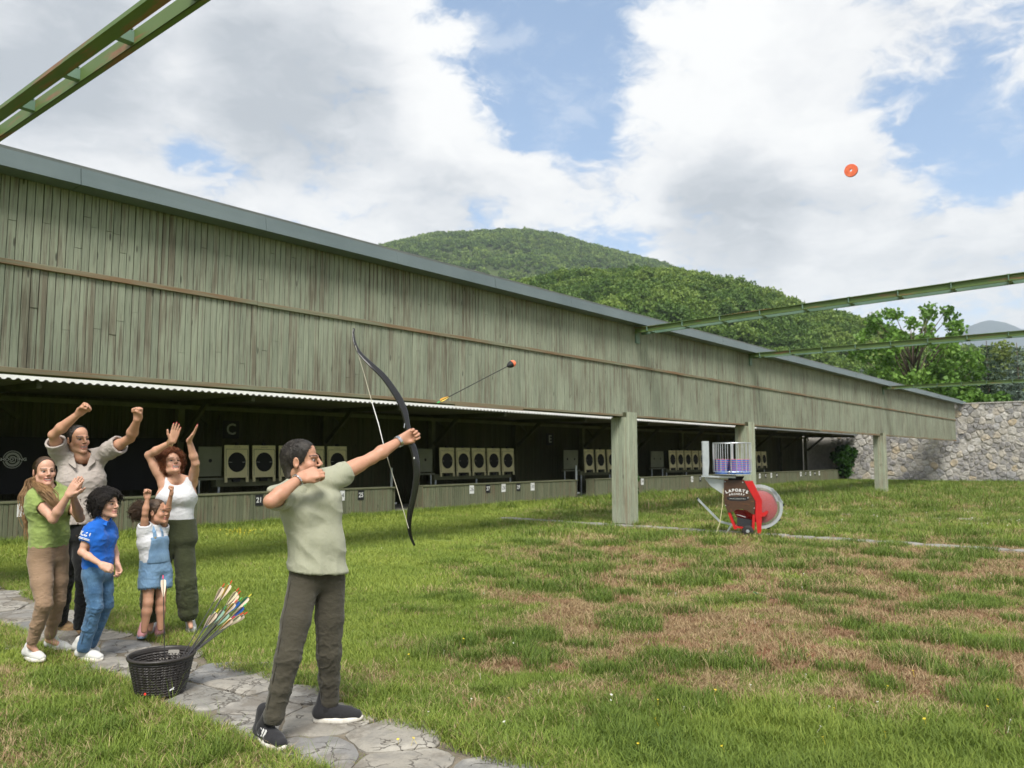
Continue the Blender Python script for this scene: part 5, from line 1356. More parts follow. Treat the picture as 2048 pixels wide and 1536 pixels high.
    for si, (sx, sy, n) in enumerate(((-.205, -.07, 7), (.085, -.215, 7), (.215, .06, 7))):
        for i in range(n):
            d_ = MB().lathe([(.028, 0), (.130, 0), (.138, .006), (.138, th - .012), (.131, th - .010), (.028, th - .010)], 28).build('foam_disc', 'foam_blue'); recalc(d_)
            d_.matrix_world = t.matrix_world @ Matrix.Translation((cx + sx, yc + sy, zb - .04 + i * th))
            orn = MB().lathe([(.028, th - .014), (.136, th - .010), (.1385, th - .006), (.136, th - .001), (.028, th - .001)], 28).build('rim', 'foam_orange', d_)
            tag(d_, 'blue foam disc with orange rim, %s from bottom of the %s caged stack' % ('lowest second third fourth fifth sixth topmost'.split()[i].replace('lowest', 'first').replace('topmost', 'seventh'), ('left', 'middle', 'right')[si]), 'disc', 'foam discs in the machine cage')
machine()
# ---------------------------------------------------------------- flying disc
p = pd(1702, 341, 15.0); d_ = empty('flying_disc', p); tag(d_, 'orange red foam disc flying high against the clouds', 'disc')
nrm = (-ray(1702, 341).normalized() + RT * -.22 + UP * .24).normalized(); M = nrm.to_track_quat('Z', 'Y').to_matrix()
o = recalc(MB().lathe([(.022, .018), (.05, .020), (.085, .018), (.119, .018), (.124, .010), (.022, .010)], 40, M).build('face', 'foam_orange', d_))
o = recalc(MB().lathe([(.024, .010), (.123, .010), (.125, -.018), (.118, -.022), (.024, -.022)], 40, M).build('body', 'black_matte', d_))
# ---------------------------------------------------------------- bow
mat('bow_black', (.010, .010, .011), .22, spec=.6); mat('string', (.55, .52, .42), .7); mat('carbon', (.018, .018, .019), .35); mat('shaft_grey', (.10, .10, .105), .35)
for nm, c in (('vane_white', (.80, .66, .52)), ('vane_yellow', (.68, .50, .10)), ('vane_green', (.06, .30, .16)), ('vane_blue', (.03, .11, .42)), ('vane_orange', (.85, .45, .08)), ('nock_red', (.78, .06, .04)), ('nock_green', (.10, .60, .18)), ('nock_yellow', (.80, .68, .08)), ('nock_pink', (.80, .06, .14)), ('vane_pale', (.78, .72, .52)), ('vane_mint', (.32, .52, .42))): mat(nm, c, .5, spec=.3)
BD = 5.075
curve = [(708, 657, .05), (706.5, 670, .04), (711, 690, .025), (721, 708, .01), (744, 731, 0), (766, 752, 0), (784, 776, 0), (799, 800, 0), (808, 821, 0), (812, 838, 0), (815, 853, 0), (818, 868, 0), (820, 883, 0), (826, 896, 0), (831, 916, 0), (833, 940, 0), (832, 963, 0), (827, 993, 0), (821, 1020, 0), (818.5, 1041, .005), (819, 1060, .015), (823, 1077, .03), (829, 1091, .04)]
wdt = [.010, .012, .016, .022, .030, .032, .034, .036, .034, .030, .027, .026, .030, .034, .036, .036, .034, .032, .030, .024, .018, .013, .010]
thk = [.006, .006, .006, .007, .008, .009, .010, .012, .020, .026, .030, .032, .030, .026, .022, .014, .011, .010, .008, .007, .006, .006, .006]
def bowobj():
    t = empty('bow', pd(818, 868, BD)); tag(t, 'black recurve bow in the hand of the archer', 'bow'); base = Vector(t.location)
    pts = [pd(x, y, BD + dd * 2) - base for x, y, dd in curve]; sideV = RT * .85 + FW * .45                   # limb width lies mostly across the shooting line
    V = []; F = []; n = len(pts)
    # smooth the sampled line
    fine = []
    for i in range((n - 1) * 4 + 1):
        s = i / 4; k = min(int(s), n - 2); f = s - k; p0, p1, p2, p3 = pts[max(k - 1, 0)], pts[k], pts[k + 1], pts[min(k + 2, n - 1)]
        c = .5 * ((2 * p1) + (p2 - p0) * f + (2 * p0 - 5 * p1 + 4 * p2 - p3) * f * f + (3 * p1 - p0 - 3 * p2 + p3) * f ** 3)
        fine.append((c, (wdt[k] + (wdt[k + 1] - wdt[k]) * f) * 1.3, thk[k] + (thk[k + 1] - thk[k]) * f))
    N = len(fine)
    for i, (c, wd, tk) in enumerate(fine):
        tg = (fine[min(i + 1, N - 1)][0] - fine[max(i - 1, 0)][0]).normalized(); sv = (sideV - tg * sideV.dot(tg)).normalized(); nv = tg.cross(sv)
        for a, b in ((-1, -.5), (-.6, -1), (.6, -1), (1, -.5), (1, .5), (.6, 1), (-.6, 1), (-1, .5)): V.append(c + sv * wd * .5 * a + nv * tk * .5 * b)
    for i in range(N - 1):
        for k in range(8): F.append((i * 8 + k, i * 8 + (k + 1) % 8, i * 8 + 8 + (k + 1) % 8, i * 8 + 8 + k))
    F.append(tuple(range(8))[::-1]); F.append(tuple((N - 1) * 8 + k for k in range(8)))
    recalc(add('limbs', V, F, 'bow_black', t, True))
    c = pd(831.5, 916, BD) - base; MB().lathe([(.0001, .004), (.008, .003), (.009, 0)], 14, (-FW * .75 - RT * .45).normalized().to_track_quat('Z', 'Y').to_matrix(), c + (-FW * .012 - RT * .012)).build('medallion', 'white_paint', t)
    MB().tube([pd(810, 847, BD) - base - FW * .014, pd(809, 856, BD) - base - FW * .018], .003, 6).build('arrow_rest', 'steel', t)
    st = [(712, 692, .045), (729, 747, .03), (745, 805, .01), (758, 848, 0), (768, 889, 0), (780, 930, 0), (796, 980, 0), (818, 1056, .005)]
    sp = [pd(x, y, BD + dd) - base - FW * .02 for x, y, dd in st]
    MB().tube(sp, [.0014, .0016, .0022, .0022, .0024, .0022, .0022, .002], 6).build('string', 'string', t)
    MB().tube(sp[2:5], [.0030, .0034, .0030], 6).build('serving', 'white_paint', t)
bowobj()
# ---------------------------------------------------------------- arrows
def arrow(name, a, b, label, vanes, nock, group, shaft='carbon', point=True, rad=.0030, vl=.075, vh=.013):
    """from tail a to head b"""
    a, b = Vector(a), Vector(b); d = (b - a).normalized(); t = empty(name, b); tag(t, label, 'arrow', group); A = a - b
    MB().tube([A + d * .02, Vector((0, 0, 0))], rad, 7).build('shaft', shaft, t)
    MB().tube([A, A + d * .012, A + d * .026], [rad * .9, rad * 1.25, rad * 1.2], 7).build('nock', nock, t)
    u = d.orthogonal().normalized(); v = d.cross(u)
    for k, m in enumerate(vanes):
        an = 2.094 * k + hash(name) * 0 + .6; n = u * math.cos(an) + v * math.sin(an); s = d.cross(n)
        pts = [(0.030, 0), (.036, vh * .85), (.03 + vl * .25, vh), (.03 + vl * .65, vh * .62), (.03 + vl, 0)]
        V = [A + d * x + n * (rad * .8 + y) + s * g * .0006 for g in (-1, 1) for x, y in pts]; m_ = len(pts)
        F = [tuple(range(m_)), tuple(range(2 * m_ - 1, m_ - 1, -1))] + [(i, i + 1, m_ + i + 1, m_ + i) for i in range(m_ - 1)]
        add('vane', V, F, m, t)
    return t
fa = arrow('arrow', pd(874, 806, 5.75), pd(1018, 731, 6.15), 'flying arrow with a red and black ball tip, in front of the timber wall', ('vane_orange', 'vane_yellow', 'vane_pale'), 'nock_green', None, 'carbon', rad=.0034, vl=.085, vh=.013)
hd = (pd(1018, 731, 6.15) - pd(874, 806, 5.75)).normalized(); M = hd.to_track_quat('Z', 'Y').to_matrix()
MB().lathe([(.006, -.02), (.012, -.012), (.022, .004), (.026, .018), (.026, .030)], 18, M).build('ball_base', 'black_plate', fa, True)
MB().lathe([(.0265, .028), (.027, .040), (.023, .054), (.014, .063), (.0001, .066)], 18, M).build('ball_tip', 'foam_orange', fa, True)
# ---------------------------------------------------------------- basket
mat('basket_plastic', (.030, .026, .024), .45, spec=.45, fn=varied((.022, .019, .018), (.040, .035, .032), 14, obj=True))
def basket():
    c = pz(300, 1407); c = c + FW * .15
    t = empty('basket', (c.x, c.y, .020), math.atan2(FW.y, FW.x)); tag(t, 'dark brown woven plastic basket standing on the stone path', 'basket')
    n, m = 112, 28; Hh = .25; r0, r1 = .155, .215
    V = []; F = []
    for j in range(m + 1):
        z = .012 + (Hh - .012) * j / m
        for i in range(n):
            a = 6.2832 * i / n; r = r0 + (r1 - r0) * (z / Hh) ** .9 + .0035 * math.sin(i * math.pi / 2 + (j // 1 % 2) * math.pi) * (1 if j < m - 3 else 0) + (.006 if j % 2 else 0) * (j < m - 2); V.append((r * math.cos(a), r * math.sin(a) * .92, z))
    for j in range(m):
        for i in range(n):
            a = 6.2832 * i / n; ca = math.cos(a - math.pi); z = j / m
            handle = (abs(math.sin(a)) < .20) and .80 < z < .90
            lattice = (abs(math.sin(a)) < .22) and .73 < z <= .80 and i % 2 == 0 and j % 2 == 0
            hole = .14 < z < .74 and j % 2 == 1 and i % 2 == 0 and (math.sin(a * 5) + math.sin(j * .9) > -.35)
            if (handle and math.cos(a) > 0) or lattice or hole: continue
            F.append((j * n + i, j * n + (i + 1) % n, (j + 1) * n + (i + 1) % n, (j + 1) * n + i))
    w_ = add('woven_wall', V, F, 'basket_plastic', t); md = w_.modifiers.new('thick', 'SOLIDIFY'); md.thickness = .004
    V = []; F = []
    prof = ((r1 - .004, Hh - .012), (r1 + .012, Hh - .010), (r1 + .016, Hh), (r1 + .010, Hh + .010), (r1 - .002, Hh + .008))
    mb = MB().lathe(prof + (prof[0],), 72); mb.v = [(x, y * .92, z) for x, y, z in mb.v]; mb.build('rim', 'basket_plastic', t, True)
    mb = MB().lathe([(.0001, .006), (r0 - .01, .006), (r0 + .004, .014), (r0 + .002, .022), (.0001, .018)], 60); mb.v = [(x, y * .92, z) for x, y, z in mb.v]; mb.build('bottom', 'basket_plastic', t)
    # leaping animal mark and a red sticker
    mk = MB().prism([(0, 0), (.012, .010), (.022, .012), (.030, .018), (.034, .014), (.028, .010), (.032, .002), (.026, .004), (.018, .004), (.010, -.002)], (-.001, .001)); o = mk.build('maker_mark', 'white_plate', t)
    an = R_(180 + 42); o.location = (.183 * math.cos(an), .183 * .92 * math.sin(an), .055); o.rotation_euler = (0, 0, an + math.pi / 2)
    st = MB().lathe([(.0001, .003), (.008, .002), (.009, 0)], 12, Euler((0, math.pi / 2, 0)).to_matrix()).build('sticker', 'nock_red', t); an = R_(180 - 8); st.location = (.178 * math.cos(an), .178 * .92 * math.sin(an), .045); st.rotation_euler = (0, 0, an)
    return t, c
bk, bc = basket()
pal = [('vane_white', 'vane_white', 'vane_white'), ('vane_yellow', 'vane_white', 'vane_white'), ('vane_pale', 'vane_yellow', 'vane_pale'), ('vane_white', 'vane_white', 'vane_blue'), ('vane_green', 'vane_white', 'vane_white'), ('vane_pale', 'vane_white', 'vane_mint'), ('vane_orange', 'vane_white', 'vane_white')]
pn = dict(vane_white='white', vane_yellow='yellow', vane_pale='cream', vane_blue='blue', vane_green='green', vane_mint='mint', vane_orange='orange')
tails = [(449, 1167, 0, 'nock_red'), (464, 1161, 1, 'nock_red'), (459, 1166, 2, 'nock_green'), (478, 1176, 2, 'nock_red'), (481, 1182, 0, 'nock_red'), (475, 1199, 1, 'nock_red'), (484, 1195, 3, 'nock_green'), (503, 1188, 4, 'nock_yellow'), (493, 1207, 3, 'nock_green'), (429, 1222, 3, 'nock_green'), (437, 1218, 0, 'nock_yellow'), (463, 1220, 5, 'nock_green'), (480, 1226, 6, 'nock_red'), (487, 1225, 2, 'nock_red'), (495, 1224, 0, 'nock_red'), (470, 1232, 6, 'nock_red'), (452, 1212, 5, 'nock_green')]
LAB = {}
for i, (x, y, pi_, nk) in enumerate(tails):
    tail = pd(x, y, 5.62 + .10 * ((i * 7) % 5 - 2) * .4); sx = 362 + (x - 430) * .18 + (i * 13 % 7) * 3 - 2
    rim_p = pd(min(385, sx + 8), 1305, 5.62 + .02 * (i % 4)); dr = (rim_p - tail).normalized(); L = (tail.z - .075) / max(.2, -dr.z); L = min(L, .80); head = tail + dr * L
    q = (head - bc); q.z = 0
    if q.length > .135: q = q.normalized() * (q.length - .135); head = head - q
    pv = pal[pi_]; u_ = list(dict.fromkeys(pv)); nm = 'arrow with %s and %s vanes and a %s nock leaning in the basket' % (pn[u_[0]], pn[u_[-1]], nk[5:]) if len(u_) > 1 else 'arrow with %s vanes and a %s nock leaning in the basket' % (pn[pv[0]], nk[5:])
    LAB.setdefault(nm, []).append((tail.z, i))
    AR = globals().setdefault('ARR', []); AR.append(arrow('arrow', tail, head, nm, pv, nk, 'arrows leaning in the basket', 'shaft_grey', vl=.115, vh=.019))
for nm, v in LAB.items():
    if len(v) > 1:
        for k, (z_, i) in enumerate(sorted(v, reverse=True)): ARR[i]['label'] = nm.replace(' leaning in the basket', ' in the basket') + ', ' + ('higher' if k == 0 else 'lower' if k == len(v) - 1 else 'middle one')
tl = pd(326, 1150, 5.60); arrow('arrow', tl, Vector((bc.x, bc.y, .06)) + RT * .03, 'upright arrow with cream vanes and a pink nock standing in the basket', ('vane_white', 'vane_pale', 'vane_white'), 'nock_pink', 'arrows leaning in the basket', 'carbon', vl=.12, vh=.018)
# arrows lost on the lawn
a = pz(1506, 1184, .04); b = pz(1549, 1198, .02); arrow('arrow', a, b, 'arrow with green and white vanes lying in the dry grass below the machine', ('vane_green', 'vane_white', 'vane_green'), 'nock_green', None, 'carbon')
# small power line spur of leaves at the right edge is left to the trees
def fix(t):
    for o in t.children: o.matrix_parent_inverse = Matrix.Translation(-Vector(t.location))
    t.location.z = .014
def leg_skin(S, J, w, feet=True):
    for sd in 'RL':
        h, kn, an = npv(J['hip' + sd]), npv(J['kn' + sd]), npv(J['an' + sd])
        S.rc(h, kn, .078 * w, .052 * w, .03); c = kn * .68 + an * .32; S.rc(kn, c, .050 * w, .052 * w, .02); S.rc(c, an, .052 * w, .034 * w, .02)
        f = npv(J['toe' + sd]); f[2] = .04
        if feet: S.rc(an, f * .6 + an * .4 - npv((0, 0, .02)), .034 * w, .024 * w, .02)
def pants(t, J, w, rad, matn, waist_dz, cuff, seed, name='trousers', amp=.006, h=.006, pel=1.0, inf=.012, wcut=None, seam=None):
    """rad: radii at hip, mid thigh, knee, mid calf, above the ankle, cuff"""
    pts = [J[q + s] for q in ('hip', 'kn', 'an') for s in 'RL'] + [J['waist']]; SE = []
    lo, hi = bounds(pts, .20); So = SDF(lo, hi, h); Si = SDF(lo, hi, h)
    pe, wa = npv(J['pelvis']), npv(J['waist']); hx = npv(J['hipL']) - npv(J['hipR']); hx /= np.linalg.norm(hx)
    for X, e in ((So, inf), (Si, inf - .009)):
        for g in (-1, 1): X.rc(pe + hx * g * .070 * w * pel, pe + (wa - pe) * .8 + hx * g * .066 * w, .112 * w * pel + e, .100 * w + e, .04)
    for sd in 'RL':
        hp, kn, an = npv(J['hip' + sd]), npv(J['kn' + sd]), npv(J['an' + sd]); dv = (an - kn) / np.linalg.norm(an - kn)
        P = [hp, hp * .5 + kn * .5, kn, kn * .5 + an * .5, kn * .12 + an * .88 + dv * cuff, an + dv * cuff]
        if seam: SE.append((P, [r * w for r in rad]))
        limb_cloth(So, Si, P, [r * w for r in rad], .009, .018)
    zc = pe[2] + waist_dz if wcut is None else wcut
    So.cut((0, 0, zc), (0, 0, 1)); shell(So, Si)
    tr_ = None
    zk = [float(npv(J['knR'])[2]), float(npv(J['anR'])[2]) + .12]
    tr_ = sdf_obj(name, So, matn, t, fold=wrinkle(seed, 11, 11, 13, amp, zk, .12))
    for P, rr_ in SE:
        pts = []
        for k in range(len(P) - 1):
            for q in np.linspace(0, 1, 6, endpoint=(k == len(P) - 2)):
                c = P[k] * (1 - q) + P[k + 1] * q; r = rr_[k] * (1 - q) + rr_[k + 1] * q; tg = (P[k + 1] - P[k]); tg /= np.linalg.norm(tg); o = npv(seam[0]); o = o - tg * (o @ tg); o /= np.linalg.norm(o)
                pts.append(c + o * (r + .0015 + .002 * math.sin(len(pts) * 1.3)))
        MB().tube(pts, .0026, 5).build('seam', seam[1], tr_, True)
    return tr_
def tee(t, J, w, matn, hem, inf, sleeve, srad, seed, amp=.008, name='shirt', h=.0055, bust=0, hipw=1.0, waistw=1.0, neckcut=None, fold=None, flare=.0, keep_sh=True):
    lo, hi = bounds([J['pelvis'], J['shR'], J['shL'], J['elR'], J['elL'], J['chest']], .24); So = SDF(lo, hi, h); Si = SDF(lo, hi, h)
    for X, e in ((So, inf), (Si, inf - .010)):
        torso(X, J, w, e, .05, bust, hipw, waistw)
        if flare:
            pe, wa = npv(J['pelvis']), npv(J['waist']); X.rc(wa, pe, .11 * w + e, .13 * w + e + flare, .05)
    for sd in 'RL':
        s_, e_ = npv(J['sh' + sd]), npv(J['el' + sd]); fr = sleeve if not isinstance(sleeve, dict) else sleeve[sd]
        limb_cloth(So, Si, [s_, s_ * (1 - fr * .5) + e_ * fr * .5, s_ * (1 - fr) + e_ * fr], [.062 * w + inf * .6, srad * w, srad * w * 1.04], .009, .035, ext=.06)
    hp, hn = hem; So.cut(hp, hn)
    nb = npv(J['neck']); fr = npv(J['front'])
    nc = neckcut or (.070, .03)
    So.ell(nb + fr * nc[1] + npv((0, 0, .035)), np.eye(3), [nc[0] * w] * 2 + [nc[0] * w * (nc[2] if len(nc) > 2 else 1.0)], .008, carve=True)
    shell(So, Si)
    return sdf_obj(name, So, matn, t, fold=fold or wrinkle(seed, 7, 7, 10, amp))
def bracelet(t, wr, el, r, matn, name, wd=.008, seg=18, off=.18):
    wr, el = Vector(wr), Vector(el); d = (el - wr).normalized(); c = wr + d * off * .1 * 1.6; a = d.orthogonal().normalized(); b = d.cross(a); mb = MB()
    for i in range(seg):
        th = 6.283 * i / seg; th2 = 6.283 * (i + .82) / seg
        p, q = [c + (a * math.cos(x) + b * math.sin(x)) * r for x in (th, th2)]
        n = ((p + q) / 2 - c).normalized(); mb.beam(p, q, wd, .004, n)
    return mb.build(name, matn, t)
# ---------------------------------------------------------------- the archer
def archer():
    J = J_of(pelvis=(634, 1160, 4.70), waist=(634, 1092, 4.69), chest=(622, 1015, 4.68), neck=(602, 968, 4.67), shR=(567, 994, 4.58), shL=(668, 960, 4.74),
             elR=(541, 1008, 4.32), wrR=(602, 960, 4.46), elL=(744, 921, 4.88), wrL=(803, 884, 5.02), hipR=(607, 1172, 4.66), hipL=(660, 1168, 4.75),
             knR=(576, 1320, 4.53), knL=(658, 1312, 4.80), anR=(547, 1440, 4.52), anL=(659, 1406, 4.90))
    J['toeR'] = pz(566, 1506); J['toeL'] = pz(716, 1446); J['front'] = (-FW * .95 + RT * .3).normalized()
    t = person('archer in a sage green t-shirt and dark khaki trousers holding a black bow', J, (600, 1480))
    H = Head(pd(602, 928, 4.64), RT * .98 + FW * .06 + UP * .06, UP - RT * .06, 1.03)
    lo, hi = bounds([J[k] for k in J if k not in ('front',)] + [pd(840, 868, 5.06), H.o + UP * .16], .12); lo[2] = 0
    S = SDF(lo, hi, .0046)
    torso(S, J, .78, -.014); leg_skin(S, J, .74, False)
    for sd in 'RL': arm(S, J, sd, .90, m=1.04)
    gp = pd(818, 868, 5.07); hd = (Vector(gp) - J['wrL']); 
    hand(S, J['wrL'], (RT * .80 + FW * .42 + UP * .42), -UP * .15 + RT * .2 - FW * .95, 'grip', 1.0, left=True)
    hand(S, J['wrR'], (RT * .86 + FW * .42 + UP * .30), FW * .75 - RT * .2 - UP * .45, 'draw', 1.02)
    H.build(S, 0, 0, 0, 1.0, J['neck'], .057)
    body = sdf_obj('body', S, 'skin', t, colfn=lambda V: H.colour(V, skin_col((.47, .25, .165), V), 0, 0, 0, stubble=.45) * np.where((V[:, 2] < .26)[:, None], .06, 1.0))
    H.eyes(body)
    lo, hi = bounds([H.o], .17); S = SDF(lo, hi, .0042); hair_cap(H, S, .005, neck=True)
    hair = sdf_obj('hair', S, 'hair_dark', t, fold=wrinkle(3, 60, 60, 40, .0016))
    rr = random.Random(5); rt = scalp(H, 4500, 8, HL, .004)
    def gd(i, p, n, q): 
        dr = (n * .4 + H.f * .4 + UP * (-.25) + Vector((math.sin(i * 1.7), math.sin(i * 2.9), math.sin(i * 4.1))) * .3).normalized(); return p + (dr * .9 - n * .22) * .010 * q + n * .002
    strands(t, rt, gd, .0009, 'hair_dark', 3).build('short_strands', 'hair_dark', hair)
    hemp = pd(634, 1146, 4.69); hn = Vector((0, 0, -1)) - RT * .10
    fr = npv(J['front'])
    def fold(x, y, z):
        q = Vector((x, y, z)); r = q.dot(RT); n = mnoise.fractal((r * 5 + z * 5.5, z * 2.2 - r * 2.0, 1.0), .8, 2, 2); m = mnoise.fractal((r * 13, z * 2.2, 5.0), .8, 2, 2)
        up = math.exp(-((z - 1.36) / .10) ** 2)
        drape = math.sin((z - 1.36) * 62 + r * 14 + n * 2.2) * .006 * up
        return .009 * ((1 - abs(n) * 1.9) - .45) + .005 * (1 - abs(m) * 1.6) + drape * .9
    sh = tee(t, J, .80, 'cloth_sage', (hemp, hn), .015, {'R': .58, 'L': .34}, .076, 4, neckcut=(.080, .02), fold=fold, flare=.024, hipw=1.10, h=.005)
    nb = Vector(J['neck']) + UP * .012; hm = MB(); hm.tube([nb + (RT * math.cos(a) * .074 + FW * math.sin(a) * .070) + UP * (.012 * math.sin(a)) for a in np.linspace(0, 6.283, 33)], .006, 6); hm.build('neck_band', 'cloth_sage', sh, True)
    pants(t, J, .95, [.092, .086, .072, .064, .056, .044], 'cloth_khaki', .12, .03, 7, amp=.0042, inf=.002, pel=.90, h=.005, seam=(-FW * .8 - RT * .62, 'seam_dark'))
    bracelet(t, J['wrR'], J['elR'], .034, 'steel', 'bracelet', .009, 16, .16)
    bracelet(t, J['wrL'], J['elL'], .034, 'steel', 'wristwatch', .020, 22, .15)
    for sd, hl, to in (('R', pz(518, 1486), pz(566, 1509)), ('L', pz(640, 1451), pz(716, 1447))):
        hl, to = Vector(hl), Vector(to); c = (hl + to) / 2; d = (to - hl).normalized(); hl, to = c - d * .135, c + d * .125
        s_, lc, P = shoe(t, hl, to, 'shoe_black', 'sole_white', 1.06, .05); lc.build('laces', 'lace_grey', s_) if sd == 'R' else lc.build('laces', 'shoe_black', s_)
        an = npv(J['an' + sd]); q0 = P(.24, 0, .06); Sk = SDF(*bounds([an, q0], .12), .005); Sk.rc(an + npv((0, 0, .05)), q0, .040, .046, .01); sdf_obj('sock', Sk, 'cloth_black', t)
        mb = MB(); sg = -1 if sd == 'R' else 1
        side = -1
        for k in range(3):
            a = P(.30 + .10 * k, side * .0415, .034); b = P(.38 + .10 * k, side * .0365, .070)
            mb.beam(a, b, .013, .003, Vector(P(.3, side * .05, .03)) - Vector(P(.3, 0, .03)))
        if sd == 'R': mb.build('stripe_marks', 'white_paint', s_)
        else: mb.build('stripe_marks', 'sole_blue', s_) if False else None
        mk = MB()
        if sd == 'R':
            for k in range(3): mk.box(P(.335, (-.008 + .008 * k), .112 - .0025 * (2 - k)), (.004, .006, .004 + .004 * k))
            mk.build('tongue_mark', 'white_paint', s_)
    fix(t); return J, H
AJ, AH = archer()
# ---------------------------------------------------------------- the man with raised fists
def man():
    J = J_of(pelvis=(152, 1072, 7.15), waist=(158, 1025, 7.14), chest=(163, 965, 7.13), neck=(163, 917, 7.12), shR=(122, 917, 7.10), shL=(200, 915, 7.18),
             elR=(106, 873, 6.92), wrR=(159, 829, 6.86), elL=(260, 880, 7.02), wrL=(275, 842, 6.86), hipR=(138, 1080, 7.15), hipL=(166, 1080, 7.17),
             knR=(130, 1162, 7.20), knL=(169, 1162, 7.10), anR=(119, 1242, 7.36), anL=(163, 1250, 7.14))
    J['toeR'] = pz(130, 1268); J['toeL'] = pz(184, 1278); J['front'] = (RT * .5 - FW * .86).normalized()
    t = person('man in an open grey linen shirt and black trousers raising both fists', J, (150, 1270))
    H = Head(pd(156, 883, 7.10), RT * .86 - FW * .50 + UP * .02, UP - RT * .10, 1.04)
    lo, hi = bounds([J[k] for k in J if k != 'front'] + [H.o + UP * .16, pd(172, 812, 6.86), pd(277, 815, 6.8)], .13); lo[2] = 0; S = SDF(lo, hi, .0055)
    torso(S, J, .86, -.012); leg_skin(S, J, .8, False)
    for sd in 'RL': arm(S, J, sd, .97, m=1.1)
    hand(S, J['wrR'], RT * .75 + UP * .65 - FW * .1, RT * .5 - FW * .6 - UP * .5, 'fist', 1.08); hand(S, J['wrL'], UP * .9 - FW * .25 + RT * .1, -FW * .9 - UP * .3 - RT * .2, 'fist', 1.08, left=True)
    H.build(S, 0, .8, .25, 1.0, J['neck'], .063)
    body = sdf_obj('body', S, 'skin', t, colfn=lambda V: H.colour(V, skin_col((.50, .275, .18), V), 0, .8, .25, stubble=.22)); H.eyes(body)
    hl = lambda u: float(np.interp(u, [-.09, -.035, -.028, -.015, .0, .045, .075, .11], [-.058, -.034, -.028, .004, .014, .030, .042, .052]))
    lo, hi = bounds([H.o], .19); S = SDF(lo, hi, .005); hair_cap(H, S, .005, hl)
    for q in range(7): S.ell(H.p(.02 * math.sin(q * 2.1), -.110 - .012 * math.cos(q * 1.7), -.005 - .011 * q), H.ax, [.026, .024, .02], .015)
    hair = sdf_obj('hair', S, 'hair_dark', t, fold=wrinkle(4, 50, 50, 50, .004))
    rt = [(Vector(H.p(.03 * math.sin(i * 2.3), -.12 + .02 * math.sin(i * 3.1), -.02 - .055 * ((i * 37) % 100) / 100)), -H.f + UP * -.3) for i in range(160)]
    strands(t, rt, curl_guide(H, .045, .008, 1.5, .5, 3), .0025, 'hair_brown', 8).build('curls', 'hair_brown', hair)
    slick(H, 700, 3, lambda u: hl(u) - .002, .006).build('combed_strands', 'hair_dark', hair)
    sh = tee(t, J, .86, 'cloth_linen', (pd(160, 1052, 7.1), (0, 0, -1)), .020, {'R': .72, 'L': .66}, .085, 8, .007, neckcut=(.080, .075, 1.9), flare=.02, h=.006)
    for sd, q in (('R', .70), ('L', .64)):                       # rolled cuffs
        a, b = npv(J['sh' + sd]), npv(J['el' + sd]); lo, hi = bounds([a, b], .12); So = SDF(lo, hi, .005); Si = SDF(lo, hi, .005)
        limb_cloth(So, Si, [a * (1 - q + .14) + b * (q - .14), a * (1 - q - .02) + b * (q + .02)], [.083, .084], .012, .01); n = (a - b) / np.linalg.norm(a - b); So.cut(a * (1 - q + .16) + b * (q - .16), n)
        rel_o = sdf_obj('rolled_cuff', shell(So, Si), 'cloth_linen', t, fold=wrinkle(9, 25, 25, 25, .004))
    fr = Vector(J['front']); ax = (Vector(J['shL']) - Vector(J['shR'])).normalized(); nb = Vector(J['neck']); cm = MB()
    for sg in (-1, 1):
        A = [nb + ax * sg * .070 + UP * .045 - fr * .05, nb + ax * sg * .082 + UP * .035 + fr * .02, nb + ax * sg * .060 - UP * .010 + fr * .085, nb + ax * sg * .040 - UP * .085 + fr * .118]
        B = [nb + ax * sg * .100 + UP * .010 - fr * .06, nb + ax * sg * .118 - UP * .0 + fr * .02, nb + ax * sg * .105 - UP * .050 + fr * .078, nb + ax * sg * .052 - UP * .095 + fr * .122]
        for k in range(3):
            for off in (0, 1): cm.raw([A[k] + fr * .004 * off, A[k + 1] + fr * .004 * off, B[k + 1] + fr * .004 * off, B[k] + fr * .004 * off], [(0, 1, 2, 3)])
    cm.build('collar', 'cloth_linen', t, True); mb = MB()
    for k in range(5):
        p = Vector(J['chest']).lerp(Vector(J['pelvis']), .12 + .22 * k) + fr * (.124 + .006 * k); mb.lathe([(.0001, .003), (.006, .002), (.007, 0)], 10, fr.to_track_quat('Z', 'Y').to_matrix(), p)
    struct(mb.build('buttons', 'hair_brown', t), 'stuff')
    pants(t, J, 1.0, [.098, .088, .070, .064, .062, .058], 'cloth_black', .10, .045, 9)
    for sd, a, b in (('R', pz(108, 1262), pz(140, 1266)), ('L', pz(150, 1266), pz(190, 1277))):
        a, b = Vector(a), Vector(b); c = (a + b) / 2; d = (b - a).normalized()
        s_, lc, P = shoe(t, c - d * .135, c + d * .135, 'shoe_tan', 'sole_tan', 1.05, .05, name='boot'); lc.build('laces', 'shoe_tan', s_)
    fix(t)
man()
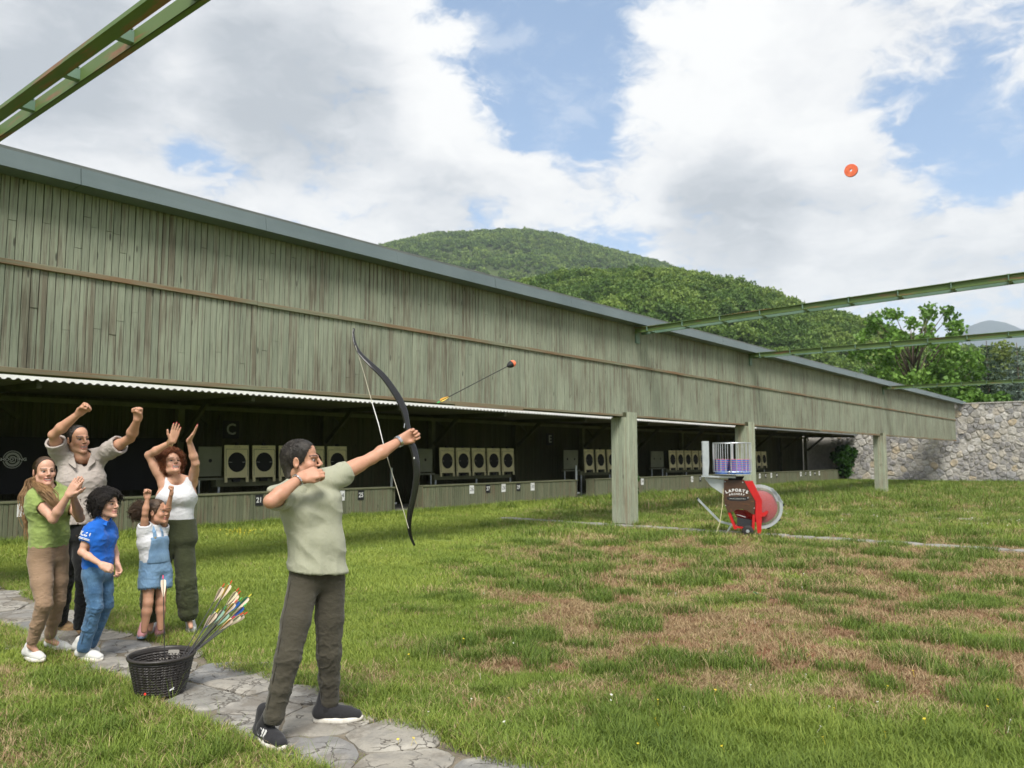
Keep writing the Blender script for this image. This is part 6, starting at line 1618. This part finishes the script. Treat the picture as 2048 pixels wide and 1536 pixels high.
# ---------------------------------------------------------------- clapping woman in green
def woman_green():
    J = J_of(pelvis=(96, 1118, 6.40), waist=(99, 1070, 6.39), chest=(98, 1012, 6.38), neck=(95, 979, 6.38), shR=(72, 998, 6.28), shL=(124, 992, 6.50),
             elR=(106, 1042, 6.16), wrR=(137, 993, 6.12), elL=(160, 1040, 6.42), wrL=(145, 994, 6.20), hipR=(80, 1126, 6.34), hipL=(113, 1124, 6.48),
             knR=(88, 1212, 6.24), knL=(115, 1206, 6.50), anR=(62, 1294, 6.30), anL=(98, 1282, 6.60))
    J['toeR'] = pz(86, 1326); J['toeL'] = pz(138, 1307); J['front'] = (RT * .75 - FW * .66).normalized()
    t = person('clapping woman in a green t-shirt and tan trousers, with a long wavy ponytail', J, (85, 1320))
    H = Head(pd(89, 947, 6.36), RT * .74 - FW * .66, UP - RT * .06, .945)
    lo, hi = bounds([J[k] for k in J if k != 'front'] + [H.o + UP * .16, pd(165, 950, 6.1)], .14); lo[2] = 0; S = SDF(lo, hi, .005)
    torso(S, J, .84, -.014); leg_skin(S, J, .76)
    for sd in 'RL': arm(S, J, sd, .82)
    hd = RT * .62 + UP * .76 - FW * .1
    hand(S, J['wrR'], RT * .50 + UP * .82, FW * .9 + RT * .15, 'flat', .94); hand(S, J['wrL'], RT * .36 + UP * .90 - FW * .05, -FW * .9, 'flat', .94, left=True)
    H.build(S, 1, .8, .15, .95, J['neck'], .046)
    body = sdf_obj('body', S, 'skin', t, colfn=lambda V: H.colour(V, skin_col((.56, .325, .235), V), 1, .8, .15, brow=(.06, .035, .02), lip=(.36, .08, .09))); H.eyes(body)
    hl = lambda u: float(np.interp(u, [-.09, -.035, -.028, -.015, .0, .045, .075, .11], [-.05, -.030, -.024, .006, .018, .036, .050, .060]))
    lo, hi = bounds([H.o], .17); S = SDF(lo, hi, .005); hair_cap(H, S, .006, hl, neck=True); hair = sdf_obj('hair', S, 'hair_brown', t, fold=wrinkle(6, 70, 70, 30, .002))
    slick(H, 900, 4, lambda u: hl(u) - .002, .007).build('combed_strands', 'hair_brown', hair); back = Vector(H.p(0, -.105, -.03)); rr = random.Random(4)
    def pony(front):
        mid = [pd(*q) for q in (((72, 965, 6.44), (64, 1000, 6.36), (62, 1040, 6.34), (66, 1088, 6.34)) if not front else ((76, 968, 6.34), (90, 985, 6.20), (104, 1005, 6.17), (115, 1026, 6.17)))]
        K = [back] + mid
        out = []
        for i in range(520 if not front else 320):
            o1 = Vector((rr.gauss(0, 1), rr.gauss(0, 1), 0)) * (.023 if not front else .015); ph = rr.random() * 6.28; f = rr.uniform(2.2, 4.0); L = rr.uniform(.72, 1.02); am = rr.uniform(.004, .010); pts = []
            for q in range(16):
                s = q / 15 * L * (len(K) - 1); k = min(int(s), len(K) - 2); p = K[k].lerp(K[k + 1], s - k); sp = .35 + 1.0 * math.sin(min(1, q / 15 * 1.15) * 2.6)
                pts.append(p + o1 * sp + Vector((math.cos(ph + f * q * .42), math.sin(ph + f * q * .42), 0)) * am * min(1, q / 4))
            out.append(pts)
        return out
    mb = MB()
    for pts in pony(False) + pony(True): mb.tube(pts, [.0032] * 8 + [.0031, .003, .0028, .0026, .0023, .002, .0016, .0008], 3, cap=False)
    mb.build('ponytail', 'hair_blonde', hair, True)
    tee(t, J, .83, 'cloth_green', (pd(98, 1097, 6.39), (0, 0, -1)), .014, .42, .064, 12, .006, bust=.060, hipw=.96, waistw=.92, neckcut=(.066, .03))
    pants(t, J, .90, [.100, .086, .064, .056, .044, .042], 'cloth_tan', .10, -.02, 14, amp=.0035, pel=.90, inf=.006, h=.0055)
    for sd, a, b in (('R', pz(49, 1322), pz(88, 1330)), ('L', pz(95, 1304), pz(138, 1308))):
        a, b = Vector(a), Vector(b); c = (a + b) / 2; d = (b - a).normalized()
        s_, lc, P = shoe(t, c - d * .118, c + d * .112, 'shoe_white', 'sole_white', .92); lc.build('laces', 'lace_grey', s_)
    fix(t)
woman_green()
# ---------------------------------------------------------------- boy in the blue polo shirt
def boy():
    J = J_of(pelvis=(195, 1150, 6.32), waist=(196, 1122, 6.32), chest=(199, 1078, 6.31), neck=(206, 1046, 6.30), shR=(183, 1064, 6.22), shL=(217, 1060, 6.42),
             elR=(163, 1108, 6.18), wrR=(203, 1133, 6.10), elL=(228, 1102, 6.50), wrL=(235, 1132, 6.40), hipR=(184, 1156, 6.26), hipL=(207, 1155, 6.40),
             knR=(190, 1218, 6.24), knL=(211, 1213, 6.40), anR=(167, 1300, 6.30), anL=(181, 1290, 6.46))
    J['toeR'] = pz(206, 1326); J['toeL'] = pz(200, 1312); J['front'] = (RT * .88 - FW * .45).normalized()
    t = person('boy in a blue polo shirt and jeans with dark curly hair', J, (180, 1320))
    H = Head(pd(213, 1013, 6.31), RT * .96 - FW * .20 + UP * .05, UP - RT * .04, .90)
    lo, hi = bounds([J[k] for k in J if k != 'front'] + [H.o + UP * .16, pd(250, 1150, 6.35)], .12); lo[2] = 0; S = SDF(lo, hi, .005)
    torso(S, J, .64, -.010); leg_skin(S, J, .52, False)
    for sd in 'RL': arm(S, J, sd, .64)
    hand(S, J['wrR'], RT * .85 - UP * .35 + FW * .1, FW * .8 - UP * .4, 'soft', .78); hand(S, J['wrL'], RT * .35 - UP * .9, -FW * .7 - RT * .5, 'soft', .78, left=True)
    H.build(S, .6, .25, 0, .95, J['neck'], .040)
    body = sdf_obj('body', S, 'skin', t, colfn=lambda V: H.colour(V, skin_col((.58, .345, .25), V), .6, .25, 0, lip=(.5, .2, .18))); H.eyes(body)
    hl = lambda u: float(np.interp(u, [-.09, -.04, 0, .03, .05, .11], [.0, .012, .030, .045, .075, .095]))
    lo, hi = bounds([H.o], .22); S = SDF(lo, hi, .006); hair_cap(H, S, .020, hl, -.13); S.ell(H.p(0, -.05, -.05), H.ax, [.072, .05, .065], .03); sl = None
    hair = sdf_obj('hair', S, 'hair_black', t, fold=wrinkle(7, 30, 30, 30, .010))
    rt = scalp(H, 850, 5, lambda u: hl(u) - .003, .018, -.11)
    strands(t, rt, curl_guide(H, .056, .013, 1.7, .5, 9), .0030, 'hair_black', 11).build('curls', 'hair_black', hair, True)
    tee(t, J, .62, 'cloth_blue', (pd(196, 1139, 6.32), (0, 0, -1)), .014, .50, .078, 15, .005, neckcut=(.060, .03), h=.005)
    # collar, sleeve band and lettering
    nb = Vector(J['neck']); fr = Vector(J['front']); mb = MB()
    for sg in (-1, 1):
        ax = (Vector(J['shL']) - Vector(J['shR'])).normalized() * sg
        mb.raw([nb + ax * .045 + UP * .03 - fr * .02, nb + ax * .062 - UP * .006 + fr * .0, nb + ax * .030 - UP * .030 + fr * .072, nb + ax * .010 + UP * .002 + fr * .062, nb + ax * .04 + UP * .02 - fr * .045, nb + ax * .055 - UP * .005 - fr * .05], [(0, 1, 2, 3), (4, 5, 1, 0)])
    mb.build('collar', 'cloth_blue', t)
    s_, e_ = Vector(J['shR']), Vector(J['elR']); d = (e_ - s_).normalized()
    for q in (.46, .41):
        c = s_.lerp(e_, q); a = d.orthogonal().normalized(); b = d.cross(a); R0 = .0605
        MB().tube([c + (a * math.cos(x) + b * math.sin(x)) * R0 for x in np.linspace(0, 6.283, 25)], .0035, 5).build('sleeve_stripe', 'cloth_white', t, True)
    out = (-FW * .94 - RT * .30); out = (out - d * out.dot(d)).normalized(); sx_ = (-d).cross(out); c = s_.lerp(e_, .24)
    tx = text_mesh('HC61', .046, 'cloth_white', 'lettering', t, .0008, .0018, 1.05, 1.0)
    for v in tx.data.vertices:
        an = v.co.x / .060; R1 = .0635 + v.co.z; v.co = c + out * math.cos(an) * R1 + sx_ * math.sin(an) * R1 - d * v.co.y
    pants(t, J, .68, [.104, .092, .078, .072, .068, .064], 'cloth_denim', .09, .02, 17, amp=.005, inf=.010, h=.0055, seam=(-FW * .95 - RT * .1, 'stitch'))
    for sd, a, b in (('R', pz(152, 1324), pz(207, 1328)), ('L', pz(150, 1311), pz(196, 1314))):
        a, b = Vector(a), Vector(b); c = (a + b) / 2; dd = (b - a).normalized()
        s2, lc, P = shoe(t, c - dd * .112, c + dd * .105, 'shoe_white', 'sole_white', .92); lc.build('laces', 'lace_grey', s2)
    fix(t)
boy()
# ---------------------------------------------------------------- girl in dungarees
def girl():
    J = J_of(pelvis=(311, 1142, 6.96), waist=(309, 1118, 6.95), chest=(305, 1084, 6.94), neck=(306, 1056, 6.94), shR=(288, 1068, 6.86), shL=(321, 1066, 7.04),
             elR=(290, 1030, 6.80), wrR=(295, 999, 6.80), elL=(333, 1034, 6.98), wrL=(342, 992, 6.90), hipR=(298, 1148, 6.90), hipL=(325, 1147, 7.02),
             knR=(296, 1208, 6.86), knL=(321, 1205, 6.98), anR=(288, 1264, 6.88), anL=(321, 1260, 7.00))
    J['toeR'] = pz(279, 1289); J['toeL'] = pz(315, 1285); J['front'] = (RT * .80 - FW * .55).normalized()
    t = person('small girl in denim dungaree shorts raising one fist', J, (300, 1280))
    H = Head(pd(312, 1028, 6.94), RT * .96 + FW * .12 + UP * .05, UP - RT * .05, .88)
    lo, hi = bounds([J[k] for k in J if k != 'front'] + [H.o + UP * .16, pd(297, 975, 6.8)], .12); lo[2] = 0; S = SDF(lo, hi, .005)
    torso(S, J, .58, -.010); leg_skin(S, J, .74, False)
    for sd in 'RL': arm(S, J, sd, .58)
    hand(S, J['wrR'], UP, -FW * .8 + RT * .4, 'fist', .74); hand(S, J['wrL'], UP * .9 + RT * .1, -RT * .6 - FW * .5, 'fist', .72, left=True)
    H.build(S, .8, .28, 0, .95, J['neck'], .037)
    body = sdf_obj('body', S, 'skin', t, colfn=lambda V: H.colour(V, skin_col((.47, .255, .165), V), .8, .28, 0, lip=(.42, .15, .13))); H.eyes(body)
    hl = lambda u: float(np.interp(u, [-.09, -.035, -.028, -.015, .0, .045, .075, .11], [-.04, -.026, -.02, .008, .022, .042, .058, .068]))
    lo, hi = bounds([H.o], .24); S = SDF(lo, hi, .006); hair_cap(H, S, .007, hl, neck=True)
    bun = Vector(H.p(-.01, -.150, .035)); S.ell(npv(bun), H.ax, [.062, .058, .062], .03)
    hair = sdf_obj('hair', S, 'hair_brown', t, fold=wrinkle(8, 40, 40, 40, .007)); rr = random.Random(6); rt = []
    for i in range(720):
        v = Vector((rr.gauss(0, 1), rr.gauss(0, 1), rr.gauss(0, 1))).normalized()
        if v.dot(H.f) > .55: continue
        rt.append((bun + v * .052, v))
    strands(t, rt, curl_guide(H, .056, .011, 1.8, .35, 10), .0027, 'hair_brown', 10).build('curly_puff', 'hair_brown', hair, True)
    tee(t, J, .60, 'cloth_white', (pd(308, 1128, 6.95), (0, 0, -1)), .014, .40, .078, 18, .004, neckcut=(.058, .02), h=.005)
    # dungaree shorts: short legs cut above the knee, a bib and straps
    K = dict(J)
    for sd in 'RL': K['an' + sd] = Vector(J['hip' + sd]).lerp(Vector(J['kn' + sd]), .50); K['kn' + sd] = Vector(J['hip' + sd]).lerp(Vector(J['kn' + sd]), .26)
    K['waist'] = J['waist']
    so = pants(t, K, .64, [.120, .122, .122, .124, .126, .128], 'cloth_denim_light', .09, .0, 19, 'dungaree_shorts', .0022, .005, inf=.022)
    fr = Vector(J['front']); ax = (Vector(J['shL']) - Vector(J['shR'])).normalized(); S = SDF(*bounds([J['chest'], J['pelvis'], J['neck']], .16), .005); Si = SDF(*bounds([J['chest'], J['pelvis'], J['neck']], .16), .005)
    torso(S, J, .60, .024); torso(Si, J, .60, .017); c0 = Vector(J['chest'])
    S.cut(c0 + UP * .035, UP); S.cut(Vector(J['waist']) - UP * .04, -UP); S.cut(c0 + fr * .02, -fr); S.cut(c0 + ax * .075, ax + fr * -.25); S.cut(c0 - ax * .085, -ax + fr * -.25)
    sdf_obj('bib', shell(S, Si), 'cloth_denim_light', so)
    for sg in (-1, 1):
        a = c0 + ax * sg * .045; mb = MB(); prev = None
        pts = [a + fr * .090 + UP * .035, a + fr * .082 + UP * .075, a + fr * .045 + UP * .118, a - fr * .0 + UP * .128, a - fr * .055 + UP * .08, a * 1.0 - ax * sg * .01 - fr * .082 - UP * .02, a - ax * sg * .02 - fr * .085 - UP * .13]
        for p, q in zip(pts[:-1], pts[1:]): mb.beam(p, q, .026, .006, ((p + q) / 2 - c0 - UP * .03))
        mb.build('strap', 'cloth_denim_light', so)
        MB().lathe([(.0001, .004), (.008, .003), (.009, 0)], 10, fr.to_track_quat('Z', 'Y').to_matrix(), a + fr * .096 + UP * .028).build('button', 'gold', so)
    for sd, a, b in (('R', pz(291, 1268), pz(278, 1290)), ('L', pz(322, 1266), pz(316, 1285))):
        a, b = Vector(a), Vector(b); c = (a + b) / 2; d = (b - a).normalized()
        s2, lc, P = shoe(t, c - d * .10, c + d * .09, 'shoe_pink', 'sole_blue', .86); lc.build('laces', 'shoe_pink', s2)
        mb = MB().box(P(.27, 0, .122), (.03, .03, .012)); mb.build('tongue_tab', 'cloth_blue', s2)
    fix(t)
girl()
# ---------------------------------------------------------------- woman in white, hands overhead
def woman_white():
    J = J_of(pelvis=(353, 1078, 7.20), waist=(352, 1035, 7.19), chest=(353, 993, 7.18), neck=(352, 960, 7.18), shR=(327, 970, 7.14), shL=(385, 967, 7.24),
             elR=(297, 913, 7.06), wrR=(345, 886, 6.96), elL=(391, 930, 7.06), wrL=(378, 884, 6.98), hipR=(338, 1088, 7.18), hipL=(368, 1088, 7.22),
             knR=(302, 1168, 7.10), knL=(372, 1165, 7.22), anR=(303, 1240, 7.12), anL=(377, 1236, 7.28))
    J['toeR'] = pz(299, 1279); J['toeL'] = pz(385, 1273); J['front'] = (-FW * .9 + RT * .42).normalized()
    t = person('laughing woman in a white tank top and dark olive trousers clapping overhead', J, (345, 1270))
    H = Head(pd(343, 932, 7.16), RT * .62 - FW * .62 + UP * .42, UP - RT * .30 + FW * .3, .95)
    lo, hi = bounds([J[k] for k in J if k != 'front'] + [H.o + UP * .16, pd(360, 842, 6.95), pd(400, 850, 6.95)], .12); lo[2] = 0; S = SDF(lo, hi, .005)
    torso(S, J, .84, -.006); leg_skin(S, J, .80)
    for sd in 'RL': arm(S, J, sd, .80)
    tR = hand(S, J['wrR'], UP * .97 + RT * .24, RT * .65 - FW * .7, 'flat', .96); tL = hand(S, J['wrL'], UP * .78 + RT * .55 - FW * .2, -RT * .75 - FW * .25 + UP * .4, 'flat', .96, left=True)
    H.build(S, 1, .9, .6, .95, J['neck'], .046)
    body = sdf_obj('body', S, 'skin', t, colfn=lambda V: H.colour(V, skin_col((.57, .325, .22), V), 1, .9, .6, brow=(.05, .025, .015), lip=(.50, .13, .12))); H.eyes(body)
    mb = MB()
    for q in tR[:4] + tL[:4]: mb.lathe([(.0001, .006), (.004, .004), (.0055, 0), (.004, -.004), (.0001, -.006)], 8, None, Vector(q) + UP * .004)
    struct(mb.build('nails', 'nail_red', body), 'stuff')
    hl = lambda u: float(np.interp(u, [-.09, -.04, 0, .03, .05, .075, .11], [.0, .012, .030, .042, .052, .066, .080]))
    lo, hi = bounds([H.o], .22); S = SDF(lo, hi, .006); hair_cap(H, S, .015, hl, -.10); hair = sdf_obj('hair', S, 'hair_red', t, fold=wrinkle(11, 32, 32, 32, .010))
    rt = scalp(H, 850, 15, lambda u: hl(u) + .002, .014, -.085); strands(t, rt, curl_guide(H, .052, .012, 1.8, .15, 12), .0028, 'hair_red', 10).build('curls', 'hair_red', hair, True)
    # tank top
    lo, hi = bounds([J['pelvis'], J['shR'], J['shL'], J['neck']], .20); So = SDF(lo, hi, .005); Si = SDF(lo, hi, .005)
    for X, e in ((So, .009), (Si, .001)): torso(X, J, .84, e, .05, .060, .98, .88)
    So.cut((0, 0, pd(352, 1047, 7.18).z), (0, 0, -1)); ax = (Vector(J['shL']) - Vector(J['shR'])).normalized(); nb = Vector(J['neck']); ch = Vector(J['chest']); fr = Vector(J['front'])
    So.ell(npv(nb + UP * .035 + fr * .09), [npv(ax), npv(fr), npv(UP)], [.078, .17, .095], .01, carve=True)
    for sg, sh in ((-1, J['shR']), (1, J['shL'])): So.ell(npv(Vector(sh) + ax * sg * .045 - UP * .03), np.eye(3), [.085, .085, .115], .01, carve=True)
    So.cut(nb + UP * .012, UP); shell(So, Si); tk = sdf_obj('tank_top', So, 'cloth_white', t, fold=wrinkle(21, 8, 8, 10, .003))
    pants(t, J, .92, [.095, .094, .094, .096, .088, .056], 'cloth_olive', .17, .01, 23, amp=.004, pel=1.0, inf=.012, wcut=pd(352, 1041, 7.18).z, h=.006)
    bracelet(t, J['wrR'], J['elR'], .031, 'gold', 'bracelet', .004, 16, .2)
    for sd, a, b in (('R', pz(305, 1262), pz(299, 1279)), ('L', pz(377, 1258), pz(386, 1273))):
        a, b = Vector(a), Vector(b); c = (a + b) / 2; d = (b - a).normalized()
        s2, lc, P = shoe(t, c - d * .115, c + d * .115, 'shoe_white', 'sole_white', .94); lc.build('laces', 'lace_grey', s2)
    fix(t)
woman_white()
# ================================================================ the air
hz = bpy.data.materials.new('haze_air'); hz.use_nodes = True; t_ = NT(hz.node_tree); t_.n.clear()
ho = t_.new('ShaderNodeOutputMaterial'); pv_ = t_.new('ShaderNodeVolumePrincipled'); pv_.inputs['Color'].default_value = (.80, .91, 1.0, 1); pv_.inputs['Density'].default_value = 0.00016
pv_.inputs['Anisotropy'].default_value = 0.0; t_.l.new(pv_.outputs[0], ho.inputs['Volume']); MATS['haze_air'] = hz
hb = MB().box((2500, 1500, 309), (6400, 7000, 620)).build('haze', 'haze_air'); struct(hb, 'stuff'); hb['label'] = 'thin summer haze in the air over the valley'
